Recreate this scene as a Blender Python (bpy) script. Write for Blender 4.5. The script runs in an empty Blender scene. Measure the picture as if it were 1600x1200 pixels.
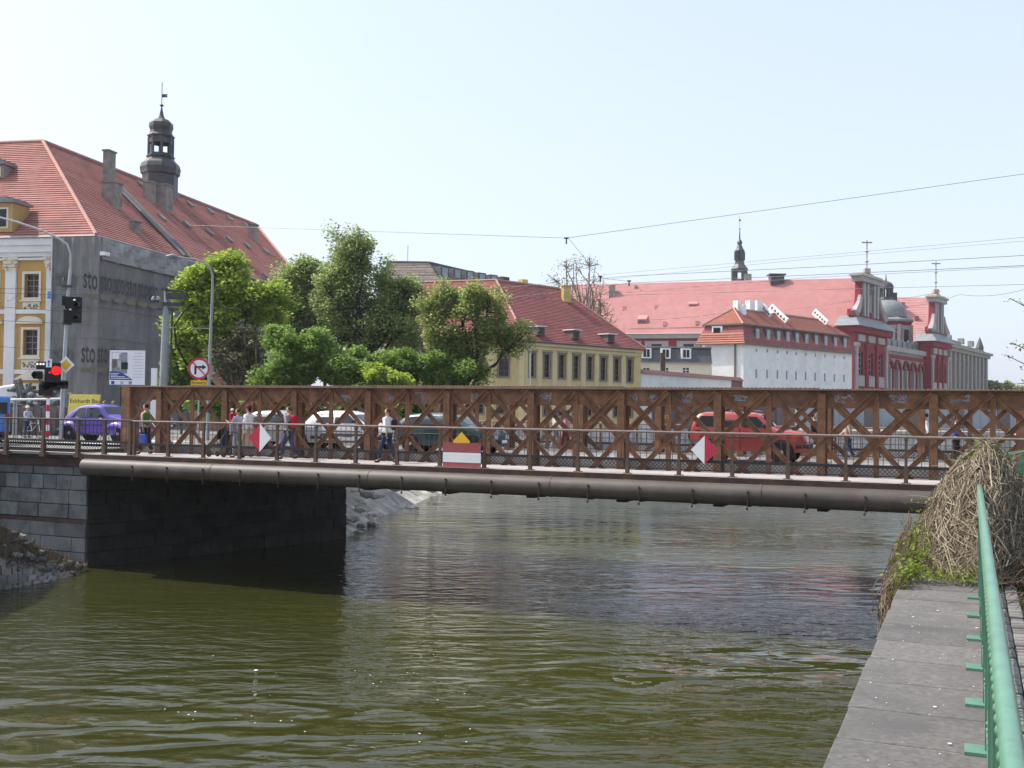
import bpy, bmesh, math, random
import numpy as np
from mathutils import Vector, Matrix
random.seed(7); rng = np.random.default_rng(7)
S = bpy.context.scene; COL = S.collection
R = math.radians

# ------------------------------------------------------------------ camera, sky, sun, exposure
EYE = Vector((0, 0, 6.1)); F = 1690.0            # focal length in pixels of a 1600 px wide frame
PITCH = math.atan(.02402); ROLL = math.atan(.01306)
cw = Vector((0, math.cos(PITCH), math.sin(PITCH))); cq0 = Vector((0, -math.sin(PITCH), math.cos(PITCH))); cr0 = Vector((1, 0, 0))
cr = cr0*math.cos(ROLL) + cq0*math.sin(ROLL); cq = cq0*math.cos(ROLL) - cr0*math.sin(ROLL)
cam = bpy.data.cameras.new('camera'); co = bpy.data.objects.new('camera', cam); COL.objects.link(co)
co.matrix_world = Matrix(((cr.x, cq.x, -cw.x, EYE.x), (cr.y, cq.y, -cw.y, EYE.y), (cr.z, cq.z, -cw.z, EYE.z), (0, 0, 0, 1)))
cam.sensor_width = 36; cam.lens = 36*F/1600; cam.clip_start = .1; cam.clip_end = 6000
S.camera = co
SUN_AZ = Vector((-.955, .27, 0)).normalized(); SUN_EL = R(51)
to_sun = SUN_AZ*math.cos(SUN_EL) + Vector((0, 0, math.sin(SUN_EL)))
W = bpy.data.worlds.new('World'); S.world = W; W.use_nodes = True
wn = W.node_tree.nodes; wl = W.node_tree.links
sky = wn.new('ShaderNodeTexSky'); sky.sky_type = 'NISHITA'; sky.sun_disc = False
sky.sun_elevation = SUN_EL; sky.sun_rotation = math.atan2(SUN_AZ.x, SUN_AZ.y)
sky.altitude = 100; sky.air_density = 1.0; sky.dust_density = 3.5; sky.ozone_density = 1.2
wn['Background'].inputs[1].default_value = .15
hz = wn.new('ShaderNodeMix'); hz.data_type = 'RGBA'; hz.inputs[7].default_value = (2.62, 2.86, 3.32, 1)   # thin even spring haze over the whole sky
tcw = wn.new('ShaderNodeTexCoord'); sxw = wn.new('ShaderNodeSeparateXYZ'); wl.new(tcw.outputs['Generated'], sxw.inputs[0])
hr = wn.new('ShaderNodeMapRange'); hr.inputs[1].default_value = 0; hr.inputs[2].default_value = 1; hr.inputs[3].default_value = .78; hr.inputs[4].default_value = .32   # the haze thins towards the zenith
wl.new(sxw.outputs[2], hr.inputs[0]); wl.new(hr.outputs[0], hz.inputs[0])
wl.new(sky.outputs[0], hz.inputs[6]); wl.new(hz.outputs[2], wn['Background'].inputs[0])
sl = bpy.data.lights.new('sun', 'SUN'); so = bpy.data.objects.new('sun', sl); COL.objects.link(so)
sl.energy = 2.75; sl.angle = R(.55); sl.color = (1, .955, .88)
so.rotation_euler = to_sun.to_track_quat('Z', 'Y').to_euler()
V = S.view_settings; V.view_transform = 'Standard'; V.look = 'None'; V.exposure = 1.1; V.gamma = 1; V.use_curve_mapping = False

# ------------------------------------------------------------------ measuring helpers
def ray(px, py): return cr*((px-800)/F) + cq*((600-py)/F) + cw
def at_y(px, py, Y): d = ray(px, py); return EYE + d*(Y/d.y)
def at_z(px, py, z): d = ray(px, py); return EYE + d*((z-6.1)/d.z)
def on_plane(px, py, P, m): d = ray(px, py); return EYE + d*((P-EYE).dot(m)/d.dot(m))
BA = R(-23.0)
be = Vector((math.cos(BA), math.sin(BA), 0)); bn = Vector((-math.sin(BA), math.cos(BA), 0)); BO = Vector((-13.9, 39.2, 0))
def B(s, t, z=0): return BO + be*s + bn*t + Vector((0, 0, z))      # bridge axes: along, away, up
Z = Vector((0, 0, 1)); ROAD = 4.52

# ------------------------------------------------------------------ mesh builder
class MB:
    def __init__(s): s.v = []; s.f = []
    def add(s, vs, fs):
        o = len(s.v); s.v += [tuple(v) for v in vs]; s.f += [tuple(i+o for i in f) for f in fs]; return s
    def poly(s, *ps): return s.add(ps, [tuple(range(len(ps)))])
    def hexa(s, p):    # bottom 4 ccw, top 4
        return s.add(p, [(3,2,1,0), (4,5,6,7), (0,1,5,4), (1,2,6,5), (2,3,7,6), (3,0,4,7)])
    def box(s, x0, x1, y0, y1, z0, z1):
        return s.hexa([(x0,y0,z0),(x1,y0,z0),(x1,y1,z0),(x0,y1,z0),(x0,y0,z1),(x1,y0,z1),(x1,y1,z1),(x0,y1,z1)])
    def obox(s, c, a, b, d):   # centre and three half vectors
        c, a, b, d = Vector(c), Vector(a), Vector(b), Vector(d)
        return s.hexa([c-a-b-d, c+a-b-d, c+a+b-d, c-a+b-d, c-a-b+d, c+a-b+d, c+a+b+d, c-a+b+d])
    def bar(s, p, q, w, h, up=Z):
        p, q = Vector(p), Vector(q); d = (q-p); L = d.length; d.normalize()
        x = d.cross(Vector(up))
        if x.length < 1e-5: x = d.cross(Vector((1, 0, 0)))
        x.normalize(); y = x.cross(d)
        return s.obox((p+q)/2, d*(L/2), x*(w/2), y*(h/2))
    def tube(s, pts, rad, seg=6, cap=True):
        pts = [Vector(p) for p in pts]; n = len(pts)
        if not hasattr(rad, '__len__'): rad = [rad]*n
        o = len(s.v); px = None
        for i, p in enumerate(pts):
            d = (pts[min(i+1, n-1)] - pts[max(i-1, 0)]).normalized()
            if px is None:
                px = d.cross(Z)
                if px.length < 1e-3: px = d.cross(Vector((1, 0, 0)))
            px = (px - d*px.dot(d)).normalized(); y = d.cross(px)
            for k in range(seg):
                a = 2*math.pi*k/seg; s.v.append(tuple(p + (px*math.cos(a) + y*math.sin(a))*rad[i]))
        for i in range(n-1):
            for k in range(seg):
                a, b = o+i*seg+k, o+i*seg+(k+1) % seg; s.f.append((a, b, b+seg, a+seg))
        if cap: s.f.append(tuple(o+k for k in range(seg))[::-1]); s.f.append(tuple(o+(n-1)*seg+k for k in range(seg)))
        return s
    def lathe(s, prof, c=(0, 0, 0), seg=16, a0=0., axis='z'):
        o = len(s.v); c = Vector(c)
        for r, z in prof:
            for k in range(seg):
                a = a0 + 2*math.pi*k/seg; x, y = r*math.cos(a), r*math.sin(a)
                s.v.append(tuple(c + (Vector((x, y, z)) if axis == 'z' else Vector((x, z, y)) if axis == 'y' else Vector((z, x, y)))))
        for i in range(len(prof)-1):
            for k in range(seg):
                a, b = o+i*seg+k, o+i*seg+(k+1) % seg; s.f.append((a, b, b+seg, a+seg))
        s.f.append(tuple(o+k for k in range(seg))[::-1]); s.f.append(tuple(o+(len(prof)-1)*seg+k for k in range(seg)))
        return s
    def mesh(s, name, mat, smooth=False):
        me = bpy.data.meshes.new(name); me.from_pydata(s.v, [], s.f)
        bm = bmesh.new(); bm.from_mesh(me); bmesh.ops.recalc_face_normals(bm, faces=bm.faces); bm.to_mesh(me); bm.free()
        if smooth:
            me.polygons.foreach_set('use_smooth', [True]*len(me.polygons)); me.set_sharp_from_angle(angle=R(38))
        if mat: me.materials.append(M[mat])
        me.update(); return me
    def build(s, name, mat, parent=None, smooth=False, bevel=0, loc=None):
        o = link(name, s.mesh(name, mat, smooth), parent, loc)
        if bevel: bev(o, bevel)
        return o
def bev(o, w, seg=2):
    b = o.modifiers.new('bevel', 'BEVEL'); b.width = w; b.segments = seg; b.limit_method = 'ANGLE'; b.angle_limit = R(40)
WORLD = set()
def link(name, me, parent=None, loc=None):
    o = bpy.data.objects.new(name, me); COL.objects.link(o)
    if loc is not None: o.location = loc
    if parent is not None:
        o.parent = parent
        if parent.name in WORLD: o.matrix_parent_inverse = parent.matrix_basis.inverted()
    return o
def tag(o, label=None, cat=None, group=None, kind=None):
    if label: o['label'] = label
    if cat: o['category'] = cat
    if group: o['group'] = group
    if kind: o['kind'] = kind
    return o
def thing(name, label, cat, loc=(0, 0, 0), rz=0, group=None, world=False):
    o = bpy.data.objects.new(name, None); COL.objects.link(o); o.location = loc; o.rotation_euler = (0, 0, rz); o.empty_display_size = .2
    if world: o.matrix_basis = Matrix.Translation(Vector(loc)) @ Matrix.Rotation(rz, 4, 'Z'); WORLD.add(o.name)
    return tag(o, label, cat, group)
def struct(name, mb, mat, smooth=False): return tag(mb.build(name, mat, None, smooth), kind='structure')

# ------------------------------------------------------------------ materials
M = {}
def mat(name, col, rough=.7, var=.18, scale=3., spec=.3, metal=0., bump=0., bscale=None, col2=None, mixscale=None, detail=6., rows=None, coords='Object', island=0., coat=0., stretch=None):
    m = bpy.data.materials.new(name); m.use_nodes = True; M[name] = m
    N, L = m.node_tree.nodes, m.node_tree.links; P = N['Principled BSDF']
    P.inputs['Roughness'].default_value = rough; P.inputs['Specular IOR Level'].default_value = spec; P.inputs['Metallic'].default_value = metal
    if coat: P.inputs['Coat Weight'].default_value = coat; P.inputs['Coat Roughness'].default_value = .06
    tc = N.new('ShaderNodeTexCoord'); vec = tc.outputs[coords]
    if stretch:
        mp = N.new('ShaderNodeMapping'); mp.inputs['Scale'].default_value = stretch; L.new(vec, mp.inputs[0]); vec = mp.outputs[0]
    nz = N.new('ShaderNodeTexNoise'); nz.inputs['Scale'].default_value = scale; nz.inputs['Detail'].default_value = detail; nz.inputs['Roughness'].default_value = .62
    L.new(vec, nz.inputs['Vector'])
    c = Vector(col)
    rp = N.new('ShaderNodeValToRGB'); e = rp.color_ramp.elements
    e[0].position = .3; e[1].position = .72
    e[0].color = (*(c*(1-var)), 1); e[1].color = (*(c*(1+var)), 1)
    L.new(nz.outputs['Fac'], rp.inputs[0]); out = rp.outputs[0]
    if col2:
        n2 = N.new('ShaderNodeTexNoise'); n2.inputs['Scale'].default_value = mixscale or scale*.35; n2.inputs['Detail'].default_value = 8; n2.inputs['Roughness'].default_value = .7
        L.new(vec, n2.inputs['Vector'])
        r2 = N.new('ShaderNodeValToRGB'); r2.color_ramp.elements[0].position = .48; r2.color_ramp.elements[1].position = .66
        L.new(n2.outputs['Fac'], r2.inputs[0])
        mx = N.new('ShaderNodeMix'); mx.data_type = 'RGBA'; L.new(r2.outputs[0], mx.inputs[0]); L.new(out, mx.inputs[6]); mx.inputs[7].default_value = (*col2, 1); out = mx.outputs[2]
    if island:
        g = N.new('ShaderNodeNewGeometry'); oi = N.new('ShaderNodeObjectInfo')
        ad = N.new('ShaderNodeMath'); ad.operation = 'ADD'; L.new(g.outputs['Random Per Island'], ad.inputs[0]); L.new(oi.outputs['Random'], ad.inputs[1])
        fr = N.new('ShaderNodeMath'); fr.operation = 'FRACT'; L.new(ad.outputs[0], fr.inputs[0])
        mr = N.new('ShaderNodeMapRange'); mr.inputs[3].default_value = 1-island; mr.inputs[4].default_value = 1+island; L.new(fr.outputs[0], mr.inputs[0])
        hs = N.new('ShaderNodeHueSaturation'); L.new(mr.outputs[0], hs.inputs['Value']); L.new(out, hs.inputs['Color']); out = hs.outputs[0]
    L.new(out, P.inputs['Base Color'])
    if bump:
        nb = N.new('ShaderNodeTexNoise'); nb.inputs['Scale'].default_value = bscale or scale*6; nb.inputs['Detail'].default_value = 8; L.new(vec, nb.inputs['Vector'])
        bp = N.new('ShaderNodeBump'); bp.inputs['Strength'].default_value = min(1, bump*10); bp.inputs['Distance'].default_value = bump
        L.new(nb.outputs['Fac'], bp.inputs['Height']); L.new(bp.outputs[0], P.inputs['Normal'])
    return m
def leafmat(name, col, col2, trans=.35):
    m = bpy.data.materials.new(name); m.use_nodes = True; M[name] = m
    N, L = m.node_tree.nodes, m.node_tree.links; P = N['Principled BSDF']; P.inputs['Roughness'].default_value = .55; P.inputs['Specular IOR Level'].default_value = .25
    g = N.new('ShaderNodeNewGeometry'); rp = N.new('ShaderNodeValToRGB'); L.new(g.outputs['Random Per Island'], rp.inputs[0])
    rp.color_ramp.elements[0].color = (*col, 1); rp.color_ramp.elements[1].color = (*col2, 1)
    L.new(rp.outputs[0], P.inputs['Base Color'])
    t = N.new('ShaderNodeBsdfTranslucent'); L.new(rp.outputs[0], t.inputs[0])
    mx = N.new('ShaderNodeMixShader'); mx.inputs[0].default_value = trans; L.new(P.outputs[0], mx.inputs[1]); L.new(t.outputs[0], mx.inputs[2])
    L.new(mx.outputs[0], N['Material Output'].inputs[0]); return m
def emis(name, col, st):
    m = mat(name, col, .4); P = m.node_tree.nodes['Principled BSDF']; P.inputs['Emission Color'].default_value = (*col, 1); P.inputs['Emission Strength'].default_value = st
def glassmat(name, col, rough=.04, spec=.8):
    m = mat(name, col, rough, .25, 1.5, spec); return m

mat('rust', (.205,.100,.052), .72, .5, 3.2, .3, bump=.004, bscale=30, col2=(.105,.055,.035), mixscale=1.1)
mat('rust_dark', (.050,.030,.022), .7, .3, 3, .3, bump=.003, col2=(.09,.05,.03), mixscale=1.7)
mat('rust_top', (.20,.125,.085), .6, .25, 3, .4)
mat('rivet', (.24,.14,.085), .6, .25, 9, .4)
mat('graffiti', (.33,.30,.33), .7, .4, 14, .3, col2=(.10,.05,.045), mixscale=9)
mat('rail_paint', (.10,.062,.042), .5, .3, 5, .4, col2=(.115,.07,.05), mixscale=3)
mat('rail_top', (.20,.145,.125), .42, .2, 4, .5)
mat('rail_black', (.022,.020,.022), .5, .3, 6, .4)
mat('pipe', (.078,.063,.053), .55, .2, 1.2, .4, col2=(.055,.041,.033), mixscale=.9, bump=.003, bscale=12)
mat('concrete', (.40,.37,.34), .85, .2, 2.5, .2, bump=.004, bscale=20, col2=(.30,.28,.25))
mat('footway', (.38,.34,.325), .85, .16, 2.2, .2, bump=.002, col2=(.30,.265,.25), mixscale=.8)
mat('asphalt', (.19,.185,.18), .9, .2, 1.3, .2, bump=.004, bscale=60, col2=(.14,.137,.132), mixscale=.6)
mat('paving', (.29,.275,.255), .9, .2, .8, .2, bump=.004, bscale=30, col2=(.22,.21,.195))
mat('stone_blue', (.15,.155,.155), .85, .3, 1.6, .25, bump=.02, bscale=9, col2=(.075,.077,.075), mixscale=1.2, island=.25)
mat('stone_shaded', (.028,.027,.025), .85, .4, 1.6, .2, bump=.02, bscale=9, col2=(.015,.015,.014), mixscale=1.2, island=.25)  # near-black copy of the block stone, under-bridge shade put into its colour
mat('stone_gap', (.030,.029,.027), .95, .3, 4)
mat('stone_dark', (.06,.058,.055), .85, .3, 2, .25, bump=.01, bscale=14)
mat('brick', (.085,.050,.044), .85, .3, 6, .2, bump=.01, bscale=25, col2=(.045,.036,.034))
mat('rubble', (.42,.395,.35), .9, .3, 1.5, .2, bump=.03, bscale=7, col2=(.26,.24,.205), mixscale=1, island=.3)
mat('slab_stone', (.27,.26,.245), .9, .3, 2.2, .2, bump=.02, bscale=9, col2=(.17,.16,.145), mixscale=1.3, island=.18)
mat('soil', (.17,.14,.10), .95, .4, 1.5, .1, bump=.05, bscale=5, col2=(.09,.085,.05))
mat('coping', (.122,.114,.108), .8, .34, 26, .3, bump=.004, bscale=70, col2=(.088,.083,.080), mixscale=1.6, island=.13)
mat('mortar', (.40,.37,.28), .95, .3, 8)
mat('green_paint', (.095,.225,.148), .38, .10, 5, .5, bump=.0015, bscale=60, coat=.1, col2=(.078,.175,.118), mixscale=7)
mat('green_dark', (.03,.17,.085), .45, .2, 3, .4)
mat('sett', (.20,.19,.18), .9, .25, 7, .2, bump=.006, island=.2)
mat('grass_soil', (.085,.11,.035), .95, .4, 2, .1, bump=.04, bscale=9, col2=(.12,.10,.06))
for k, c in dict(ochre=(.50,.305,.105), ochre_dim=(.46,.30,.12), cream=(.70,.64,.50), palewhite=(.72,.71,.69), yellow_wall=(.64,.495,.245), yellow_pil=(.70,.57,.33), white_wall=(.74,.74,.71), redwall=(.230,.037,.046), redwhite=(.34,.325,.31), graywall=(.42,.41,.38), graystone=(.27,.26,.235), pinkwall=(.42,.22,.18), capbrown=(.20,.105,.085), bluegrey=(.30,.33,.36), darkwall=(.16,.13,.12)).items():
    mat(k, c, .88, .08, 1.2, .2, bump=.003, bscale=18, col2=tuple(x*.86 for x in c), mixscale=.35)
mat('brownstone', (.26,.205,.17), .85, .15, 3, .2)
mat('tile_palace', (.345,.148,.125), .82, .16, 1.6, .2, bump=.012, bscale=14, col2=(.235,.105,.092), mixscale=.3, island=.10)
mat('tile_yellow', (.27,.098,.090), .82, .16, 1.6, .2, bump=.012, bscale=14, col2=(.20,.078,.073), mixscale=.3, island=.10)
mat('tile_orange', (.38,.155,.112), .8, .14, 1.6, .2, bump=.01, bscale=14, island=.10)
mat('tile_pink', (.50,.242,.228), .8, .10, .8, .2, bump=.01, bscale=10, col2=(.45,.21,.198), mixscale=.12, island=.04)
mat('tile_grey', (.20,.165,.145), .85, .3, 1.5, .2, bump=.01, island=.25)
mat('tile_ridge', (.44,.25,.20), .85, .2, 4)
mat('slate', (.085,.085,.09), .7, .25, 1.2, .3)
mat('lead', (.20,.21,.215), .5, .2, 1.5, .4)
mat('copper_dark', (.045,.047,.05), .5, .3, 2, .45, col2=(.075,.075,.08))
mat('chimney', (.28,.255,.23), .9, .25, 2, .2, col2=(.16,.145,.13))
mat('chimney_yellow', (.60,.46,.16), .9, .12, 2, .2)
glassmat('glass', (.016,.017,.021), .05, .28); glassmat('glass_purple', (.026,.018,.028), .05, .25); glassmat('glass_lit', (.22,.24,.26))
glassmat('car_glass', (.030,.038,.040), .03, .5)
mat('net', (.20,.197,.19), .9, .16, 1.1, .15, bump=.16, bscale=.8, col2=(.13,.13,.125), mixscale=.35, coords='Object', stretch=(1, 1, .35))
mat('net_light', (.34,.335,.325), .9, .2, 1.5, .15, bump=.04, bscale=3, col2=(.22,.22,.21))
mat('net_text', (.066,.067,.070), .9, .25, 3); mat('net_text_faded', (.105,.106,.108), .9, .2, 3); mat('net_yellow', (.19,.182,.115), .9, .2, 2)
mat('iron', (.045,.047,.05), .5, .25, 3, .4); mat('galv', (.40,.41,.42), .45, .15, 3, .5, metal=.3); mat('pole_grey', (.26,.28,.29), .5, .2, 2, .4)
mat('black', (.012,.012,.013), .45, .2, 6, .4); mat('black_matt', (.02,.02,.02), .8, .2, 6, .2); mat('white', (.78,.78,.77), .5, .05, 4, .4); mat('signwhite', (.80,.80,.79), .45, .04, 3, .4)
mat('signred', (.50,.025,.06), .45, .08, 4, .4); mat('faded_red', (.34,.085,.085), .6, .14, 4, .3); mat('signyellow', (.75,.46,.02), .45, .06, 4, .4); mat('banner', (.80,.66,.16), .7, .08, 2, .2)
mat('signblue', (.025,.06,.26), .45, .06, 4, .4); mat('signgrey', (.45,.46,.46), .5, .06, 4)
emis('lamp_red', (.85, .012, .01), .30); emis('lamp_white', (.9, .88, .8), .5)
mat('wire', (.10,.10,.11), .5, .1, 4)
for k, c in dict(car_purple=(.115,.065,.36), car_silver=(.36,.38,.40), car_white=(.78,.78,.78), car_green=(.018,.060,.062), car_red=(.37,.038,.030), car_blue=(.055,.20,.52), car_grey=(.10,.105,.11)).items():
    mat(k, c, .32, .05, 2, .5, coat=.6)
mat('rubber', (.018,.018,.019), .85, .2, 9); mat('rim', (.42,.42,.42), .4, .1, 5, .5, metal=.15); mat('chrome', (.6,.6,.6), .2, .05, 5, .5, metal=.9); mat('plastic', (.03,.03,.032), .6, .2, 6)
mat('taillight', (.35,.01,.012), .25, .1, 6, .5); mat('headlight', (.6,.62,.62), .12, .1, 6, .6); mat('amber', (.7,.25,.03), .3, .1, 6)
mat('skin', (.50,.30,.21), .6, .08, 6, .3)
for k, c in dict(hair_dark=(.02,.014,.010), hair_brown=(.09,.05,.025), hair_grey=(.25,.23,.21), hair_blond=(.33,.22,.10), cl_white=(.72,.71,.70), cl_green=(.055,.15,.035), cl_black=(.022,.022,.025), cl_navy=(.025,.035,.075), cl_jeans=(.045,.065,.13), cl_grey=(.25,.26,.28), cl_red=(.45,.02,.03), cl_maroon=(.13,.02,.025), cl_beige=(.45,.34,.24), cl_blue=(.06,.10,.42), cl_lilac=(.42,.42,.52), cl_dkgreen=(.03,.045,.04), cl_pink=(.55,.25,.28)).items():
    mat(k, c, .85, .12, 9, .15, bump=.004, bscale=14)
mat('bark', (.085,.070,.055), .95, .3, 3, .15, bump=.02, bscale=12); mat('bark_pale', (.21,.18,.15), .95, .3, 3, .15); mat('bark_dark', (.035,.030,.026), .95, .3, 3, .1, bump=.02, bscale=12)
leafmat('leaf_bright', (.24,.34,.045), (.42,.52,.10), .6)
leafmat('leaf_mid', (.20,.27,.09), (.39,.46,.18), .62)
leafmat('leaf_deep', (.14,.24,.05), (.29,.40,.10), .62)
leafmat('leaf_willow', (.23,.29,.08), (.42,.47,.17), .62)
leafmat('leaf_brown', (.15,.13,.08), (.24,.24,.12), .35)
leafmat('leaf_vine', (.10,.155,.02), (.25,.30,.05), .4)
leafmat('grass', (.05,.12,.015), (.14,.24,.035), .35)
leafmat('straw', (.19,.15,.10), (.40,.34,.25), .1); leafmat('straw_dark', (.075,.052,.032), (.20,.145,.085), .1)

# water
BIG, MID, SMALL = .19, .100, .018
def water_mat():
    m = bpy.data.materials.new('water'); m.use_nodes = True; M['water'] = m
    N, L = m.node_tree.nodes, m.node_tree.links; P = N['Principled BSDF']
    P.inputs['Roughness'].default_value = .03; P.inputs['IOR'].default_value = 1.33
    tc = N.new('ShaderNodeTexCoord')
    nb = N.new('ShaderNodeTexNoise'); nb.inputs['Scale'].default_value = .06; nb.inputs['Detail'].default_value = 3; L.new(tc.outputs['Object'], nb.inputs[0])
    rp = N.new('ShaderNodeValToRGB'); rp.color_ramp.elements[0].position = .35; rp.color_ramp.elements[1].position = .65
    rp.color_ramp.elements[0].color = (.0265,.0285,.0065, 1); rp.color_ramp.elements[1].color = (.037,.039,.009, 1)
    L.new(nb.outputs[0], rp.inputs[0]); L.new(rp.outputs[0], P.inputs['Base Color'])
    def wave(scale, sx, sy, rot, detail, dist):
        mp = N.new('ShaderNodeMapping'); mp.inputs['Scale'].default_value = (sx, sy, 1); mp.inputs['Rotation'].default_value = (0, 0, rot); L.new(tc.outputs['Object'], mp.inputs[0])
        n = N.new('ShaderNodeTexNoise'); n.inputs['Scale'].default_value = scale; n.inputs['Detail'].default_value = detail; n.inputs['Roughness'].default_value = .5; n.inputs['Distortion'].default_value = dist
        L.new(mp.outputs[0], n.inputs[0]); return n.outputs[0]
    # where the wind ruffles the surface
    mp = N.new('ShaderNodeMapping'); mp.inputs['Rotation'].default_value = (0, 0, R(20)); mp.inputs['Scale'].default_value = (.5, 1, 1); L.new(tc.outputs['Object'], mp.inputs[0])
    pn = N.new('ShaderNodeTexNoise'); pn.inputs['Scale'].default_value = .085; pn.inputs['Detail'].default_value = 2.5; L.new(mp.outputs[0], pn.inputs[0])
    pr = N.new('ShaderNodeMapRange'); pr.inputs[1].default_value = .40; pr.inputs[2].default_value = .60; pr.inputs[3].default_value = .10; pr.inputs[4].default_value = 1.8; L.new(pn.outputs[0], pr.inputs[0])
    sx = N.new('ShaderNodeSeparateXYZ'); L.new(tc.outputs['Object'], sx.inputs[0])
    cu = N.new('ShaderNodeMapRange'); cu.interpolation_type = 'SMOOTHSTEP'; cu.inputs[1].default_value = 22; cu.inputs[2].default_value = 36; cu.inputs[3].default_value = 1.; cu.inputs[4].default_value = .34   # smoother reach beyond the bridge
    L.new(sx.outputs[1], cu.inputs[0])
    pa = N.new('ShaderNodeMath'); pa.operation = 'MULTIPLY'; L.new(pr.outputs[0], pa.inputs[0]); L.new(cu.outputs[0], pa.inputs[1])
    big, mid, small = wave(1.0, .5, 1.1, R(-14), 1.2, .6), wave(2.5, .5, 1.1, R(10), 1.6, .7), wave(9, .6, 1.2, R(-5), 2, .4)
    def mul(a, b):
        x = N.new('ShaderNodeMath'); x.operation = 'MULTIPLY'
        L.new(a, x.inputs[0])
        if isinstance(b, float): x.inputs[1].default_value = b
        else: L.new(b, x.inputs[1])
        return x.outputs[0]
    def add(a, b): x = N.new('ShaderNodeMath'); x.operation = 'ADD'; L.new(a, x.inputs[0]); L.new(b, x.inputs[1]); return x.outputs[0]
    pb_ = N.new('ShaderNodeMapRange'); pb_.inputs[1].default_value = .3; pb_.inputs[2].default_value = .7; pb_.inputs[3].default_value = .35; pb_.inputs[4].default_value = 1.5; L.new(nb.outputs[0], pb_.inputs[0])
    h = add(mul(mul(mul(big, BIG), pb_.outputs[0]), cu.outputs[0]), mul(add(mul(mid, MID), mul(small, SMALL)), pa.outputs[0]))
    bp = N.new('ShaderNodeBump'); bp.inputs['Distance'].default_value = 1.0; bp.inputs['Strength'].default_value = 1.0
    L.new(h, bp.inputs['Height']); L.new(bp.outputs[0], P.inputs['Normal'])
water_mat()
# ------------------------------------------------------------------ water, ground, banks
struct('river_water', MB().poly((-700,-300,0), (700,-300,0), (700,400,0), (-700,400,0)), 'water')
def zp(p, z): return (p[0], p[1], z)
ab0, ab1 = B(-2.3, .5), B(1.2, 13.05)
bank_top = [(-13.5,52.5), (-13.5,79), (3,93), (18,105.5), (45,113), (80,119), (220,128)]
gl = [B(-2.3, .52), B(-16, .52), (-60,30,0), (-500,-60,0), (-3500,600,0), (-3500,5000,0), (3500,5000,0), (3500,500,0), (220,128,0), (80,119,0), (45,113,0), (18,105.5,0), (3,93,0), (-13.5,79,0), (-14.5,61,0), (-13.5,51.5,0), ab1 - Vector((4,0,0))]
struct('ground', MB().poly(*[zp(p, 4.42) for p in gl]), 'paving')
# right bank ground
gr = [B(27.9, 12.5), B(80, 12.5), B(80, -70), B(28.55, -70)]
struct('right_bank_ground', MB().poly(*[zp(p, 4.34) for p in gr]), 'grass_soil')
struct('lawn', MB().poly((-15,52,4.44), (-14.2,79,4.44), (1,93,4.44), (-4,110,4.44), (-24,110,4.44), (-24,62,4.44)), 'grass_soil')
# road over the bridge and across the junction, pavements, kerbs, markings
struct('road', MB().poly(B(-70, 2.75, ROAD), B(60, 2.75, ROAD), B(60, 8.65, ROAD), B(-70, 8.65, ROAD)), 'asphalt')
jn = [B(-60, 8.651, ROAD), B(-2.6, 8.651, ROAD), B(-2.2, 11, ROAD), B(-7, 30, ROAD), B(-60, 45, ROAD)]
struct('junction_road', MB().poly(*jn), 'asphalt')
mk = MB()
for k in range(12): mk.poly(B(-30+5*k, 5.64, ROAD+.005), B(-27+5*k, 5.64, ROAD+.005), B(-27+5*k, 5.76, ROAD+.005), B(-30+5*k, 5.76, ROAD+.005))
for k in range(7): mk.poly(B(-3.6-.0*k, 3.0+.8*k, ROAD+.005), B(-6.6, 3.0+.8*k, ROAD+.005), B(-6.6, 3.45+.8*k, ROAD+.005), B(-3.6, 3.45+.8*k, ROAD+.005))
struct('road_marking', mk, 'white')
# sunlit stone bank beyond the bridge
sh = [(-7.6,50.9), (-6.9,60), (-4.5,79), (6,91.5), (20,103.8), (46,111.5), (80,117.5), (220,126.5)]
mb = MB(); NS = 9
P = []
for i, (a, b) in enumerate(zip([(-9.2,50.4)] + bank_top[:1] + bank_top[1:], sh[:1] + sh[1:2] + sh[2:])): pass
tops = [(-13.5,51.5), (-14.5,61), (-13.5,79)] + bank_top[2:]
for i in range(len(sh)-1):
    n_ = 14 if i < 2 else 4
    for j in range(n_):
        for k in range(NS):
            def pt(u, v):
                w_ = i + u; i0 = min(int(w_), len(sh)-2); f_ = w_-i0
                lo = Vector(sh[i0]).lerp(Vector(sh[i0+1]), f_); hi = Vector(tops[i0]).lerp(Vector(tops[i0+1]), f_)
                q = lo.lerp(hi, v); r_ = math.sin(q.x*7.1+q.y*3.3)*math.sin(q.y*5.3-q.x*2.1)*.10 + math.sin(q.x*17+q.y*13)*.04
                return (q.x+r_*.6, q.y, -.25+4.68*v + (r_ if 0 < v < 1 else 0))
            mb.poly(pt(j/n_, k/NS), pt((j+1)/n_, k/NS), pt((j+1)/n_, (k+1)/NS), pt(j/n_, (k+1)/NS))
struct('stone_bank', mb, 'rubble')
def rock(mb, c, r, fl=.6):
    bm = bmesh.new(); bmesh.ops.create_icosphere(bm, subdivisions=1, radius=1)
    sc = Vector((r*random.uniform(.7,1.3), r*random.uniform(.7,1.3), r*fl*random.uniform(.7,1.2))); rz = Matrix.Rotation(random.uniform(0,6), 3, 'Z')
    for v in bm.verts: v.co = rz @ Vector((v.co.x*sc.x, v.co.y*sc.y, v.co.z*sc.z))*random.uniform(.82,1.12) + Vector(c)
    o = len(mb.v); mb.v += [tuple(v.co) for v in bm.verts]; mb.f += [tuple(v.index+o for v in f.verts) for f in bm.faces]; bm.free()
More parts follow.
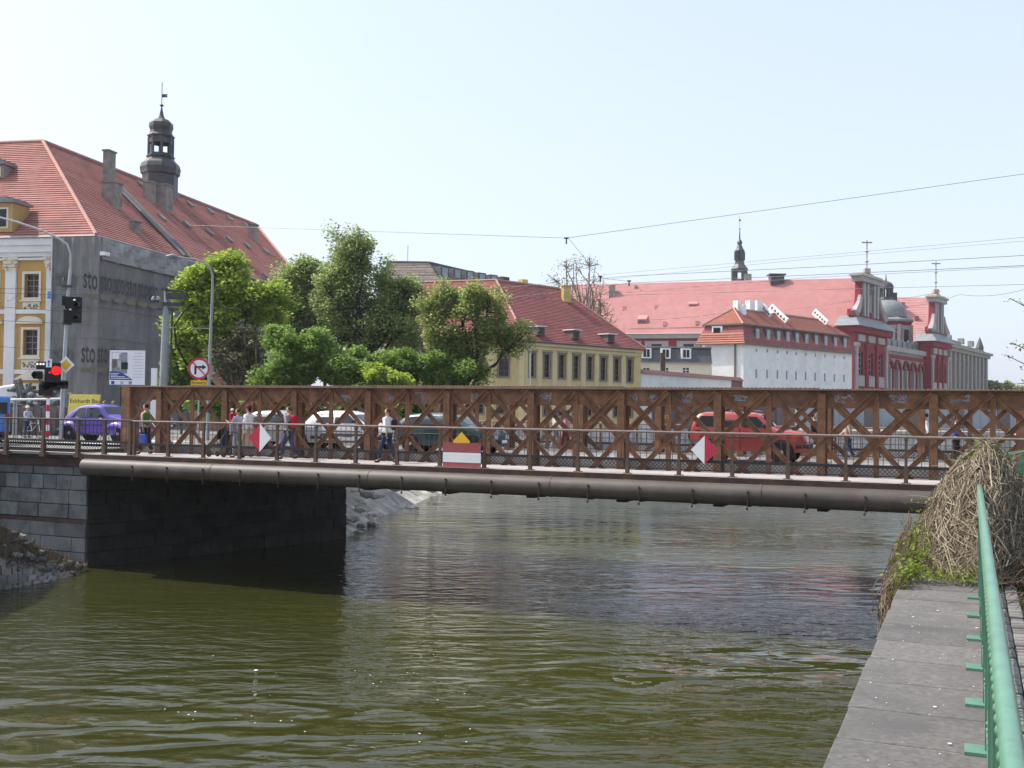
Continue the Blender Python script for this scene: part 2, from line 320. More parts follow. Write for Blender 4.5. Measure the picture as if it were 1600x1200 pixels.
for k in range(26):
    u = random.random(); v = random.uniform(.0,.5)**1.3
    lo = Vector(sh[0]).lerp(Vector(sh[1]), u*2) if u < .5 else Vector(sh[1]).lerp(Vector(sh[2]), u*2-1)
    MBk = MB(); rock(MBk, (lo.x-v*3.4, lo.y, -.1+4.5*v), random.uniform(.22,.5), .55); tag(MBk.build('boulder', 'rubble'), 'loose pale stone lying at the sunlit water edge beyond the bridge', 'stone', 'loose stones on the far stone bank')

# ------------------------------------------------------------------ left abutment: stone blocks, brick bands, coping
ab = thing('stone_abutment', 'tall grey stone block abutment with dark brick bands under the bridge', 'abutment', zp(ab0, 0), world=True)
fdir, fnor = -be, -bn
rv = (ab1-ab0); rlen = rv.length; rdir = rv.normalized(); rnor = Vector((rdir.y, -rdir.x, 0))
core = MB(); c2 = ab0 + fdir*14; c3 = ab1 + Vector((-16, 4, 0)); i_ = Vector((0,0,0))
ins = .06
q0 = ab0 + be*-.06 + bn*.06 - rnor*.02; q1 = ab1 - rnor*.06
core.hexa([zp(c2+bn*.06, -1), zp(q0, -1), zp(q1, -1), zp(c3, -1), zp(c2+bn*.06, 4.40), zp(q0, 4.40), zp(q1, 4.40), zp(c3, 4.40)])
core.build('core', 'stone_gap', ab)
rows = [(-.5,.55), (.55,1.10), (1.10,1.62), (1.78,2.32), (2.32,2.86), (2.86,3.42), (3.42,3.74)]
def course(org, d, nrm, L, z0, z1, wmin, wmax, mat_='stone_blue', batter=.05):
    a = 0.0
    while a < L-.02:
        w_ = random.uniform(wmin, wmax)
        if L-(a+w_) < wmin*.6: w_ = L-a
        out = random.uniform(.0, .05); g = random.uniform(.008,.02); ox = batter*(3.7-z0)/3.7
        m_ = MB(); lo = org + d*(a+g) + nrm*(out+ox); hi = org + d*(a+w_-g) + nrm*(out+ox)
        if random.random() < .4: hi = hi + nrm*random.uniform(-.012,.012)
        bk = -nrm*(.2+ox)
        m_.hexa([zp(lo, z0+g), zp(hi, z0+g), zp(hi+bk, z0+g), zp(lo+bk, z0+g), zp(lo, z1-g), zp(hi, z1-g), zp(hi+bk, z1-g), zp(lo+bk, z1-g)])
        m_.build('stone', mat_, ab, bevel=.02); a += w_
for z0, z1 in rows:
    course(ab0, fdir, fnor, 11, z0, z1, .55, 1.6)
    course(ab0, rdir, rnor, rlen, z0, z1, .6, 1.7, 'stone_shaded')
for z0, z1 in ((1.625,1.775), (3.75,4.06)):
    m_ = MB(); g = ab0 + fnor*.03
    m_.hexa([zp(g, z0), zp(g+fdir*12, z0), zp(g+fdir*12+bn*.3, z0), zp(g+bn*.3, z0), zp(g, z1), zp(g+fdir*12, z1), zp(g+fdir*12+bn*.3, z1), zp(g+bn*.3, z1)])
    m_.build('brick_band', 'brick', ab)
    m_ = MB(); g = ab0 + rnor*.0 + rdir*.04; h = ab1 + rnor*.0
    m_.hexa([zp(g, z0), zp(h, z0), zp(h-rnor*.3, z0), zp(g-rnor*.3, z0), zp(g, z1), zp(h, z1), zp(h-rnor*.3, z1), zp(g-rnor*.3, z1)])
    m_.build('brick_band', 'stone_shaded', ab)
for k in range(9):
    m_ = MB(); a, b = ab0 + fdir*(1.25*k-.55) + fnor*.13, ab0 + fdir*(1.25*k+.68) + fnor*.13
    m_.hexa([zp(a,4.07), zp(b,4.07), zp(b+bn*.55,4.07), zp(a+bn*.55,4.07), zp(a,4.27), zp(b,4.27), zp(b+bn*.55,4.27), zp(a+bn*.55,4.27)]); m_.build('coping_stone', 'stone_dark', ab, bevel=.02)
# rubble slope in front of the abutment, bottom left
sl_ = thing('paved_slope', 'dark weedy slope of stone setts at the water beside the abutment', 'slope', (-19, 38, 0), world=True)
top_l = [at_z(-90,812,2.7), at_z(-10,812,2.4), at_z(62,856,1.05), at_z(138,886,.1)]
low_l = [at_z(-90,940,-.1), at_z(0,927,-.1), at_z(55,917,-.1), at_z(106,908,-.1)]
m_ = MB(); NN = 12
def slp(u, v, lift=0):
    w_ = u*3; i0 = min(int(w_), 2); f_ = w_-i0
    q = low_l[i0].lerp(low_l[i0+1], f_).lerp(top_l[i0].lerp(top_l[i0+1], f_), v)
    return q + Vector((0, 0, .06*math.sin(q.x*9+q.y*5)+lift))
for i in range(NN):
    for j in range(NN): m_.poly(slp(i/NN, j/NN), slp((i+1)/NN, j/NN), slp((i+1)/NN, (j+1)/NN), slp(i/NN, (j+1)/NN))
m_.build('earth', 'soil', sl_)
for i in range(11):
    for j in range(4):
        u0, u1 = i/11+random.uniform(0,.012), (i+1)/11-random.uniform(.004,.016); v0, v1 = j*.13+random.uniform(.004,.02), j*.13+.122
        off = .045 if j % 2 else 0
        if u1+off > 1: continue
        l = .03+random.uniform(0,.05)
        b4 = [slp(min(1,u0+off),v0,-.05), slp(min(1,u1+off),v0,-.05), slp(min(1,u1+off),v1,-.05), slp(min(1,u0+off),v1,-.05)]
        m_ = MB(); m_.hexa(b4 + [p + Vector((0,0,.05+l+random.uniform(-.02,.02))) for p in b4]); m_.build('stone', 'slab_stone', sl_, bevel=.03)
for k in range(70):
    m_ = MB(); q = slp(random.random(), random.uniform(.45,.98)); rock(m_, q, random.uniform(.06,.24), .6); m_.build('loose_stone', random.choice(('slab_stone','soil','stone_blue')), sl_)
gm = MB()
for k in range(2200):
    q = slp(random.random(), random.uniform(.42,1)); h = random.uniform(.1,.32); a = random.uniform(0,6.28); d = Vector((math.cos(a), math.sin(a), 0))
    gm.poly(q-d*.015, q+d*.015, q+Vector((random.gauss(0,.09), random.gauss(0,.09), h)))
tag(gm.build('dry_grass', 'straw_dark', sl_), kind='stuff')

# ------------------------------------------------------------------ bridge deck
bd = MB()
bd.poly(B(-1.9,-.22,4.28), B(33,-.22,4.28), B(33,2.05,4.28), B(-1.9,2.05,4.28))
bd.hexa([B(-1.9,-.03,4.16), B(33,-.03,4.16), B(33,2.7,4.16), B(-1.9,2.7,4.16), B(-1.9,-.03,4.276), B(33,-.03,4.276), B(33,2.7,4.276), B(-1.9,2.7,4.276)])
struct('footway', bd, 'footway')
bd = MB().hexa([B(-8,0.15,4.20), B(-1.95,0.15,4.20), B(-1.95,2.7,4.20), B(-8,2.7,4.20), B(-8,.15,4.29), B(-1.95,.15,4.29), B(-1.95,2.7,4.29), B(-8,2.7,4.29)])
bd.hexa([B(-60,-8,4.424), B(-8,-8,4.424), B(-8,2.7,4.424), B(-60,2.7,4.424), B(-60,-8,4.43), B(-8,-8,4.43), B(-8,2.7,4.43), B(-60,2.7,4.43)])
struct('pavement', bd, 'footway')
bd = MB()
for t0, t1 in ((2.705, 2.745), (8.655, 8.70)): bd.hexa([B(-1.9,t0,3.9), B(33,t0,3.9), B(33,t1,3.9), B(-1.9,t1,3.9), B(-1.9,t0,4.60), B(33,t0,4.60), B(33,t1,4.60), B(-1.9,t1,4.60)])
struct('kerb', bd, 'concrete')
bd = MB().hexa([B(-2.2,2.0,3.95), B(33,2.0,3.95), B(33,11.6,3.95), B(-2.2,11.6,3.95), B(-2.2,2.0,4.14), B(33,2.0,4.14), B(33,11.6,4.14), B(-2.2,11.6,4.14)])
bd.hexa([B(-2.2,2.9,4.15), B(33,2.9,4.15), B(33,8.5,4.15), B(-2.2,8.5,4.15), B(-2.2,2.9,4.50), B(33,2.9,4.50), B(33,8.5,4.50), B(-2.2,8.5,4.50)])
bd.hexa([B(-1.9,8.71,4.2), B(33,8.71,4.2), B(33,11.6,4.2), B(-1.9,11.6,4.2), B(-1.9,8.71,4.40), B(33,8.71,4.40), B(33,11.6,4.40), B(-1.9,11.6,4.40)])
struct('bridge_deck', bd, 'concrete')
gd = thing('deck_girders', 'dark steel cross girders carrying the bridge deck above the river', 'girders', B(0,0,3.5), BA)
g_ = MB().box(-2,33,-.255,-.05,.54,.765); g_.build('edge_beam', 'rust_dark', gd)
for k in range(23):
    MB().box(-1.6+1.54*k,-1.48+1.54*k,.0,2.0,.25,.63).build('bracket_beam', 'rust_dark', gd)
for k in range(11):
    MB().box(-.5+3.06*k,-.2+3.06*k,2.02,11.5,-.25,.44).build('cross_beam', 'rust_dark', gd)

# ------------------------------------------------------------------ lattice trusses
PAN = 1.53
def dome(mb, c, r, ax, n=6):
    ax = Vector(ax); x = ax.cross(Vector((.3,.5,.81))).normalized(); y = ax.cross(x); c = Vector(c)
    o = len(mb.v)
    for rr, hh in ((1, 0), (.75, .5)):
        for k in range(n): mb.v.append(tuple(c + (x*math.cos(6.2832*k/n) + y*math.sin(6.2832*k/n))*r*rr + ax*r*hh))
    mb.v.append(tuple(c+ax*r*.75))
    for k in range(n):
        a, b = o+k, o+(k+1) % n; mb.f.append((a, b, b+n, a+n)); mb.f.append((a+n, b+n, o+2*n))
def truss(t, s0, heavy, label, side):
    tr = thing('lattice_truss', label, 'truss', B(0, t, 0), BA)
    x0, x1 = s0-PAN-.25, s0+PAN*21+.25
    y_ = -side
    tc = MB(); tc.box(x0, x1, -.035, .035, 6.31, 6.79); tc.build('top_web', 'rust', tr)
    fl = MB(); fl.box(x0-.05, x1+.05, -.21, .21, 6.793, 6.835); fl.box(x0+3, x1-8, -.205, .205, 6.836, 6.862); fl.box(x0+11, x1-14, -.20, .20, 6.863, 6.885); fl.build('top_flange', 'rust_top', tr)
    MB().box(x0, x1, -.06, .06, 6.70, 6.785).build('flange_angle', 'rust', tr)
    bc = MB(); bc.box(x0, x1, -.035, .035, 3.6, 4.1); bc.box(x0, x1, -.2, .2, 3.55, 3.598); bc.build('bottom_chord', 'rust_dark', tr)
    rv_ = MB()
    for k in range(int((x1-x0)/.13)):
        zt = 6.886 if x0+11 < x0+k*.13 < x1-14 else 6.863 if x0+3 < x0+k*.13 < x1-8 else 6.836
        dome(rv_, (x0+.06+k*.13, -.17*side, zt), .028, (0,0,1), 5)
        if k % 2 == 0: dome(rv_, (x0+.06+k*.13, -.062*side, 6.745), .018, (0,-side,0), 5)
    mL = MB(); mL.box(-.075,.075,-.10,-.04,3.6,6.70); mL = mL.mesh('vertical_post', 'rust')
    mH = MB(); mH.box(-.115,.115,-.16,-.13,3.6,6.69); mH.box(-.02,.02,-.13,.40,3.6,6.30); mH.box(-.115,.115,.40,.43,3.6,6.30); mH.box(-.06,.06,.06,.12,3.6,6.3); mH = mH.mesh('vertical_post', 'rust')
    for k in range(-1, 22):
        hv = (k % 2 == heavy); x = s0+PAN*k
        o = link('vertical_post', mH if hv else mL, tr, (x, 0, 0))
        if side < 0: o.rotation_euler = (0, 0, math.pi)
        for z in np.arange(4.2, 6.7, .14):
            for dx in (-.048, .048): dome(rv_, (x+dx, (-.162 if hv else -.102)*side, z), .017, (0,-side,0), 5)
        if k in (-1, 21): MB().box(x-.20,x+.20,-.24,.30,3.6,6.78).build('end_post', 'rust', tr)
    H_ = 2*PAN; zt, zb = 6.72, 6.72-H_
    def diag(x, sgn, y, w, nm):
        m_ = MB(); a, b = Vector((x, y, zt)), Vector((x-sgn*H_, y, zb))
        d = (a-b).normalized(); nrm = Vector((-d.z, 0, d.x)); 
        if nrm.z < 0: nrm = -nrm
        m_.obox((a+b)/2, d*((a-b).length/2), nrm*(w/2), Vector((0,.012,0)))
        m_.obox((a+b)/2 + nrm*(w/2+.008) - Vector((0,.040*side,0)), d*((a-b).length/2), nrm*.008, Vector((0,.055,0)))
        m_.build(nm, 'rust', tr)
        for f_ in (.12, .26, .5, .5+.24):
            for q in (-.035,.035): dome(rv_, a.lerp(b, f_) + nrm*q - Vector((0,.014*side,0)), .017, (0,-side,0), 5)
    for k in range(0, 24):
        if s0+PAN*k-H_ > x0-.1 and s0+PAN*k < x1: diag(s0+PAN*k, 1, -.145*side, .13, 'diagonal')
        if s0+PAN*(k-2)+H_ < x1 and s0+PAN*(k-1) > x0 and s0+PAN*(k-1)+H_ < x1: diag(s0+PAN*(k-1), -1, -.118*side+.075*side, .14, 'counter_diagonal')
    for x, yy in ((s0+PAN, 1),): 
        diag_short = MB(); diag_short.bar((s0, -.145*side, zt), (s0-PAN, -.145*side, zt-PAN), .02, .15); diag_short.build('diagonal', 'rust', tr)
        diag_short = MB(); diag_short.bar((s0-PAN, -.05*side, zt-PAN*.2), (s0-PAN+PAN*1.7, -.05*side, zb+.2), .02, .16); diag_short.build('counter_diagonal', 'rust', tr)
    tag(rv_.build('rivets', 'rivet', tr), kind='stuff')
    return tr, x0, x1
near, tx0, tx1 = truss(2.2, -.40, 0, 'rusty brown riveted lattice truss nearest the camera, in front of the cars', 1)
far, _, _ = truss(9.0, .55, 1, 'rusty brown riveted lattice truss on the far side of the cars', -1)
# scribbled tags on the near top web
for px, wpx, hp in ((657,22,20), (612,9,8), (850,26,18), (988,17,14), (1022,14,10), (1074,16,16), (1158,22,8), (1320,30,14), (1400,30,14), (745,20,18), (1500,26,12), (540,22,10)):
    P_ = on_plane(px, 622, B(0,2.16,0), bn); s_ = (P_-BO).dot(be); zc = P_.z; m_ = MB(); w_ = wpx/52; h_ = hp/52
    for q in range(7):
        x, z = s_+random.uniform(-w_/2, w_/2), zc+random.uniform(-h_/2, h_/2)
        for k in range(6):
            x2, z2 = max(s_-w_/2, min(s_+w_/2, x+random.gauss(0,.13))), max(zc-h_/2, min(zc+h_/2, z+random.gauss(0,.10)))
            a, b = Vector((x, -.0405, z)), Vector((x2, -.0405, z2)); dd = b-a
            if dd.length > .01:
                pn = Vector((-dd.z, 0, dd.x)).normalized()*.011; m_.poly(a-pn, b-pn, b+pn, a+pn)
            x, z = x2, z2
    m_.build('graffiti_tag', 'graffiti', near)
m_ = MB(); P_ = on_plane(1041, 652, B(0,2.05,0), bn); s_ = (P_-BO).dot(be)
for a, b in (((-.05,-.06),(-.05,.06)), ((-.05,.06),(.05,.06)), ((.05,.06),(.05,-.06)), ((-.05,0),(.03,0))): m_.bar((s_+a[0], -.104, P_.z+a[1]), (s_+b[0], -.104, P_.z+b[1]), .012, .028, (0,1,0))
m_.build('painted_letter', 'signyellow', near)

# ------------------------------------------------------------------ railings
def railing(name, label, x0, posts, t, rail_z, deck_z, mats, lat=(4.46, 4.68), bars=8, flat_end=True, pw=.075, y=0):
    pm, rm, tm, lm = mats
    r_ = thing(name, label, 'railing', B(0, t, 0), BA)
    a, b = posts[0]-.1, posts[-1]+.1
    MB().tube([(a,0,rail_z), (b,0,rail_z)], .034, 8).build('handrail', tm, r_, True)
    MB().tube([(a,0,rail_z-.21), (b,0,rail_z-.21)], .010, 6).build('upper_bar', rm, r_)
    MB().box(a, b, -.03, .03, lat[1]-.02, lat[1]+.06).build('lower_rail', lm, r_)
    MB().box(a, b, -.018, .018, lat[0]-.03, lat[0]).build('foot_rail', lm, r_)
    pmsh = MB(); pmsh.box(-pw/2,pw/2,-pw/2,pw/2,deck_z+.20,rail_z-.03); pmsh.box(-pw*.72,pw*.72,-pw*.72,pw*.72,deck_z-.10,deck_z+.42); pmsh.box(-.12,.12,-.10,.10,deck_z-.14,deck_z+.02); pmsh.box(-pw*.7,pw*.7,-pw*.7,pw*.7,rail_z-.10,rail_z-.05)
    pmsh = pmsh.mesh('post', pm)
    for x in posts: link('post', pmsh, r_, (x, 0, 0))
    bmsh = MB().tube([(0,0,lat[1]), (0,0,rail_z-.03)], .0105, 5).mesh('baluster', rm)
    for p, q in zip(posts[:-1], posts[1:]):
        nb = max(2, round((q-p)/.195)); 
        for k in range(1, nb): link('baluster', bmsh, r_, (p+(q-p)*k/nb, 0, 0))
        l_ = MB(); h = lat[1]-lat[0]; st = .115; nx = int((q-p-.12)/st); nz = max(1, round(h/.12)); cz = h/nz; cx = (q-p-.12)/nx
        for i in range(nx):
            for j in range(nz):
                xa, za = p+.06+i*cx, lat[0]+j*cz
                l_.bar((xa,0,za), (xa+cx,0,za+cz), .015, .010, (0,1,0)); l_.bar((xa,.007,za+cz), (xa+cx,.011,za), .015, .010, (0,1,0))
        l_.build('lattice_panel', lm, r_)
    return r_
posts = [.33+1.541*k for k in range(20)]
rl = railing('bridge_railing', 'brown iron railing with thin bars and pale handrail along the near footway', 0, posts, 0, 5.515, 4.28, ('rail_paint','rail_paint','rail_top','rail_black'))
railing('approach_railing', 'black iron railing with deep lattice foot on the stone abutment', 0, [-9.6,-7.9,-5.95,-4.05,-2.35,-1.08,.12], .02, 5.535, 4.27, ('rail_paint','rail_black','rail_black','rail_black'), lat=(4.38,4.72), pw=.10)
railing('bridge_railing', 'brown iron railing beyond both trusses on the far footway', 0, [.33+1.541*k for k in range(20)], 11.45, 5.6, 4.40, ('rail_paint','rail_paint','rail_top','rail_black'), lat=(4.56,4.78))
# ------------------------------------------------------------------ pipe under the footway
pp = thing('water_pipe', 'thick grey-brown pipe slung along the edge of the bridge', 'pipe', B(0, -.42, 3.83), BA)
m_ = MB(); m_.tube([(-1.62,0,0), (-1.55,0,0), (27.2,0,0), (32,0,0)], [.22,.30,.30,.30], 24); m_.build('pipe', 'pipe', pp, True)
for x in (4.2, 10.4, 16.6, 22.8): MB().tube([(x-.04,0,0), (x+.04,0,0)], .312, 24).build('pipe_joint', 'pipe', pp, True)
br = MB(); br.tube([(0,-.285,.10), (0,-.36,.13)], .028, 8); br.bar((0,-.305,.10), (0,-.315,-.28), .022, .022); br.bar((0,-.30,-.29), (0,.25,-.33), .03, .03); br.tube([(-.02,-.26,-.33),(-.02,-.26,-.40)], .03, 6)
br = br.mesh('pipe_bracket', 'rust_dark')
for k in range(19): link('pipe_bracket', br, pp, (.9+1.541*k, 0, 0))
# ------------------------------------------------------------------ right abutment and river wall
ra = MB(); s_r = 27.55
ra.hexa([B(s_r,-.1,-1), B(60,-.1,-1), B(60,12.4,-1), B(s_r,12.4,-1), B(s_r,-.1,3.94), B(60,-.1,3.94), B(60,12.4,3.94), B(s_r,12.4,3.94)])
tag(ra.build('bridge_abutment', 'stone_blue'), 'right stone abutment half hidden behind the vine heap', 'abutment')
wl_ = thing('river_wall', 'grey river wall with broad worn stone coping at lower right', 'wall', (0, 0, 0), BA)
MB().box(-.56, .46, -8, 30.5, -1, 4.30).build('wall_body', 'stone_blue', wl_)
MB().box(-.615, .17, -8, 30.4, 4.301, 4.4440).build('mortar_bed', 'mortar', wl_)
y = 1.05
while y < 29.5:
    L_ = .655 + random.uniform(-.05,.05)
    c_ = MB(); j0, j1 = random.uniform(-.008,.008), random.uniform(-.008,.008); z_ = 4.450+random.uniform(-.0015,.0015)
    c_.hexa([(-.635+j0,y+.009,4.29), (.18,y+.009,4.29), (.18,y+L_-.009,4.29), (-.635+j0,y+L_-.009,4.29), (-.635+j0,y+.009,z_), (.18,y+.009,z_), (.18,y+L_-.009,z_+j1*.3), (-.635+j0,y+L_-.009,z_+j1*.3)])
    o = c_.build('coping_slab', 'coping', wl_); bev(o, .007, 2); y += L_
st_ = []
for k in range(3):
    m_ = MB().box(-.055,.055,-.085,.085,4.30,4.40); o_ = m_.mesh('sett', 'sett'); st_.append(o_)
for k in range(120):
    for c in range(2):
        o = link('sett', st_[(k+c) % 3], wl_, (.245+c*.115, 3+k*.178+(.08 if c else 0), random.uniform(-.012,.012)+.01)); 
        if k < 60: bev(o, .012)
m_ = MB()
for k in range(70):
    x_, y_ = random.uniform(-.6,.05), random.uniform(4.5,12)
    r_ = random.uniform(.002,.006)*(2.2 if random.random() < .06 else 1); a0 = random.uniform(0,6)
    m_.poly(*[(x_+r_*random.uniform(.5,1.4)*math.cos(a0+q*1.047), y_+r_*random.uniform(.5,1.8)*math.sin(a0+q*1.047), 4.4585) for q in range(6)])
tag(m_.build('pale_droppings', 'signwhite', wl_), kind='stuff')
# green handrail on the wall
gr_ = thing('green_railing', 'pale green painted iron railing with round handrail along the river wall', 'railing', (0, 0, 0), BA)
RX = .087; ye = 13.2
MB().tube([(RX,.5,5.35), (RX,ye,5.35)], .0275, 20).build('handrail', 'green_paint', gr_, True)
MB().box(RX-.012,RX+.012,.5,ye,5.245,5.258).build('upper_bar', 'green_paint', gr_)
MB().box(RX-.016,RX+.016,.5,ye,4.565,4.58).build('lower_bar', 'green_paint', gr_)
MB().box(RX-.012,RX+.012,.5,ye,4.655,4.667).build('middle_bar', 'green_paint', gr_)
bl = MB().lathe([(.002,-.025),(.012,-.021),(.021,-.010),(.024,0),(.021,.010),(.012,.021),(.002,.025)], (0,0,0), 12).mesh('ball', 'green_paint', True)
bs = MB().lathe([(.002,-.019),(.014,-.010),(.018,0),(.014,.010),(.002,.019)], (0,0,0), 8).mesh('ball', 'green_paint', True)
ba = MB().tube([(0,0,4.58), (0,0,4.656)], .007, 6); ba.bar((0,0,4.667), (0,0,5.245), .010, .022, (1,0,0)); ba = ba.mesh('baluster', 'green_paint')
k = 0; y = 1.2
while y < ye-.5:
    link('ball', bl, gr_, (RX-.006, y, 5.288)); link('ball', bs, gr_, (RX, y+.055, 4.618)); link('baluster', ba, gr_, (RX, y, 0))
    y += .118
sc_ = MB()
for k in range(int((ye-1)/.236)):
    y = 1.2+k*.236
    for sg in (0, 1):
        q = [(RX, y+(.0 if sg else .118)+ .118*(1-math.cos(a))/1 * (1 if sg else -1) *.5 + 0, 4.68+.55*a/math.pi) for a in np.linspace(0, math.pi, 7)]
        sc_.tube(q, .006, 4)
tag(sc_.build('scrollwork', 'green_paint', gr_), kind='stuff')
pl = MB().box(-.055,.05,-.075,.075,4.452,4.468); pl = pl.mesh('foot_plate', 'green_paint'); ps = MB().box(-.02,.02,-.02,.02,4.468,5.325).mesh('post', 'green_paint')
for Y_ in (2.6,3.5,4.35,5.2,6.05,6.9,7.8,8.7,9.55,10.4,11.25):
    link('foot_plate', pl, gr_, (.03, Y_*1.12, 0)); link('post', ps, gr_, (RX, Y_*1.12, 0))
# green panelled fence turning the corner to the bridge
A_, B_ = at_y(1548,713,20.4), at_y(1680,690,29)
gf = thing('green_fence', 'dark green sheet metal fence rising behind the vine at far right', 'fence', (A_.x, A_.y, 4.34), world=True)
d_ = (B_-A_); d_.z = 0; L_ = d_.length; d_.normalize(); nn = Vector((d_.y, -d_.x, 0))
zr = A_.z
MB().tube([A_-d_*1.5, A_+d_*(L_+3)], .035, 10).build('handrail', 'green_dark', gf, True)
for k in range(8):
    q = A_ - d_*1.4 + d_*(1.5*k)
    MB().obox((q.x, q.y, (4.3+zr)/2), d_*.03, nn*.03, Vector((0,0,(zr-4.3)/2))).build('post', 'green_dark', gf)
    q2 = q + d_*.75
    MB().obox((q2.x, q2.y, zr-.62), d_*.70, nn*.008, Vector((0,0,.42))).build('panel', 'green_dark', gf)
    MB().obox((q2.x, q2.y, zr-.24), d_*.70, nn*.022, Vector((0,0,.02))).build('panel_rib', 'green_dark', gf)
    MB().obox((q2.x, q2.y, zr-.70), d_*.70, nn*.022, Vector((0,0,.02))).build('panel_rib', 'green_dark', gf)

# ------------------------------------------------------------------ heap of dry vines over the railing
def wl(x, y, z): return be*x + bn*y + Vector((0,0,z))
def strands(n, fn, r0, seg=4):
    vs, fs = [], []
    for _ in range(n):
        pts = fn(); m = MB(); L_ = len(pts); m.tube(pts, [r0*random.uniform(.7,1.3)*(1-.5*i/(L_-1)) for i in range(L_)], seg, False)
        o = len(vs); vs += m.v; fs += [tuple(i+o for i in f) for f in m.f]
    m = MB(); m.v = vs; m.f = fs; return m
VC = (.17, 13.3)
def vshape(ph, th, k=1.):
    u = th/1.6; c_, s_ = math.cos(ph), math.sin(ph); rx = .92 if c_ < 0 else .66
    lump = 1 + .07*math.sin(3*ph+1) + .05*math.sin(5*ph+4*u)
    return wl(VC[0]+k*rx*lump*u**.92*c_, VC[1]+k*1.8*lump*u**.92*s_, 4.42+k*(1.30*(1-u**1.45) + .05*math.sin(4*ph+2)))
def dome_pt(ph, th, j=0):
    return vshape(ph, th) + Vector((random.gauss(0,j), random.gauss(0,j), random.gauss(0,j)))
def drape():
    ph = random.uniform(0, 6.283); t0 = random.uniform(0, 1.1); t1 = min(1.66, t0+random.uniform(.25,.8)); n_ = 6; sc = random.uniform(.90,1.04)
    o_ = wl(VC[0], VC[1], 4.42); w_ = random.gauss(0,.6)
    return [o_ + (dome_pt(ph+w_*(k/(n_-1))+random.gauss(0,.07), t0+(t1-t0)*k/(n_-1), .026)-o_)*sc for k in range(n_)]
vn = thing('vine_heap', 'heap of dry straw-coloured vines with fresh leaves smothering the railing end', 'vine', wl(0,13.3,4.4), world=True)
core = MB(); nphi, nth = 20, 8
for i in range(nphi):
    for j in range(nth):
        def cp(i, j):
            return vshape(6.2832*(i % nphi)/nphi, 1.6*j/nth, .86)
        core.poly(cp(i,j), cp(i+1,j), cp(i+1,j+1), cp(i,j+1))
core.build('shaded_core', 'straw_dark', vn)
def woody():
    ph = random.uniform(1.5, 5.2); t0 = random.uniform(.2,.9); o_ = wl(VC[0], VC[1], 4.42)
    return [o_ + (dome_pt(ph+random.gauss(0,.12), t0+.11*k, .03)-o_)*1.03 for k in range(7)]
tag(strands(60, woody, .010).build('woody_stems', 'straw', vn), kind='stuff')
def stray():
    ph = random.uniform(0, 6.283); a_ = dome_pt(ph, random.uniform(0,1.1)); d_ = (a_-wl(VC[0], VC[1], 4.3)).normalized(); s_ = Vector((random.gauss(0,.12), random.gauss(0,.12), -.06)); L_ = random.uniform(.08,.28)
    return [a_ + d_*(L_*k/4) + s_*((k/4)**2) for k in range(5)]
tag(strands(160, stray, .004).build('stray_stems', 'straw', vn), kind='stuff')
tag(strands(2600, drape, .0048).build('dry_stems', 'straw', vn), kind='stuff')
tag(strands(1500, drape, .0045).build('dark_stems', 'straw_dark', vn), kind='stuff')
def spill():
    y0 = random.uniform(10.9, 13.5); x0 = -.60+random.gauss(0,.05); z0 = 4.5+random.uniform(0,.45)*(y0-10.6)/2.8; L_ = random.uniform(.3,1.5)
    return [wl(x0-.12*math.sin(k*.5)-random.uniform(0,.05), y0-random.uniform(0,.1)*k, z0-L_*k/5+random.gauss(0,.02)) for k in range(6)]
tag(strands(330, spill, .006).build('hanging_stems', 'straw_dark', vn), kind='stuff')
def tuft():
    p = wl(random.uniform(.55,1.6), random.uniform(9.6,14.5), 4.45); q = Vector((random.gauss(0,.3), random.gauss(0,.3), 0)); h = random.uniform(.05,.35)
    return [p + q*(k/4) + Vector((0,0,h*math.sin(k/4*2.6))) for k in range(5)]
tag(strands(900, tuft, .005).build('fallen_stems', 'straw_dark', vn), kind='stuff')
def leaves(n, fn, size, flat=.4):
    v = np.zeros((n*4, 3)); 
    for i in range(n):
        p = fn(); a = Vector((random.gauss(0,1), random.gauss(0,1), random.gauss(0,flat))).normalized(); b = a.cross(Vector((random.gauss(0,1), random.gauss(0,1), random.gauss(0,1)+1))).normalized(); s_ = size*random.uniform(.6,1.4)
        v[4*i:4*i+4] = [p-a*s_, p+b*s_*.55, p+a*s_, p-b*s_*.55]
    m = MB(); m.v = [tuple(x) for x in v]; m.f = [(4*i,4*i+1,4*i+2,4*i+3) for i in range(n)]; return m
def lf1():
    u = random.random()
    if u < .55:
        y0 = random.uniform(10.9,14.2); f_ = (y0-10.6)/3.4
        return wl(-.63+random.gauss(0,.06)+.45*f_*random.random(), y0, 4.45+random.uniform(-.25,.55)*(.25+f_))
    if u < .8: return dome_pt(random.uniform(1.9,4.0), random.uniform(.1,1.5), .03)
    if u < .9: return dome_pt(random.uniform(0,6.28), random.uniform(0,.35), .05)
    return wl(random.uniform(-.6,.05), 11.45+random.gauss(0,.09), 4.5+abs(random.gauss(0,.05)))
tag(leaves(3300, lf1, .022).build('green_leaves', 'leaf_vine', vn), kind='stuff')
# grass and weeds on the bank to the right
gm = MB()
for k in range(9000):
    x_, y_ = .50+abs(random.gauss(0,.55)), random.uniform(6,24); q = wl(x_, y_, 4.34); h = random.uniform(.06,.20)*(1.4 if y_ > 14 else 1); a = random.uniform(0,6.28); d = Vector((math.cos(a), math.sin(a), 0))
    gm.poly(q-d*.006, q+d*.006, q+Vector((random.gauss(0,.06), random.gauss(0,.06), h)))
tag(gm.build('bank_grass', 'grass'), 'short green grass on the bank right of the green railing', 'grass', kind='stuff')
bs_ = MB()
def lf2(): return wl(1.35+random.gauss(0,.42), 16.5+random.gauss(0,1.1), 4.40+abs(random.gauss(0,.28)))
tag(leaves(2600, lf2, .035).build('bank_weeds', 'grass'), 'leafy green weeds in front of the dark green fence', 'weeds', kind='stuff')
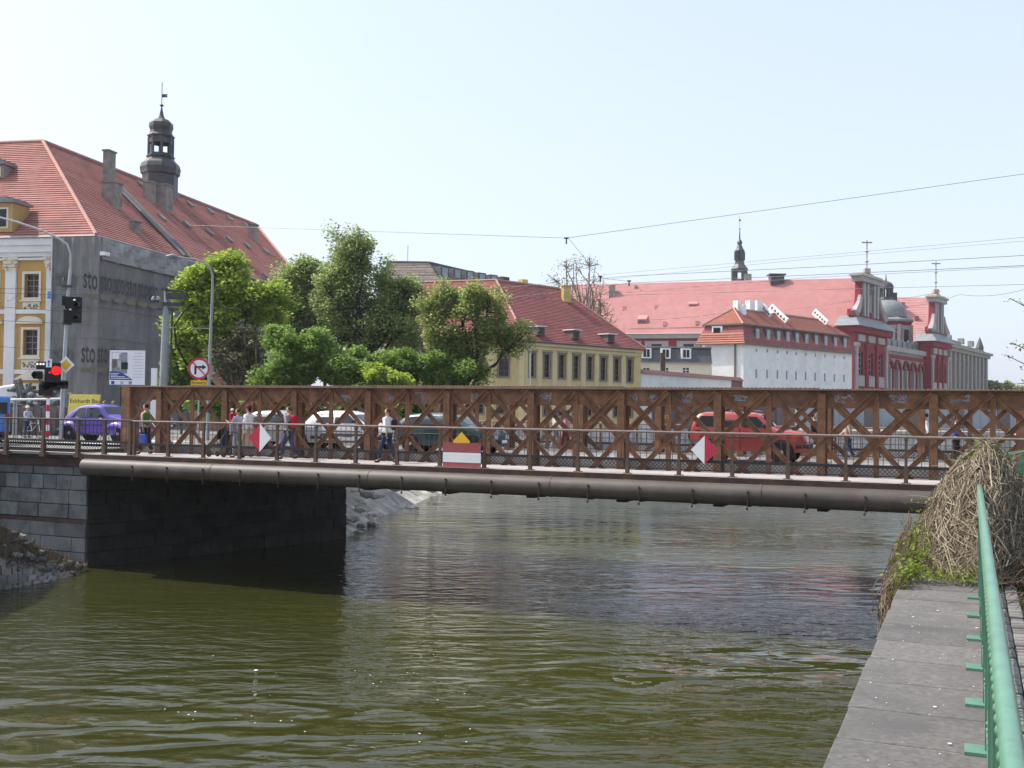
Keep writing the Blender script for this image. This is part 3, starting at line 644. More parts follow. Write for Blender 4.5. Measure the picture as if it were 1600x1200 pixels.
# ------------------------------------------------------------------ buildings
class Wall:
    def __init__(s, P0, P1, flip=False):
        s.P = Vector((P0[0], P0[1], 0)); s.d = Vector((P1[0]-P0[0], P1[1]-P0[1], 0)); s.L = s.d.length; s.d.normalize()
        s.m = Vector((s.d.y, -s.d.x, 0))
        if s.m.dot(EYE-s.P) < 0: s.m = -s.m
        if flip: s.m = -s.m
    def pt(s, a, z, o=0): return s.P + s.d*a + s.m*o + Vector((0, 0, z))
    def hit(s, px, py, o=0): q = on_plane(px, py, s.P + s.m*o, s.m); return (q-s.P).dot(s.d), q.z
    def box(s, mb, a0, a1, z0, z1, o0, o1):
        mb.hexa([s.pt(a0,z0,o1), s.pt(a1,z0,o1), s.pt(a1,z0,o0), s.pt(a0,z0,o0), s.pt(a0,z1,o1), s.pt(a1,z1,o1), s.pt(a1,z1,o0), s.pt(a0,z1,o0)]); return mb
    def build(s, name, m, parent, z0, z1, holes=(), depth=.22, a0=0, a1=None):
        a1 = s.L if a1 is None else a1; mb = MB()
        holes = [(max(a0, h[0]), min(a1, h[1]), h[2], h[3]) for h in holes]
        A = sorted({a0, a1, *[h[0] for h in holes], *[h[1] for h in holes]}); Zs = sorted({z0, z1, *[h[2] for h in holes], *[h[3] for h in holes]})
        for i in range(len(A)-1):
            for j in range(len(Zs)-1):
                ca, cz = (A[i]+A[i+1])/2, (Zs[j]+Zs[j+1])/2
                if any(h[0] < ca < h[1] and h[2] < cz < h[3] for h in holes): continue
                mb.poly(s.pt(A[i],Zs[j]), s.pt(A[i+1],Zs[j]), s.pt(A[i+1],Zs[j+1]), s.pt(A[i],Zs[j+1]))
        for h in holes:
            for (p, q) in (((h[0],h[2]),(h[1],h[2])), ((h[1],h[2]),(h[1],h[3])), ((h[1],h[3]),(h[0],h[3])), ((h[0],h[3]),(h[0],h[2]))):
                mb.poly(s.pt(p[0],p[1]), s.pt(q[0],q[1]), s.pt(q[0],q[1],-depth), s.pt(p[0],p[1],-depth))
        return mb.build(name, m, parent)
    def window(s, parent, a0, a1, z0, z1, depth=.2, fm='cream', pm='glass', nx=2, nz=3, fw=.06):
        f = MB(); o0, o1 = -depth+.01, -depth+.06
        for k in range(nx+1): a = a0+(a1-a0-fw)*k/nx; s.box(f, a, a+fw, z0, z1, o0, o1)
        for k in range(nz+1): z = z0+(z1-z0-fw)*k/nz; s.box(f, a0+.001, a1-.001, z, z+fw, o0, o1-.012)
        o = f.build('window', fm, parent)
        MB().poly(s.pt(a0,z0,-depth+.02), s.pt(a1,z0,-depth+.02), s.pt(a1,z1,-depth+.02), s.pt(a0,z1,-depth+.02)).build('pane', pm, o)
        return o
def courses(A, B_, C_, D_, n, lip=.035):
    A, B_, C_, D_ = map(Vector, (A, B_, C_, D_)); nr = (B_-A).cross(D_-A).normalized()
    if nr.z < 0: nr = -nr
    mb = MB()
    for k in range(n):
        a, b = A.lerp(D_, k/n), B_.lerp(C_, k/n); c, d = B_.lerp(C_, (k+1)/n), A.lerp(D_, (k+1)/n)
        mb.add([a+nr*lip, b+nr*lip, c, d, a, b], [(0,1,2,3), (4,5,1,0)])
    return mb
def text(name, s, size, m, parent, org, d, up, off=.0, bold=0., shear=0., xs=1.):
    cu = bpy.data.curves.new(name, 'FONT'); cu.body = s; cu.size = size; cu.align_x = 'CENTER'; cu.align_y = 'CENTER'; cu.offset = bold; cu.shear = shear; cu.fill_mode = 'FRONT'; cu.resolution_u = 3
    to = bpy.data.objects.new('tmp', cu); COL.objects.link(to); bpy.context.view_layer.update()
    me = bpy.data.meshes.new_from_object(to.evaluated_get(bpy.context.evaluated_depsgraph_get())); bpy.data.objects.remove(to); bpy.data.curves.remove(cu)
    d = Vector(d).normalized(); up = Vector(up).normalized(); n_ = d.cross(up); org = Vector(org)
    for v in me.vertices: v.co = org + d*(v.co.x*xs) + up*v.co.y + n_*off
    me.name = name; me.materials.clear(); me.materials.append(M[m]); return link(name, me, parent)

# ---- palace with red roof, ridge turret and netted flank
GZ = 4.42
C0 = at_y(150, 368, 72); ez = C0.z; fd = Vector((-.981,.195,0)).normalized(); sd = Vector((.215,.9766,0)).normalized()
R0 = at_y(67, 222, 84); R1 = at_z(400, 352, R0.z); rz_ = R0.z
pal = thing('corner_palace', 'ochre baroque palace with steep red roof and black ridge turret at left', 'building', (C0.x, C0.y, GZ), world=True)
ins = .55
fw_ = Wall(C0 + fd*.0 - fd*0 + sd*ins - fd*-ins, C0 + fd*26 + sd*ins)   # front wall
fw_.P = C0 + sd*ins + fd*ins; fw_.P.z = 0; fw_.d = fd.copy(); fw_.L = 26; fw_.m = Vector((fd.y, -fd.x, 0)); 
if fw_.m.dot(EYE-fw_.P) < 0: fw_.m = -fw_.m
sw_ = Wall(C0 + sd*ins + fd*ins, C0 + sd*36.2 + fd*ins)
holes = []; wins = []
a_c = fw_.hit(50, 446)[0]; sp = 3.13
rowz = [(fw_.hit(50,465)[1], fw_.hit(50,428)[1]), (fw_.hit(50,555)[1], fw_.hit(50,515)[1]), (fw_.hit(50,642)[1]-.3, fw_.hit(50,603)[1])]
for c in range(-1, 5):
    for (z0, z1) in rowz:
        a = a_c+sp*c
        if a-.6 > .1: holes.append((a-.55, a+.55, z0, z1))
fw_.build('front_wall', 'ochre', pal, GZ, ez-.05, holes, .3)
for h in holes:
    if h[0] < a_c-1.5: continue
    fw_.window(pal, h[0], h[1], h[2], h[3], .27, 'brownstone', 'glass_purple', 2, 4, .06)
    s_ = MB(); fr = .17
    for b_ in ((h[0]-fr,h[0],h[2]-fr,h[3]+fr), (h[1],h[1]+fr,h[2]-fr,h[3]+fr), (h[0],h[1],h[3],h[3]+fr), (h[0],h[1],h[2]-fr,h[2])): fw_.box(s_, *b_, 0, .07)
    fw_.box(s_, h[0]-.28, h[1]+.28, h[2]-fr-.1, h[2]-fr-.002, 0, .16); fw_.box(s_, h[0]-.1, h[1]+.1, h[2]-.95, h[2]-fr-.12, 0, .05)
    s_.build('window_surround', 'cream', pal)
    top = h[3]+fr
    if h[3] < rowz[0][0]:
        p_ = MB(); cx = (h[0]+h[1])/2
        if h[3] > rowz[1][0]:
            arc = [(cx+.95*math.cos(t), top+.35+.38*math.sin(t)) for t in np.linspace(0, math.pi, 9)]
        else: arc = [(cx+.95, top+.35), (cx, top+.85), (cx-.95, top+.35)]
        pts = [fw_.pt(a, z, .22) for a, z in arc]; bk = [fw_.pt(a, z, 0) for a, z in arc]; n_ = len(pts)
        p_.add(pts+bk, [tuple(range(n_))] + [(i, (i+1) % n_, n_+(i+1) % n_, n_+i) for i in range(n_)]); fw_.box(p_, cx-1.02, cx+1.02, top+.22, top+.345, 0, .26)
        p_.build('pediment', 'cream', pal)
    rl_ = MB()
    for k in range(16):
        x, z = random.uniform(h[0]+.05,h[1]-.05), random.uniform(h[2]-.85,h[2]-.45); fw_.box(rl_, x-.07, x+.07, z-.05, z+.05, .05, .08)
    rl_.build('carved_relief', 'chimney', pal)
zc1, zc2 = fw_.hit(50,582-92)[1], fw_.hit(50,484)[1]
for c in range(-1, 5):
    a = a_c+sp*(c+.5)
    if a < 1: continue
    p_ = MB(); zt = fw_.hit(20,424)[1]
    fw_.box(p_, a-.40, a+.40, GZ, zt, 0, .14); fw_.box(p_, a-.52, a+.52, GZ, GZ+1.4, 0, .2)
    p_.build('pilaster', 'palewhite', pal)
    cp_ = MB()
    for k in range(4): fw_.box(cp_, a-.42-.05*k, a+.42+.05*k, zt+.002+.24*k, zt+.24*k+.225, 0, .16+.04*k)
    for k in range(14): x, z = a+random.uniform(-.45,.45), zt+random.uniform(.1,.9); fw_.box(cp_, x-.06, x+.06, z-.07, z+.07, .15, .34)
    cp_.build('capital', 'cream', pal)
b_ = MB()
for py, th, o in ((487,.28,.10), (581,.3,.10), (405,.16,.2)):
    z = fw_.hit(50,py)[1]; fw_.box(b_, 0, 26, z-th/2, z+th/2, 0, o)
b_.build('string_course', 'palewhite', pal)
ent = MB(); z0 = fw_.hit(50,404)[1]
fw_.box(ent, 0, 26, z0+.1, z0+.75, 0, .26); fw_.box(ent, 0, 26, ez-1.0, ez-.55, 0, .42); fw_.box(ent, 0, 26, ez-.548, ez-.06, 0, .52); ent.build('cornice', 'palewhite', pal)
sw_.build('side_wall', 'graywall', pal, GZ, ez-.05)
MB().poly(sw_.pt(sw_.L,GZ), sw_.pt(sw_.L,ez), R1-Vector((0,0,.1)), Vector((R1.x-9,R1.y+2,ez)), Vector((R1.x-9,R1.y+2,GZ))).build('gable_wall', 'graywall', pal)
# roof
E1 = C0 + sd*36.6; FL = C0 + fd*26
courses(FL, C0, R0, R0+fd*17, 46, .05).build('front_roof', 'tile_palace', pal)
courses(C0, E1, R1, R0, 46, .05).build('side_roof', 'tile_palace', pal)
MB().poly(R0, R1, Vector((R1.x-9,R1.y+2,ez)), Vector((R0.x-12,R0.y+10,ez))).build('back_roof', 'tile_palace', pal)
r_ = MB(); r_.tube([C0+Vector((0,0,.08)), R0+Vector((0,0,.1))], .13, 6); r_.tube([R0+Vector((0,0,.1)), R1+Vector((0,0,.1))], .13, 6); r_.tube([R0+Vector((0,0,.1)), R0+fd*17+Vector((0,0,.1))], .13, 6); r_.tube([E1+Vector((0,0,.06)), R1+Vector((0,0,.1))], .13, 6)
r_.build('ridge_tiles', 'tile_ridge', pal)
g_ = MB(); g_.tube([FL+Vector((0,0,-.02)), C0+Vector((0,0,-.02))], .09, 6); g_.tube([C0+Vector((0,0,-.02)), E1+Vector((0,0,-.02))], .09, 6); g_.build('gutter', 'pole_grey', pal)
sn = (E1-C0).cross(R0-C0).normalized(); sn = sn if sn.z > 0 else -sn
def on_roof(px, py): return on_plane(px, py, C0, sn)
def chim(px0, px1, pyb, pyt, dep, m, parent, cap=.08, nm='chimney', plane=None, wall=None):
    q = (plane or on_roof)((px0+px1)/2, pyb); w_ = (px1-px0)/F*q.y; H_ = 630.2+.01306*(px0+px1)/2; zt = 6.1+(H_-pyt)*q.y/F
    c_ = MB(); d = wall or sd; n_ = Vector((d.y, -d.x, 0)); wh = max(.12, (w_-abs(d.x)*dep)*.5)
    c_.obox((q.x, q.y, (q.z-1.2+zt)/2), d*(dep/2), n_*wh, Vector((0,0,(zt-q.z+1.2)/2))); 
    if cap: c_.obox((q.x, q.y, zt+.06), d*(dep/2+cap), n_*(wh+cap), Vector((0,0,.06)))
    return c_.build(nm, m, parent)
for a in ((163,177,293,236,1.0), (161,188,318,286,1.1), (204,216,362,346,.8), (225,242,312,285,.9), (244,268,324,290,1.2), (389,402,372,351,.9)): chim(*a, 'chimney', pal)
for px, py in ((252,341),(292,352),(327,364),(358,375),(296,320),(328,331),(358,342),(386,385),(414,393),(384,353),(220,289),(416,433),(330,415)):
    q = on_roof(px, py); up = (R0-C0); up -= sd*up.dot(sd); up.normalize()
    MB().obox(q+sn*.1, sd*.22, up*.42, sn*.09).build('skylight', 'lead', pal)
q0, q1 = on_roof(177,288), on_roof(290,403)
st_ = MB(); st_.bar(q0+sn*.12, q1+sn*.12, .75, .12, sn); st_.build('roof_gangway', 'slate', pal)
st_ = MB(); 
for k in (-1, 1): st_.bar(q0+sn*.22+sd*.42*k, q1+sn*.22+sd*.42*k, .06, .18, sn)
st_.build('gangway_edge', 'lead', pal)
# front dormers
fn_ = (FL-C0).cross(R0-C0).normalized(); fn_ = fn_ if fn_.z > 0 else -fn_
for px, pyb, w_, h_ in ((4,363,1.7,2.0), (-3,279,1.1,1.0)):
    q = on_plane(px, pyb, C0, fn_); fm = fw_.m; d_ = MB(); c_ = q - fm*.75; D2 = .9
    d_.obox((c_.x, c_.y, c_.z+h_/2), fd*(w_/2), fm*-D2, Vector((0,0,h_/2))); d_.build('dormer', 'ochre_dim' if w_ > 1.5 else 'chimney', pal)
    l_ = MB(); l_.obox((c_.x, c_.y, c_.z+h_+.11), fd*(w_/2+.15), fm*1.15, Vector((0,0,.1))); l_.obox((c_.x, c_.y, c_.z+h_+.32), fd*(w_/3), fm*1.1, Vector((0,0,.1))); l_.build('dormer_roof', 'lead', pal)
    g_ = MB(); k_ = c_ + fm*.92; g_.obox((k_.x, k_.y, k_.z+h_*.48), fd*(w_*.32), fm*.03, Vector((0,0,h_*.36))); g_.build('dormer_frame', 'cream', pal)
    g_ = MB(); g_.obox((k_.x+fm.x*.03, k_.y+fm.y*.03, k_.z+h_*.48), fd*(w_*.24), fm*.03, Vector((0,0,h_*.30))); g_.build('dormer_window', 'glass', pal)
# ridge turret
tq = at_z(250, 293, rz_); tq.z = 0; kz = tq.y/F
def tz(py): return 6.1 + (633.5-py)*kz
def twd(w): return w/2*kz
tur = MB(); tur.lathe([(twd(54), tz(335)), (twd(54), tz(274)), (twd(60), tz(271)), (twd(60), tz(268))], tq, 8, .39); tur.build('turret_base', 'copper_dark', pal)
tur = MB(); tur.lathe([(twd(60), tz(267.9)), (twd(62), tz(262)), (twd(57), tz(255)), (twd(46), tz(250)), (twd(40), tz(246)), (twd(44), tz(244.5)), (twd(44), tz(243))], tq, 8, .39); tur.build('turret_skirt', 'copper_dark', pal)
for k in range(8):
    a = .39+k*math.pi/4; p = tq + Vector((math.cos(a), math.sin(a), 0))*twd(36)
    MB().tube([(p.x,p.y,tz(243)), (p.x,p.y,tz(214))], .13, 6).build('turret_post', 'copper_dark', pal)
    p2 = tq + Vector((math.cos(a+math.pi/4), math.sin(a+math.pi/4), 0))*twd(36); MB().bar((p.x,p.y,tz(219)), (p2.x,p2.y,tz(219)), .1, .45).build('turret_lintel', 'copper_dark', pal)
    MB().bar((p.x,p.y,tz(241)), (p2.x,p2.y,tz(241)), .08, .25).build('turret_parapet', 'copper_dark', pal)
tur = MB(); tur.lathe([(twd(38), tz(214)), (twd(43), tz(211)), (twd(35), tz(207)), (twd(33), tz(203)), (twd(37), tz(197)), (twd(36), tz(191)), (twd(26), tz(186)), (twd(12), tz(183)), (twd(7), tz(178)), (twd(3), tz(168)), (twd(1.5), tz(163))], tq, 8, .39); tur.build('onion_dome', 'copper_dark', pal)
tur = MB(); tur.lathe([(.01,tz(164.5)), (.17,tz(163)), (.2,tz(162)), (.17,tz(161)), (.01,tz(159.5))], tq, 10); tur.build('finial_ball', 'copper_dark', pal)
MB().tube([(tq.x,tq.y,tz(160)), (tq.x,tq.y,tz(125))], .035, 6).build('flag_rod', 'iron', pal)
v_ = MB(); v_.poly((tq.x+.02,tq.y,tz(149.5)), (tq.x+.58,tq.y,tz(149)), (tq.x+.46,tq.y,tz(146.5)), (tq.x+.58,tq.y,tz(144)), (tq.x+.02,tq.y,tz(144))); v_.build('weather_vane', 'signblue', pal)

# ---- scaffold netting wrapped round the corner
net = thing('scaffold_netting', 'grey construction netting with repeated dark lettering wrapped round the palace corner', 'netting', (C0.x, C0.y, GZ), world=True)
def sheet(w, a0, a1, z0, z1, o, na, nz, amp, m, nm):
    mb = MB(); g = [[w.pt(a0+(a1-a0)*i/na, z0+(z1-z0)*j/nz, o + amp*(math.sin(i*1.9+j*.35)+.7*math.sin(i*.8-j*.9)+random.gauss(0,.35)) if 0 < i < na else o) for j in range(nz+1)] for i in range(na+1)]
    for i in range(na):
        for j in range(nz): mb.poly(g[i][j], g[i+1][j], g[i+1][j+1], g[i][j+1])
    return mb.build(nm, m, net, True)
af = fw_.hit(80,480,.9)[0]; zt_ = ez-.15
NS0 = sw_.P + sw_.m*1.1 + fw_.m*.9
sheet(fw_, -1.12, af, GZ, zt_, .9, 16, 30, .04, 'net', 'front_sheet')
aS = sw_.hit(312,500,1.1)[0]
sheet(sw_, -.92, aS, GZ, zt_-1.25, 1.1, 44, 30, .045, 'net', 'side_sheet')
sheet(sw_, -.93, aS*.97, zt_-1.5, zt_-.1, 1.3, 40, 8, .08, 'net_light', 'upper_sheet')
MB().tube([fw_.pt(af,GZ,.93), fw_.pt(af,zt_,.93)], .05, 6).build('scaffold_pole', 'galv', net)
for a in np.arange(0, aS, 2.5): MB().tube([sw_.pt(a,GZ,1.0), sw_.pt(a,zt_,1.0)], .04, 5).build('scaffold_pole', 'galv', net)
for zz in np.arange(GZ+2, zt_-1.6, 2.05):
    MB().tube([sw_.pt(a, zz+.03*math.sin(a), 1.20+.05*math.sin(a*2.3)) for a in np.linspace(-.9, aS, 24)], .022, 4).build('net_seam', 'net', net)
    MB().tube([fw_.pt(a, zz, 1.0) for a in np.linspace(-1.1, af, 8)], .02, 4).build('net_seam', 'net', net)
MB().obox(sw_.pt(-.7, sw_.hit(143,393,1.1)[1], 1.35), sw_.d*.3, sw_.m*.18, Vector((0,0,.12))).build('torn_flap', 'white', net)
def sto(w, px, py, sz, m, o, wpx):
    a, z = w.hit(px, py, o); d = w.d if w.d.dot(cr) > 0 else -w.d
    wa = abs(w.hit(px+wpx/2, py, o)[0]-w.hit(px-wpx/2, py, o)[0])
    text('lettering', 'sto', sz, m, net, w.pt(a, z, o), d, Z, 0, .03, 0, wa/(sz*1.42))
    b_ = MB(); w.box(b_, a-wa*.4, a+wa*.4, z-1.25, z-.95, o-.01, o+.004); return b_
for px, py, wp in ((141.5,437,26),(166,440.5,20),(186.5,444.5,18.5),(205.5,448,17.5),(223.5,451.5,16.5),(240.5,455,15.5)): sto(sw_, px, py, 1.95, 'net_text', 1.40, wp).build('yellow_mark', 'net_yellow', net)
sto(fw_, 101, 434, 1.7, 'net_text_faded', 1.06, 38)
for px, py, wp in ((138,552,25),(160.5,552.5,19),(179.5,553,18)): sto(sw_, px, py, 1.95, 'net_text', 1.40, wp).build('yellow_mark', 'net_yellow', net)
sto(fw_, 97, 552, 1.7, 'net_text_faded', 1.06, 38)

# ---- yellow building with red roof in the middle
Yc = at_y(822, 532, 95); yz = Yc.z; Ye = at_z(1009.5, 546, yz); yd = (Ye-Yc).normalized(); yf = Vector((-.94,.34,0)).normalized(); Yf = Yc + yf*14
yb = thing('yellow_building', 'cream yellow two-storey building with dark windows and red tiled roof', 'building', (Yc.x, Yc.y, GZ), world=True)
yi = Vector((-yd.y, yd.x, 0)); yi = yi if yi.y > 0 else -yi
Wy = Wall(Yc + yi*.4 + yd*.3, Ye + yi*.4 - yd*.3); Wf = Wall(Yc + yi*.4 + yd*.3, Yf + yd*.5 + yi*.2)
hs = []
for px, t_, b_ in ((831,552,588.6),(855,553.4,589.7),(878,554.8,590.8),(900.5,556.2,592),(922,557.6,593),(943,559,594),(964,560.3,595.4),(984.5,561.6,596.5)):
    a, zt = Wy.hit(px, t_); zb = Wy.hit(px, b_)[1]; hs.append((a-.40, a+.40, zb, zt)); hs.append((a-.40, a+.40, zb-3.4, zt-3.3))
Wy.build('long_wall', 'yellow_wall', yb, GZ, yz-.05, hs, .25)
hf = []
for px in (787, 748, 709, 671):
    a, zt = Wf.hit(px, 553); hf.append((a-.50, a+.50, Wf.hit(px,588)[1], zt)); hf.append((a-.5, a+.5, Wf.hit(px,588)[1]-3.3, zt-3.3))
Wf.build('front_wall', 'yellow_wall', yb, GZ, yz-.05, hf, .25)
for w, H_ in ((Wy, hs), (Wf, hf)):
    for h in H_:
        w.window(yb, h[0], h[1], h[2], h[3], .22, 'darkwall', 'glass_purple', 2, 4, .045)
        s_ = MB(); fr = .13
        for b_ in ((h[0]-fr,h[0],h[2]-fr,h[3]+fr), (h[1],h[1]+fr,h[2]-fr,h[3]+fr), (h[0],h[1],h[3],h[3]+fr), (h[0],h[1],h[2]-fr,h[2])): w.box(s_, *b_, 0, .06)
        w.box(s_, h[0]-.25, h[1]+.25, h[3]+fr+.002, h[3]+fr+.1, 0, .12); s_.build('window_surround', 'brownstone', yb)
    p_ = MB(); us = sorted({round((h[0]+h[1])/2, 3) for h in H_})
    for k in range(len(us)-1): m_ = (us[k]+us[k+1])/2; w.box(p_, m_-.28, m_+.28, GZ, H_[0][3]+.35, 0, .05)
    w.box(p_, .02, .55, GZ, yz-.7, 0, .055); p_.build('pilaster_strips', 'yellow_pil', yb)
    c_ = MB(); w.box(c_, -.1, w.L+.1, yz-.36, yz-.06, 0, .28); w.box(c_, -.05, w.L+.05, yz-.7, yz-.37, 0, .10); c_.build('cornice', 'yellow_pil', yb)
MB().obox(Wy.pt(.55, yz-2.6, .10), Wy.d*.05, Wy.m*.05, Vector((0,0,2.3))).build('downpipe', 'palewhite', yb)
YR0 = at_y(775.3, 438.3, 102); YR1 = at_z(873, 451.4, YR0.z)
YL = Yf; YRL = YR0 + yf*12
Yk = Ye + yi*11 + yd*2
courses(Yc, Ye, YR1, YR0, 38, .045).build('long_roof', 'tile_yellow', yb)
courses(YL, Yc, YR0, YRL, 38, .045).build('front_roof', 'tile_yellow', yb)
MB().poly(Ye, Yk, YR1).build('end_roof', 'tile_yellow', yb); MB().poly(YR0, YR1, Yk, Yf+yi*9).build('back_roof', 'tile_yellow', yb)
wy2 = Wall(Ye + yi*.4 - yd*.3, Yk); wy2.build('end_wall', 'white_wall', yb, GZ, yz-.05)
r_ = MB()
for a, b in ((Yc, YR0), (YR0, YR1), (YR1, Ye), (YR0, YRL)): r_.tube([a+Vector((0,0,.06)), b+Vector((0,0,.08))], .11, 6)
r_.build('ridge_tiles', 'tile_ridge', yb)
MB().tube([Yc-Vector((0,0,.03)), Ye-Vector((0,0,.03))], .08, 6).build('gutter', 'darkwall', yb)
yn = (Ye-Yc).cross(YR0-Yc).normalized(); yn = yn if yn.z > 0 else -yn
def on_yr(px, py): return on_plane(px, py, Yc, yn)
chim(876,893,467,447,1.0,'chimney_yellow',yb,.1,plane=on_yr,wall=yd)
for a in ((783,793,444,434),(813,821,446,437)):
    q = at_y((a[0]+a[1])/2, a[2], 112); q2 = at_y((a[0]+a[1])/2, a[3], 112); MB().obox((q.x,q.y,(q.z-1.5+q2.z)/2), yd*.4, yi*.35, Vector((0,0,(q2.z-q.z+1.5)/2))).build('chimney', 'chimney_yellow' if a[0] > 800 else 'brick', yb)
for px, py in ((841,523),(896,528),(951,534)):
    q = on_yr(px, py); d_ = MB(); m_ = Wy.m
    d_.obox(q + Vector((0,0,.30)) - m_*.2, yd*.48, m_*.55, Vector((0,0,.36))); o = d_.build('dormer', 'darkwall', yb)
    d_ = MB(); d_.obox(q + Vector((0,0,.72)) - m_*.2, yd*.62, m_*.8, Vector((0,0,.04))); d_.build('dormer_roof', 'signwhite', yb)
    d_ = MB(); d_.obox(q + Vector((0,0,.30)) + m_*.36, yd*.30, m_*.02, Vector((0,0,.24))); d_.build('dormer_window', 'glass', yb)

# ---- dark mansard behind it
Gc = at_y(686, 436, 150); Gt = at_y(670, 411, 153); gz = Gc.z
gb = thing('mansard_house', 'far house with weathered grey mansard roof and a row of pale dormers', 'building', (Gc.x, Gc.y, GZ), world=True)
Gl = at_y(590, 436, 151); Gtl = at_y(606, 410, 154); Ge = at_z(800, 449, gz); Gte = at_z(783, 437, Gt.z)
courses(Gl, Gc, Gt, Gtl, 10, .08).build('front_roof', 'tile_grey', gb); courses(Gc, Ge, Gte, Gt, 10, .05).build('side_roof', 'slate', gb)
MB().poly(Gtl, Gt, Gte, Gte+Vector((-12,6,0)), Gtl+Vector((-2,10,0))).build('flat_roof', 'slate', gb)
wg1, wg2 = Wall(Gl, Gc), Wall(Gc, Ge); wg1.build('front_wall', 'graywall', gb, GZ, gz); wg2.build('side_wall', 'graywall', gb, GZ, gz)
MB().tube([Gtl+Z*.1, Gt+Z*.1, Gte+Z*.1], .16, 6).build('roof_edge', 'slate', gb)
for k in range(6):
    f_ = (k+.5)/6; q = Gc.lerp(Ge, f_).lerp(Gt.lerp(Gte, f_), .45)
    MB().obox(q + wg2.m*.1, wg2.d*.75, wg2.m*.8, Vector((0,0,.85))).build('dormer', 'slate', gb)
    MB().obox(q + wg2.m*.92, wg2.d*.5, wg2.m*.03, Vector((0,0,.65))).build('dormer_window', 'glass_lit', gb)
a_ = at_y(637, 411, 156); MB().tube([a_, a_+Z*2.6], .04, 5).build('antenna', 'iron', gb)

# ---- slate-roofed house and low wall between
hb = thing('slate_house', 'low house with slate mansard and white dormer windows beside the white block', 'building', at_y(1050, 640, 138), world=True)
Hl, Hr = at_y(985, 566, 136), at_y(1112, 566, 136); hw = Wall(Hl, Hr); hz = 6.1+(644-566)*136/F; hz2 = 6.1+(644-543)*136/F
hh = [(hw.hit(px,575)[0]-.45, hw.hit(px,575)[0]+.45, hw.hit(px,583)[1], hw.hit(px,574)[1]) for px in (1010,1040,1072)]
hw.build('wall', 'cream', hb, GZ, hz, hh, .2)
for h in hh: hw.window(hb, *h, .18, 'white', 'glass', 2, 2, .07)
m_ = MB(); m_.poly(hw.pt(0,hz,.3), hw.pt(hw.L,hz,.3), hw.pt(hw.L,hz2,-.7), hw.pt(0,hz2,-.7)); m_.build('mansard_roof', 'slate', hb)
m_ = MB(); hw.box(m_, 0, hw.L, hz2, hz2+.15, -6, -.4); hw.box(m_, 0, hw.L, hz-.12, hz+.02, 0, .4); m_.build('roof_edge', 'lead', hb)
for px in (1010,1040,1072):
    a = hw.hit(px,555)[0]; m_ = MB(); hw.box(m_, a-.62, a+.62, hz+.45, hz2-.1, -.8, .12); m_.build('dormer', 'white', hb)
    m_ = MB(); hw.box(m_, a-.40, a-.04, hz+.6, hz2-.28, .10, .14); hw.box(m_, a+.04, a+.40, hz+.6, hz2-.28, .10, .14); m_.build('dormer_window', 'glass', hb)
q = at_y(1035.5, 585, 130); MB().obox((q.x,q.y,(GZ+13.2)/2), (.27,0,0), (0,.3,0), (0,0,(13.2-GZ)/2)).build('brick_stack', 'brick', hb)
lw = thing('garden_wall', 'low white wall with brown tiled cap in front of the slate house', 'wall', at_y(1080, 640, 118), world=True)
L0 = at_y(1002, 583, 108); L1 = at_z(1143, 594, L0.z); L2 = at_z(1160, 595.5, L0.z); lww = Wall(L0, L2)
aL = lww.hit(1143,594)[0]
m_ = MB(); lww.box(m_, 0, aL, GZ, L0.z, -.3, 0); m_.build('wall_face', 'white_wall', lw)
m_ = MB(); m_.hexa([lww.pt(-.2,L0.z,.25), lww.pt(lww.L,L0.z,.25), lww.pt(lww.L,L0.z,-.5), lww.pt(-.2,L0.z,-.5), lww.pt(-.2,L0.z+.42,-.2), lww.pt(lww.L,L0.z+.42,-.2), lww.pt(lww.L,L0.z+.42,-.5), lww.pt(-.2,L0.z+.42,-.5)]); m_.build('tiled_cap', 'capbrown', lw)
m_ = MB(); lww.box(m_, aL+.003, lww.L, GZ, L0.z, -.6, .05); m_.build('end_pier', 'capbrown', lw)

# ---- white block with orange mansard roof
Wc = at_y(1162, 537, 150); wz = Wc.z; We = at_z(1331, 552.6, wz); wd = (We-Wc).normalized(); wf = Vector((-.85,.53,0)).normalized(); Wl = Wc + wf*6.15
wb = thing('white_block', 'long white building with slit windows, row of dormers and orange hipped roof', 'building', (Wc.x, Wc.y, GZ), world=True)
wi = Vector((-wd.y, wd.x, 0)); wi = wi if wi.y > 0 else -wi
Wa, Wb = Wall(Wc, We), Wall(Wc, Wl)
pxs = (1182,1199,1215,1229.5,1244,1259,1274,1289,1304,1319); hs = []
for k, px in enumerate(pxs):
    f_ = k/9; a = Wa.hit(px, 560)[0]
    zt = Wa.hit(px, 576.5+f_*9)[1]; zb = Wa.hit(px, 590.5+f_*7)[1]; hs.append((a-.22, a+.22, zb, zt))
    zt = Wa.hit(px, 544.5+f_*12)[1]; zb = Wa.hit(px, 549.5+f_*12)[1]; hs.append((a-.2, a+.2, zb, zt))
Wa.build('long_wall', 'white_wall', wb, GZ, wz, hs, .3)
for h in hs: Wa.window(wb, *h, .25, 'lead', 'glass', 1, 2, .05)
hb_ = [(Wb.hit(1109,580)[0]-.3, Wb.hit(1109,580)[0]+.3, Wb.hit(1109,585)[1], Wb.hit(1109,574)[1]), (Wb.hit(1109,545)[0]-.25, Wb.hit(1109,545)[0]+.25, Wb.hit(1109,546)[1], Wb.hit(1109,542)[1])]
Wb.build('end_wall', 'white_wall', wb, GZ, wz, hb_, .3)
for h in hb_: Wb.window(wb, *h, .25, 'lead', 'glass', 1, 2, .05)
m_ = MB(); Wb.box(m_, Wb.hit(1149,560)[0]-.12, Wb.hit(1149,560)[0]+.12, GZ, wz, 0, .2); m_.build('downpipe', 'darkwall', wb)
mz = 6.1+(645.4-506.3)*150/F
o_ = .5
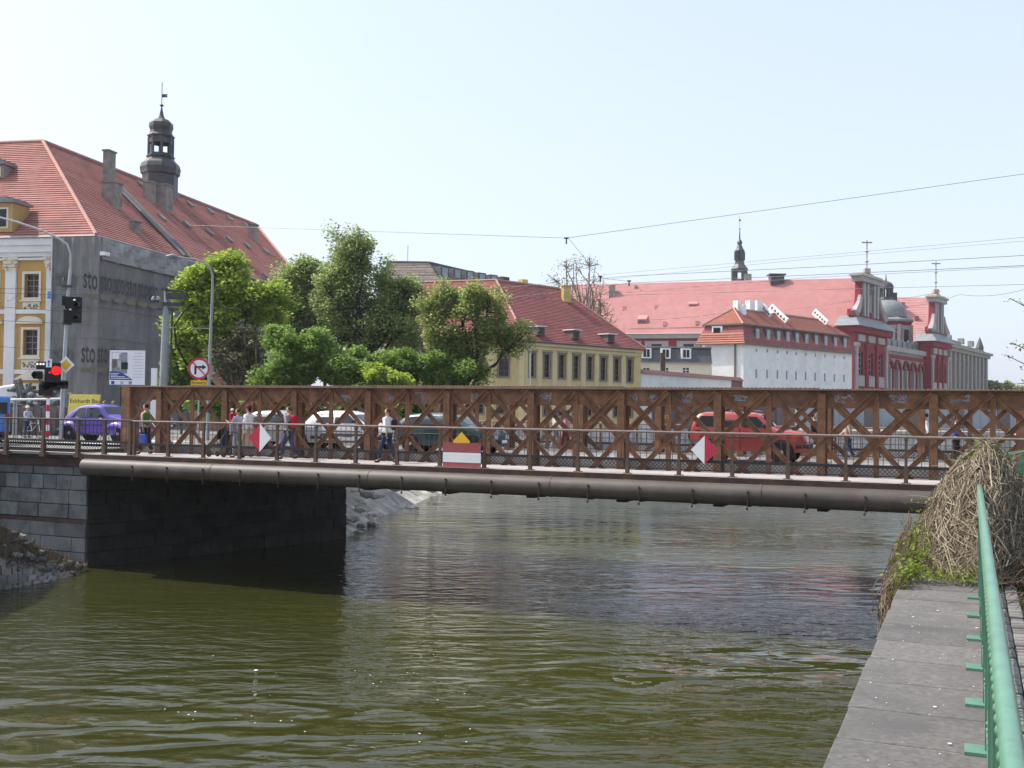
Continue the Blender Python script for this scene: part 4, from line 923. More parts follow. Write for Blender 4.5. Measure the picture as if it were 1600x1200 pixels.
def offp(P, a, b, z): q = P + wd*a + wi*b; return Vector((q.x, q.y, z))
e0, e1, e2 = offp(Wc,-.5,-.5,wz), offp(We,.5,-.5,wz), Wl + wf*.6 - wd*.6; e2.z = wz
m0, m1, m2 = offp(Wc,.35,.45,mz), offp(We,-.35,.45,mz), Wl - wf*.25 + wd*.45; m2.z = mz
lwm = e0.lerp(m0,.58), e2.lerp(m2,.58)
courses(e0, e1, m1, m0, 8, .06).build('mansard', 'tile_yellow', wb)
courses(e2, e0, lwm[0], lwm[1], 5, .10).build('end_mansard', 'tile_orange', wb); MB().poly(lwm[1]+wd*.05, lwm[0]+wd*.05, m0, m2).build('end_mansard_upper', 'tile_yellow', wb)
MB().obox(m2.lerp(m0,.35)-wd*.15-Z*.55+Vector((0,0,-.35)), wf*.75, wd*.2, Vector((0,0,.75))).build('end_dormer', 'white', wb)
MB().obox(m2.lerp(m0,.35)-wd*.40-Z*.55+Vector((0,0,-.35)), wf*.5, wd*.02, Vector((0,0,.5))).build('end_window', 'glass', wb)
n0, n1, n2 = m0 - wd*.3 - wi*.3, m1 + wd*.3 - wi*.3, m2 + wf*.3 - wd*.3
rr0 = at_y(1146, 482.5, 153.5); rr1 = rr0 + wd*((We-Wc).length-7)
courses(n0, n1, rr1, rr0, 16, .06).build('upper_roof', 'tile_orange', wb); courses(n2, n0, rr0, rr0-wd*.02, 16, .06).build('hip_roof', 'tile_orange', wb)
MB().poly(rr0, rr1, n1+wi*7, n2).build('back_roof', 'tile_orange', wb); MB().poly(n1, n1+wi*7, rr1).build('far_hip', 'tile_orange', wb)
m_ = MB(); m_.tube([n2, n0, n1], .14, 6); m_.build('roof_eave', 'darkwall', wb); m_ = MB(); m_.tube([e2, e0, e1], .12, 6); m_.build('gutter', 'darkwall', wb)
m_ = MB(); m_.tube([n2+Z*.1, rr0+Z*.1], .13, 6); m_.tube([n0+Z*.1, rr0+Z*.1], .13, 6); m_.tube([rr0+Z*.1, rr1+Z*.1], .13, 6); m_.build('ridge_tiles', 'tile_ridge', wb)
for k, px in enumerate(pxs):
    a = Wa.hit(px, 520)[0]; q = Wa.pt(a, (wz+mz)/2-.05, -.05)
    MB().obox(q - Wa.m*.2, wd*.62, Wa.m*.42, Vector((0,0,1.12))).build('dormer', 'slate', wb)
    MB().obox(q + Wa.m*.24, wd*.42, Wa.m*.02, Vector((0,0,.92))).build('dormer_window', 'glass_lit', wb)
un = (n1-n0).cross(rr0-n0).normalized(); un = un if un.z > 0 else -un
for (x0, y0, x1, y1) in ((1190,483,1204,498), (1204,483.5,1229,507), (1272,491,1292,510)):
    a, b = on_plane(x0,y0,n0,un), on_plane(x1,y1,n0,un); m_ = MB(); m_.bar(a+Z*.45, b+Z*.45, .35, 1.0); o = m_.build('fire_wall', 'signwhite', wb)
    for k in range(5):
        q = a.lerp(b, (k+.7)/5.4)+Z*.5; m_ = MB(); m_.obox(q-wd*.2, wi*.16, wd*.02, Z*.16); m_.build('vent', 'darkwall', o)
for px, py, w_ in ((1151,480,.7),(1160,486,.8),(1172,480,1.4),(1184,480,1.5)):
    q = on_plane(px, py+3, n0, un); MB().obox(q+Z*.45, wd*w_*.5, wi*.4, Z*.75).build('chimney', 'signwhite', wb)

# ---- long monastery with pink-red roof and red gabled river front
ob = thing('red_monastery', 'long monastery with huge pink-red roof and crimson baroque gables at right', 'building', at_y(1340, 640, 183), world=True)
def Yat(px): return 193-(px-1000)*.0294
oz = 20.1
El, Er = at_y(880, 500, Yat(880)), at_y(1338, 500, Yat(1338)); El.z = Er.z = oz
Rl, Rr = at_y(880, 445, 208.5), at_y(1352, 434, 191.5); Rl.z = Rr.z = 30.4
courses(El, Er, Rr, Rl, 60, .05).build('long_roof', 'tile_pink', ob)
ow = Wall(El + Vector((.2,.8,0)), Er + Vector((.2,.8,0)))
ow.build('long_wall', 'redwall', ob, GZ, oz-.05)
m_ = MB(); ow.box(m_, 0, ow.L, oz-.9, oz-.07, 0, .5); m_.build('cornice', 'redwhite', ob)
for px in (984,1026,1076,1120,1160,1200,1240):
    a = ow.hit(px,530)[0]; m_ = MB(); ow.box(m_, a-2.1, a+2.1, oz-4.2, oz-1.35, 0, .1); o = m_.build('window_surround', 'redwhite', ob)
    m_ = MB(); ow.box(m_, a-.9, a+.9, oz-3.9, oz-1.9, .08, .12); m_.build('window', 'glass_purple', ob)
pn_ = (Er-El).cross(Rl-El).normalized(); pn_ = pn_ if pn_.z > 0 else -pn_
def on_or(px, py): return on_plane(px, py, El, pn_)
for px, py in ((1003,507),(1083,483)):
    q = on_or(px, py); d_ = (Er-El).normalized(); m_ = MB(); u_ = (Rl-El); u_ -= d_*u_.dot(d_); u_.normalize()
    m_.add([q-d_*.85+Z*.0, q+d_*.85+Z*.0, q+d_*.85+Z*1.0, q-d_*.85+Z*1.0, q+u_*3.2-d_*.85, q+u_*3.2+d_*.85], [(0,1,2,3),(3,2,5,4),(0,3,4),(1,5,2)]); m_.build('roof_dormer', 'tile_pink', ob)
    MB().obox(q+Z*.45-Vector((0,.03,0)), d_*.65, Vector((0,.02,0)), Z*.32).build('dormer_opening', 'darkwall', ob)
for px, py in ((1003,457),(1026,483),(1054,456),(1105,456),(1152,455),(1197,454),(1039,508),(1090,507),(1128,481),(1218,479),(1264,478),(1310,477),(1321,503),(976,484),(1235,452),(1300,450)):
    q = on_or(px, py); MB().obox(q+pn_*.15, (.35,0,0), pn_*.18, Vector((0,.3,.4))).build('roof_hatch', 'tile_palace', ob)
m_ = MB(); m_.tube([on_or(960,463)+pn_*.2, on_or(1345,455)+pn_*.2], .05, 4); m_.tube([on_or(985,514)+pn_*.2, on_or(1340,509)+pn_*.2], .05, 4); m_.build('snow_guard', 'tile_palace', ob)
for px0, px1, pt, pb in ((951,961,446,463),(991,995,446,452)):
    q = on_or((px0+px1)/2, pb); zt = 6.1+(643-pt)*q.y/F; MB().obox((q.x,q.y,(q.z-1+zt)/2), ((px1-px0)/2/F*q.y,0,0), (0,.6,0), (0,0,(zt-q.z+1)/2)).build('chimney', 'chimney', ob)
q = at_y(1213, 436, 196); m_ = MB(); m_.obox(q-Z*.3, (1.2,0,0), (0,1,0), (0,0,.8)); m_.obox(q+Z*.75, (1.5,0,0), (0,1.2,0), (0,0,.12)); m_.build('roof_lantern', 'copper_dark', ob)
# river front, receding
Ra = Vector((57.6,183.2,0)); fdv = Vector((.602,.798,0)).normalized()
rw = Wall(Ra, Ra + fdv*57)
zA = lambda px, py, o=0: rw.hit(px, py, o)[1]
aA = lambda px, o=0: rw.hit(px, 560, o)[0]
ctop = zA(1388, 548)
cholest = []
for px in (1388.5,1401,1414.5,1426,1437.5,1449):
    a = aA(px); cholest.append((a-1.1, a+1.1, GZ, zA(px, 574+ (px-1388)*.13)))
a1_, a2_ = aA(1386), aA(1456)
rw.build('arcade_wall', 'redwhite', ob, GZ, ctop, cholest, .8, a1_, a2_)
for h in cholest: rw.window(ob, *h, .7, 'redwall', 'glass_purple', 2, 5, .14)
for h in cholest:
    m_ = MB(); cx = (h[0]+h[1])/2; arc = [rw.pt(cx+1.45*math.cos(t), h[3]-.1+1.45*math.sin(t), .25) for t in np.linspace(0, math.pi, 9)]; m_.tube(arc, .32, 6); m_.build('arch', 'redwall', ob)
    m_ = MB(); m_.obox(rw.pt(cx+2.3, (GZ+h[3])/2, .12), rw.d*.32, rw.m*.12, Z*((h[3]-GZ)/2)); m_.build('pier_strip', 'redwall', ob)
m_ = MB(); rw.box(m_, a1_, a2_, ctop-1.2, ctop-.6, 0, .4); m_.build('red_band', 'redwall', ob)
m_ = MB(); rw.box(m_, a1_, a2_, ctop, ctop+.9, -.5, .6); m_.build('cornice', 'redwhite', ob)
m_ = MB(); rw.box(m_, a1_, a2_, ctop+.9, ctop+2.5, -1.6, -1.2)
for k in range(9): a = a1_+(a2_-a1_)*(k+.02)/9; rw.box(m_, a, a+.5, ctop+.9, ctop+2.8, -1.19, -.95)
m_.build('parapet', 'lead', ob)
MB().poly(rw.pt(a1_,ctop+.9,-1.5), rw.pt(a2_,ctop+.9,-1.5), rw.pt(a2_,ctop+1.0,-14), rw.pt(a1_,ctop+1.0,-14)).build('terrace_roof', 'lead', ob)
def risalit(pa, pb, yt_skirt, y_gtop, y_mast, proj):
    a0, a1 = aA(pa, proj), aA(pb, proj); w_ = a1-a0; ac = (a0+a1)/2; pc = (pa+pb)/2
    zs = zA(pc, yt_skirt, proj); zg = zA(pc, y_gtop, proj)
    wl3 = Wall(rw.pt(a0,0,proj), rw.pt(a1,0,proj)); hz_ = []
    for k in range(3):
        a = w_*(.2+.3*k); hz_.append((a-w_*.06, a+w_*.06, zs-8.2, zs-4.4)); hz_.append((a-w_*.06, a+w_*.06, GZ+1, zs-10.6))
    wl3.build('risalit_wall', 'redwall', ob, GZ, zs-.2, hz_, .5)
    for h in hz_: wl3.window(ob, *h, .45, 'redwhite', 'glass_purple', 2, 4, .14)
    Wall(rw.pt(a0,0,proj), rw.pt(a0,0,-2)).build('risalit_side', 'redwall', ob, GZ, zs-.2); Wall(rw.pt(a1,0,proj), rw.pt(a1,0,-2), True).build('risalit_side', 'redwall', ob, GZ, zs-.2)
    for k in range(4):
        a = w_*(.05+.3*k); m_ = MB(); wl3.box(m_, a-w_*.03, a+w_*.03, GZ, zs-3.6, 0, .35); wl3.box(m_, a-w_*.05, a+w_*.05, zs-3.598, zs-2.9, 0, .5); m_.build('pilaster', 'redwhite' if k in (0,3) else 'redwall', ob)
    for k in range(3):
        a = w_*(.2+.3*k); m_ = MB(); wl3.box(m_, a-w_*.085, a+w_*.085, zs-10.2, zs-8.4, 0, .2); wl3.box(m_, a-w_*.1, a+w_*.1, zs-2.6, zs-1.5, 0, .2); m_.build('white_panel', 'redwhite', ob)
    m_ = MB(); wl3.box(m_, -.6, w_+.6, zs-1.2, zs-.2, -1, .7); m_.build('entablature', 'redwall', ob)
    m_ = MB(); f0 = [wl3.pt(-1.4,zs-.2,1.4), wl3.pt(w_+1.4,zs-.2,1.4), wl3.pt(w_+.8,zs-.2,-3), wl3.pt(-1.4,zs-.2,-3)]; f1 = [wl3.pt(w_*.08,zs+1.6,-.2), wl3.pt(w_*.92,zs+1.6,-.2), wl3.pt(w_*.92,zs+1.6,-3), wl3.pt(w_*.08,zs+1.6,-3)]
    m_.hexa(f0+f1); m_.build('skirt_roof', 'lead', ob)
    zb = zs+1.6; H_ = zg-zb; half = [(.46,0),(.46,.14),(.36,.16),(.30,.22),(.26,.34),(.245,.5),(.24,.74),(.28,.76),(.28,.82),(.33,.86),(.33,.90),(.2,.94),(.1,.98),(0,1.0)]
    out = [(w_*(.5+u), zb+v*H_) for u, v in half] + [(w_*(.5-u), zb+v*H_) for u, v in half[::-1][1:]]
    n_ = len(out); m_ = MB(); m_.add([wl3.pt(a,z,-.3) for a, z in out]+[wl3.pt(a,z,-1.4) for a, z in out], [tuple(range(n_)), tuple(range(n_, 2*n_))] + [(i, (i+1) % n_, n_+(i+1) % n_, n_+i) for i in range(n_)]); m_.build('gable', 'redwall', ob)
    for u in (-.20,-.10,.10,.20):
        m_ = MB(); wl3.box(m_, w_*(.5+u)-w_*.024, w_*(.5+u)+w_*.024, zb+.2, zb+H_*.74, -.3, .1); m_.build('gable_pilaster', 'redwhite', ob)
    m_ = MB(); wl3.box(m_, w_*.5-w_*.05, w_*.5+w_*.05, zb+H_*.12, zb+H_*.55, -.3, -.12); m_.build('gable_window', 'glass_purple', ob)
    m_ = MB(); m_.lathe([(.02,0),(w_*.065,0),(w_*.065,.2),(.02,.2)], (0,0,0), 14); c_ = wl3.pt(w_*.5, zb+H_*.66, -.3); o = m_.build('clock_oval', 'slate', ob); o.matrix_parent_inverse = Matrix(); o.matrix_world = Matrix.Translation(c_) @ wl3.m.to_track_quat('Z','Y').to_matrix().to_4x4()
    o.parent = None; mw = o.matrix_world.copy(); o.parent = ob; o.matrix_parent_inverse = ob.matrix_basis.inverted(); o.matrix_basis = mw
    m_ = MB(); wl3.box(m_, w_*.16, w_*.84, zb+H_*.76, zb+H_*.86, -1.5, .35); wl3.box(m_, w_*.12, w_*.88, zb+H_*.862, zb+H_*.90, -1.6, .6); m_.build('gable_cornice', 'redwhite', ob)
    m_ = MB(); wl3.box(m_, w_*.2, w_*.8, zb+H_*.902, zb+H_*.94, -1.4, .3); m_.build('gable_cap', 'yellow_pil', ob)
    for sg in (-1, 1):   # pale volutes on the shoulders
        m_ = MB(); pts = [wl3.pt(w_*(.5+sg*(.44-.16*math.sin(t*1.5))), zb+.3+H_*.42*t, -.25) for t in np.linspace(0, 1, 8)]; m_.tube(pts, [.9,.85,.75,.65,.55,.5,.45,.4], 6); m_.build('volute', 'redwhite', ob)
    t_ = wl3.pt(w_*.5, zg, -.8); zm = zA(pc, y_mast, proj); MB().tube([t_, Vector((t_.x,t_.y,zm))], .12, 5).build('mast', 'bluegrey', ob)
    m_ = MB(); 
    for k in range(3): zz = t_.z+(zm-t_.z)*(.06+.3*k); m_.lathe([(.02,-.3),(.4,0),(.02,.3)], (t_.x,t_.y,zz), 6)
    m_.obox((t_.x,t_.y,zm-.4), (.9,0,0), (0,.06,0), (0,0,.12)); m_.obox((t_.x,t_.y,t_.z+.1), (.5,0,0), (0,.5,0), (0,0,.7)); m_.build('mast_ornament', 'redwhite', ob)
    return a0, a1
risalit(1334, 1386, 512, 426, 374, 1.5); risalit(1455, 1481, 534, 458, 408, 1.5)
# dome and drum behind the arcade
dc = at_y(1384, 500, 224); kz2 = 224/F; dz = lambda py: 6.1+(648-py)*kz2
def dome_l(prof, m, nm, a0=.2, seg=8):
    MB().lathe([(w_/2*kz2, dz(py)) for w_, py in prof], (dc.x, dc.y, 0), seg, a0).build(nm, m, ob, seg > 8)
dome_l([(76,600),(76,508),(80,507),(80,504)], 'redwall', 'drum'); dome_l([(84,503.9),(84,501),(66,496.5)], 'lead', 'drum_roof')
dome_l([(66,496.4),(65,490),(60,482),(50,475),(36,470.5),(20,468.5)], 'lead', 'dome', .2, 16); dome_l([(24,468.4),(22,464)], 'copper_dark', 'lantern_base')
for k in range(8):
    a = .2+k*math.pi/4; r_ = 9.5*kz2; MB().tube([(dc.x+r_*math.cos(a), dc.y+r_*math.sin(a), dz(464)), (dc.x+r_*math.cos(a), dc.y+r_*math.sin(a), dz(450))], .28, 5).build('lantern_post', 'copper_dark', ob)
dome_l([(24,450),(23,446),(18,442),(9,439.5),(3,438),(1.5,432),(1,428)], 'copper_dark', 'lantern_cap', .2, 12)
for k in range(8):
    a = .2+math.pi/8+k*math.pi/4; r_ = 38*math.cos(math.pi/8)*kz2; nrm = Vector((math.cos(a), math.sin(a), 0)); tn = Vector((-nrm.y, nrm.x, 0)); c_ = Vector((dc.x,dc.y,0))+nrm*r_
    MB().obox(c_+Z*dz(528)+nrm*.15, tn*1.15, nrm*.15, Z*1.9).build('drum_surround', 'redwhite', ob); MB().obox(c_+Z*dz(528)+nrm*.32, tn*.7, nrm*.05, Z*1.5).build('drum_window', 'glass_purple', ob)
    MB().obox(c_+Z*dz(513)+nrm*.1, tn*1.4, nrm*.1, Z*.4).build('drum_panel', 'redwhite', ob)
    a -= math.pi/8; c_ = Vector((dc.x+38*kz2*math.cos(a), dc.y+38*kz2*math.sin(a), 0)); MB().tube([c_+Z*dz(545), c_+Z*dz(509)], .45, 6).build('drum_column', 'redwhite', ob)
# roof of the far wing
fA, fB = at_y(1384, 545, 236), at_y(1468, 549, 234); fC, fD = at_y(1462, 465, 246), at_y(1384, 464, 248)
courses(fA, fB, fC, fD, 30, .05).build('wing_roof', 'tile_pink', ob)
for px, py in ((1409,478),(1431,499)):
    q = on_plane(px, py, fA, (fB-fA).cross(fD-fA).normalized()); MB().obox(q+Vector((0,-.3,.3)), (.5,0,0), (0,.3,0), (0,0,.45)).build('roof_hatch', 'tile_palace', ob)
q = at_y(1393, 470, 244); MB().obox(q, (1,0,0), (0,.8,0), (0,0,1.8)).build('chimney', 'brick', ob)


# ---- grey classical building further on
Gq = at_y(1478, 538, 250); gq = thing('grey_classical_building', 'grey stone building with tall pilasters beyond the red gables', 'building', (Gq.x, Gq.y, GZ), world=True)
cz = Gq.z; Gr = at_z(1541, 553, cz); cwl = Wall(Gq, Gr); cwl.build('front_wall', 'graystone', gq, GZ, cz)
for k in range(10):
    a = cwl.L*(k+.5)/10; m_ = MB(); cwl.box(m_, a-cwl.L*.018, a+cwl.L*.018, GZ, cz-1.5, 0, .7); m_.build('pilaster', 'graystone', gq)
    if k < 9:
        for z0, z1 in ((cz-6,cz-2.6), (cz-11,cz-7.2), (GZ+1,cz-12)): m_ = MB(); cwl.box(m_, a+cwl.L*.035, a+cwl.L*.065, z0, z1, .01, .06); m_.build('window', 'glass', gq)
m_ = MB(); cwl.box(m_, -.8, cwl.L+.8, cz-1.4, cz-.6, 0, .9); cwl.box(m_, -1.2, cwl.L+1.2, cz-.598, cz, -2, 1.5); cwl.box(m_, 0, cwl.L*.4, cz+.002, cz+1.6, -6, -.5); cwl.box(m_, cwl.L*.42, cwl.L, cz+.002, cz+.9, -6, -.5); m_.build('cornice', 'graystone', gq)
cw2 = Wall(Gq, Gq+Vector((-3,14,0))); cw2.build('side_wall', 'graystone', gq, GZ, cz)
cw3 = Wall(Gr, Gr*1.06, False); cw3.build('end_wall', 'graystone', gq, GZ, cz)
for f_ in (.1,.25,.55,.8): MB().obox(cwl.pt(cwl.L*f_, cz+2.2, -2), cwl.d*1.0, cwl.m*.6, Z*.7).build('chimney', 'graystone', gq)
q = cwl.pt(cwl.L*.93, cz+.9, -1); MB().lathe([(1.0,0),(1.1,.6),(.7,1.8),(.05,3.4)], q, 6).build('roof_finial', 'slate', gq)

# ---- distant church spire
cs = at_y(1155, 470, 285); kk = 285/F; H5 = 645.3; z5 = lambda py: 6.1+(H5-py)*kk
ch = thing('church_spire', 'distant slender blue-black church spire above the long pink roof', 'spire', (cs.x, cs.y, GZ), world=True)
def cl(prof, nm, seg=8): MB().lathe([(w_/2*kk, z5(py)) for w_, py in prof], (cs.x, cs.y, 0), seg, .39).build(nm, 'signblue' if nm == 'x' else 'copper_dark', ch)
cl([(26,600),(26,437)], 'tower_shaft')
for k in range(4):
    a = .39+k*math.pi/2; 
    for r_, y0, y1, nm in ((11,437,424,'lower_post'), (6,406,393,'upper_post')): MB().obox((cs.x+r_*kk*math.cos(a), cs.y+r_*kk*math.sin(a), (z5(y0)+z5(y1))/2), (.5,0,0), (0,.5,0), (0,0,(z5(y1)-z5(y0))/2)).build(nm, 'copper_dark', ch)
cl([(25,424),(27,420),(22,417),(16,413),(14,408),(15,406)], 'lower_cap'); cl([(15,393),(16,391),(11,388),(8,384),(6,381),(9,379),(7,376),(2.5,373),(1.4,360)], 'upper_cap'); cl([(.6,362),(.6,337)], 'needle', 5); cl([(.4,358.5),(3.4,357),(.4,355.5)], 'ball', 8); cl([(.4,345.5),(4.4,343),(.4,340.5)], 'star', 6)
q = at_y(1168, 432, 283); MB().obox(q-Z*1, (.9,0,0), (0,.8,0), (0,0,1.6)).build('side_turret', 'graystone', ch)

# ---- brick gable among the trees, quay hall and quay wall seen through the truss
bg = thing('brick_outhouse', 'low pink brick outhouse with gable among the trees at left', 'building', at_y(350, 640, 68), world=True)
b0, b1 = at_y(302, 560, 68), at_y(420, 620, 69.5); bw = Wall(b0, b1); zt = 6.1+(635-606)*68/F; zr2 = 6.1+(635-556)*68/F
bw.build('wall', 'pinkwall', bg, GZ, zt)
MB().poly(bw.pt(0,zt), bw.pt(bw.L,zt), bw.pt(bw.L*.62,zr2)).build('gable', 'pinkwall', bg)
MB().poly(bw.pt(0,zt,.2), bw.pt(bw.L*.62,zr2,.2), bw.pt(bw.L*.62,zr2,-8), bw.pt(0,zt,-8)).build('roof', 'tile_yellow', bg)
gh = thing('grey_shed', 'low grey ribbed shed on the far quay seen through the right end of the truss', 'shed', at_y(1420, 640, 128), world=True)
s0, s1 = at_y(1245, 650, 126), at_y(1760, 650, 130); gw = Wall(s0, s1); gw.build('wall', 'bluegrey', gh, GZ, 8.4)
for k in range(40): m_ = MB(); gw.box(m_, gw.L*k/40, gw.L*k/40+.12, GZ, 8.3, 0, .06); m_.build('rib', 'bluegrey', gh)
m_ = MB(); gw.box(m_, -.3, gw.L+.3, 8.4, 8.6, -8, .5); m_.build('roof', 'lead', gh)
for f_ in (.07,.2,.33,.46,.6): m_ = MB(); gw.box(m_, gw.L*f_, gw.L*f_+1.6, GZ+.2, 7.0, .01, .09); m_.build('door', 'darkwall', gh)
qw = thing('brick_wall', 'dark purple-brown wall on the far bank behind the middle of the truss', 'wall', at_y(1100, 640, 113), world=True)
s0, s1 = at_y(992, 650, 109.5), at_y(1242, 650, 115); gw = Wall(s0, s1); m_ = MB(); gw.box(m_, 0, gw.L, GZ, 7.4, -.4, 0); m_.build('wall_face', 'darkwall', qw)
m_ = MB(); gw.box(m_, -.1, gw.L+.1, 7.402, 7.6, -.5, .12); m_.build('coping', 'brownstone', qw)
for k in range(8): m_ = MB(); gw.box(m_, gw.L*k/8, gw.L*k/8+.5, GZ, 7.39, .002, .18); m_.build('buttress', 'darkwall', qw)
# ------------------------------------------------------------------ trees
def leaf_cloud(centres, radii, n, size, hang=0.):
    c = np.asarray(centres); r = np.asarray(radii); idx = rng.integers(0, len(c), n)
    d = rng.normal(size=(n, 3)); d /= np.linalg.norm(d, axis=1)[:, None]
    p = c[idx] + d*(r[idx]*rng.random(n)**.45)[:, None]*np.array([1, 1, .8])
    if hang: p[:, 2] -= hang*rng.random(n)**2
    a = rng.normal(size=(n, 3)); a[:, 2] *= .5; a /= np.linalg.norm(a, axis=1)[:, None]
    up = rng.normal(size=(n, 3))*.7 + np.array([0, 0, 1.]); b = np.cross(a, up); b /= np.linalg.norm(b, axis=1)[:, None]
    s = size*(.55+.9*rng.random(n))[:, None]
    v = np.stack([p-a*s, p+b*s*.6-a*s*.1, p+a*s, p-b*s*.6-a*s*.1], 1).reshape(-1, 3)
    return v
def leaf_obj(name, v, m, parent):
    n = len(v)//4; me = bpy.data.meshes.new(name); me.vertices.add(4*n); me.vertices.foreach_set('co', v.ravel()); me.loops.add(4*n); me.loops.foreach_set('vertex_index', np.arange(4*n))
    me.polygons.add(n); me.polygons.foreach_set('loop_start', np.arange(0, 4*n, 4)); me.polygons.foreach_set('loop_total', np.full(n, 4)); me.update(calc_edges=True); me.materials.append(M[m])
    return link(name, me, parent)
def limb(mb, a, b, r0, r1, bend=.12, n=6):
    a, b = Vector(a), Vector(b); L = (b-a).length; off = Vector((random.gauss(0,1), random.gauss(0,1), random.gauss(0,.5)))*L*bend
    pts = [a.lerp(b, k/n) + off*math.sin(math.pi*k/n) + Vector((random.gauss(0,1), random.gauss(0,1), random.gauss(0,1)))*L*.012*(0 < k < n) for k in range(n+1)]
    mb.tube(pts, [r0+(r1-r0)*k/n for k in range(n+1)], 6); return pts
def tree(name, label, Y, trunk_px, blobs, nclump, nleaf, lsize, m, cr_=(.5,.9), bark='bark', group=None, depth_f=.8, trunk_r=.28, twigs=40, hang=0, top_f=.42, leafy=1., limbs=14):
    """blobs: crown lobes (px, py, half width px, half height px) at depth Y"""
    base = at_y(trunk_px, 640, Y); base.z = 4.3
    t = thing(name, label, 'tree' if 'tree' in name else 'bush', base, group=group, world=True)
    cen, rad = [], []
    area = [b[2]*b[3] for b in blobs]; tot = sum(area)
    for b, ar in zip(blobs, area):
        c = at_y(b[0], b[1], Y + (b[4] if len(b) > 4 else 0)); rx, rz2 = b[2]*Y/F, b[3]*Y/F
        subs = [Vector((random.gauss(0,1), random.gauss(0,1), random.gauss(0,1)+.15)).normalized()*random.uniform(.35,.80) for _ in range(11)] + [Vector((0,0,0))]
        for k in range(max(6, int(nclump*1.5*ar/tot))):
            sb = random.choice(subs); d = sb + Vector((random.gauss(0,1), random.gauss(0,1), random.gauss(0,1))).normalized()*random.random()**.45*.56
            cen.append((c.x+d.x*rx, c.y+d.y*rx*depth_f, max(4.6, c.z+d.z*rz2))); rad.append(random.uniform(*cr_)*.9)
    w = MB(); top = Vector((sum(c[0] for c in cen)/len(cen), sum(c[1] for c in cen)/len(cen), base.z + (max(c[2] for c in cen)-base.z)*top_f))
    tp = limb(w, base, top, trunk_r, trunk_r*.62, .05, 7)
    tips = random.sample(cen, min(limbs, len(cen))); sub = []
    for q in tips:
        st = tp[random.randint(3, 7)]; p = limb(w, st, q, trunk_r*.42, .03, .12); sub += [p[3], p[4], p[5]]
    for q in random.sample(cen, min(twigs, len(cen))):
        st = min(sub, key=lambda s: (s-Vector(q)).length); limb(w, st, q, .045, .012, .15, 4)
    w.build('trunk', bark, t, True)
    v = leaf_cloud(cen, rad, nleaf, lsize, hang); leaf_obj('crown', v, m, t)
    return t
tree('maple_tree', 'bright lime-green tree beside the netted palace flank', 57, 372, [(350,450,52,52),(325,490,52,45),(395,480,48,45),(298,455,30,28),(360,425,34,30),(340,540,55,36),(425,465,30,24),(300,520,36,36)], 150, 42000, .105, 'leaf_bright', (.5,1.05), 'bark_dark', trunk_r=.22, twigs=90, top_f=.5)
tree('chestnut_tree', 'dark green tree between the lime-green tree and the tallest crown', 66, 478, [(470,445,38,48),(450,490,36,42),(490,500,32,44),(478,420,28,26),(465,540,40,40)], 90, 24000, .095, 'leaf_mid', (.5,1.1), 'bark_dark', trunk_r=.24, twigs=60)
tree('tall_tree', 'tallest dark green tree with rounded airy crown in the middle', 64, 553, [(555,400,56,44),(545,450,58,48),(600,480,60,50),(560,510,60,50),(620,520,50,40),(520,470,28,40),(640,470,34,36)], 230, 52000, .088, 'leaf_mid', (.5,1.1), 'bark_dark', trunk_r=.30, twigs=110, limbs=24)
tree('willow_tree', 'loose yellow-green tree leaning in front of the yellow building', 61, 708, [(735,480,46,38),(690,465,36,32),(770,520,46,40),(720,545,50,34),(803,528,30,32),(665,500,28,36),(762,462,28,28),(740,575,50,24),(690,540,40,36)], 110, 30000, .085, 'leaf_willow', (.4,.8), 'bark_dark', trunk_r=.22, twigs=90, hang=.5, limbs=20)
tree('small_tree', 'small dark bush-like tree under the willow', 60, 660, [(650,570,60,28),(700,580,50,24),(600,580,50,26)], 60, 22000, .09, 'leaf_deep', (.5,.85), 'bark_dark', trunk_r=.14)
tree('round_bush', 'big dense deep green bush in the middle above the truss', 54, 510, [(520,565,58,38),(470,545,48,36),(440,585,50,28),(555,590,36,24)], 100, 40000, .088, 'leaf_deep', (.5,.85), 'bark', trunk_r=.1, top_f=.3)
tree('bare_bush', 'brownish half-bare bush in front of the brick outhouse', 56, 385, [(385,545,44,40),(375,580,40,30)], 44, 7500, .08, 'leaf_brown', (.5,.9), 'bark_pale', trunk_r=.06, twigs=60, limbs=20, top_f=.3)
tree('hedge_bush', 'green bush at the foot of the lime-green tree beside the catenary mast', 60, 285, [(285,560,24,40),(290,600,26,26),(268,600,16,28)], 50, 9000, .11, 'leaf_deep', (.5,.8), 'bark', trunk_r=.08, top_f=.3)
tree('light_bush', 'small yellow-green bush just above the truss beneath the tall tree', 53, 585, [(585,590,34,20),(610,600,30,16)], 26, 6500, .10, 'leaf_bright', (.4,.6), 'bark', trunk_r=.06, top_f=.3)
tree('verge_bush', 'low green bushes behind the left end of the truss', 52, 330, [(330,640,40,26),(400,640,46,24),(470,635,50,30),(560,635,50,30),(640,635,40,26)], 90, 22000, .10, 'leaf_deep', (.4,.7), 'bark', trunk_r=.06, top_f=.3)
tree('bare_tree', 'nearly leafless tall tree behind the yellow building', 128, 893, [(893,425,40,28),(930,470,40,40),(865,450,20,26),(945,500,26,28)], 190, 2200, .10, 'leaf_brown', (.6,1.3), 'bark_pale', trunk_r=.36, twigs=190, limbs=44, top_f=.62)
tree('far_tree', 'far green treetop beyond the grey classical building', 300, 1556, [(1550,604,14,9),(1572,607,20,6)], 24, 3500, .55, 'leaf_mid', (1.,2.), 'bark', trunk_r=.4, top_f=.4)
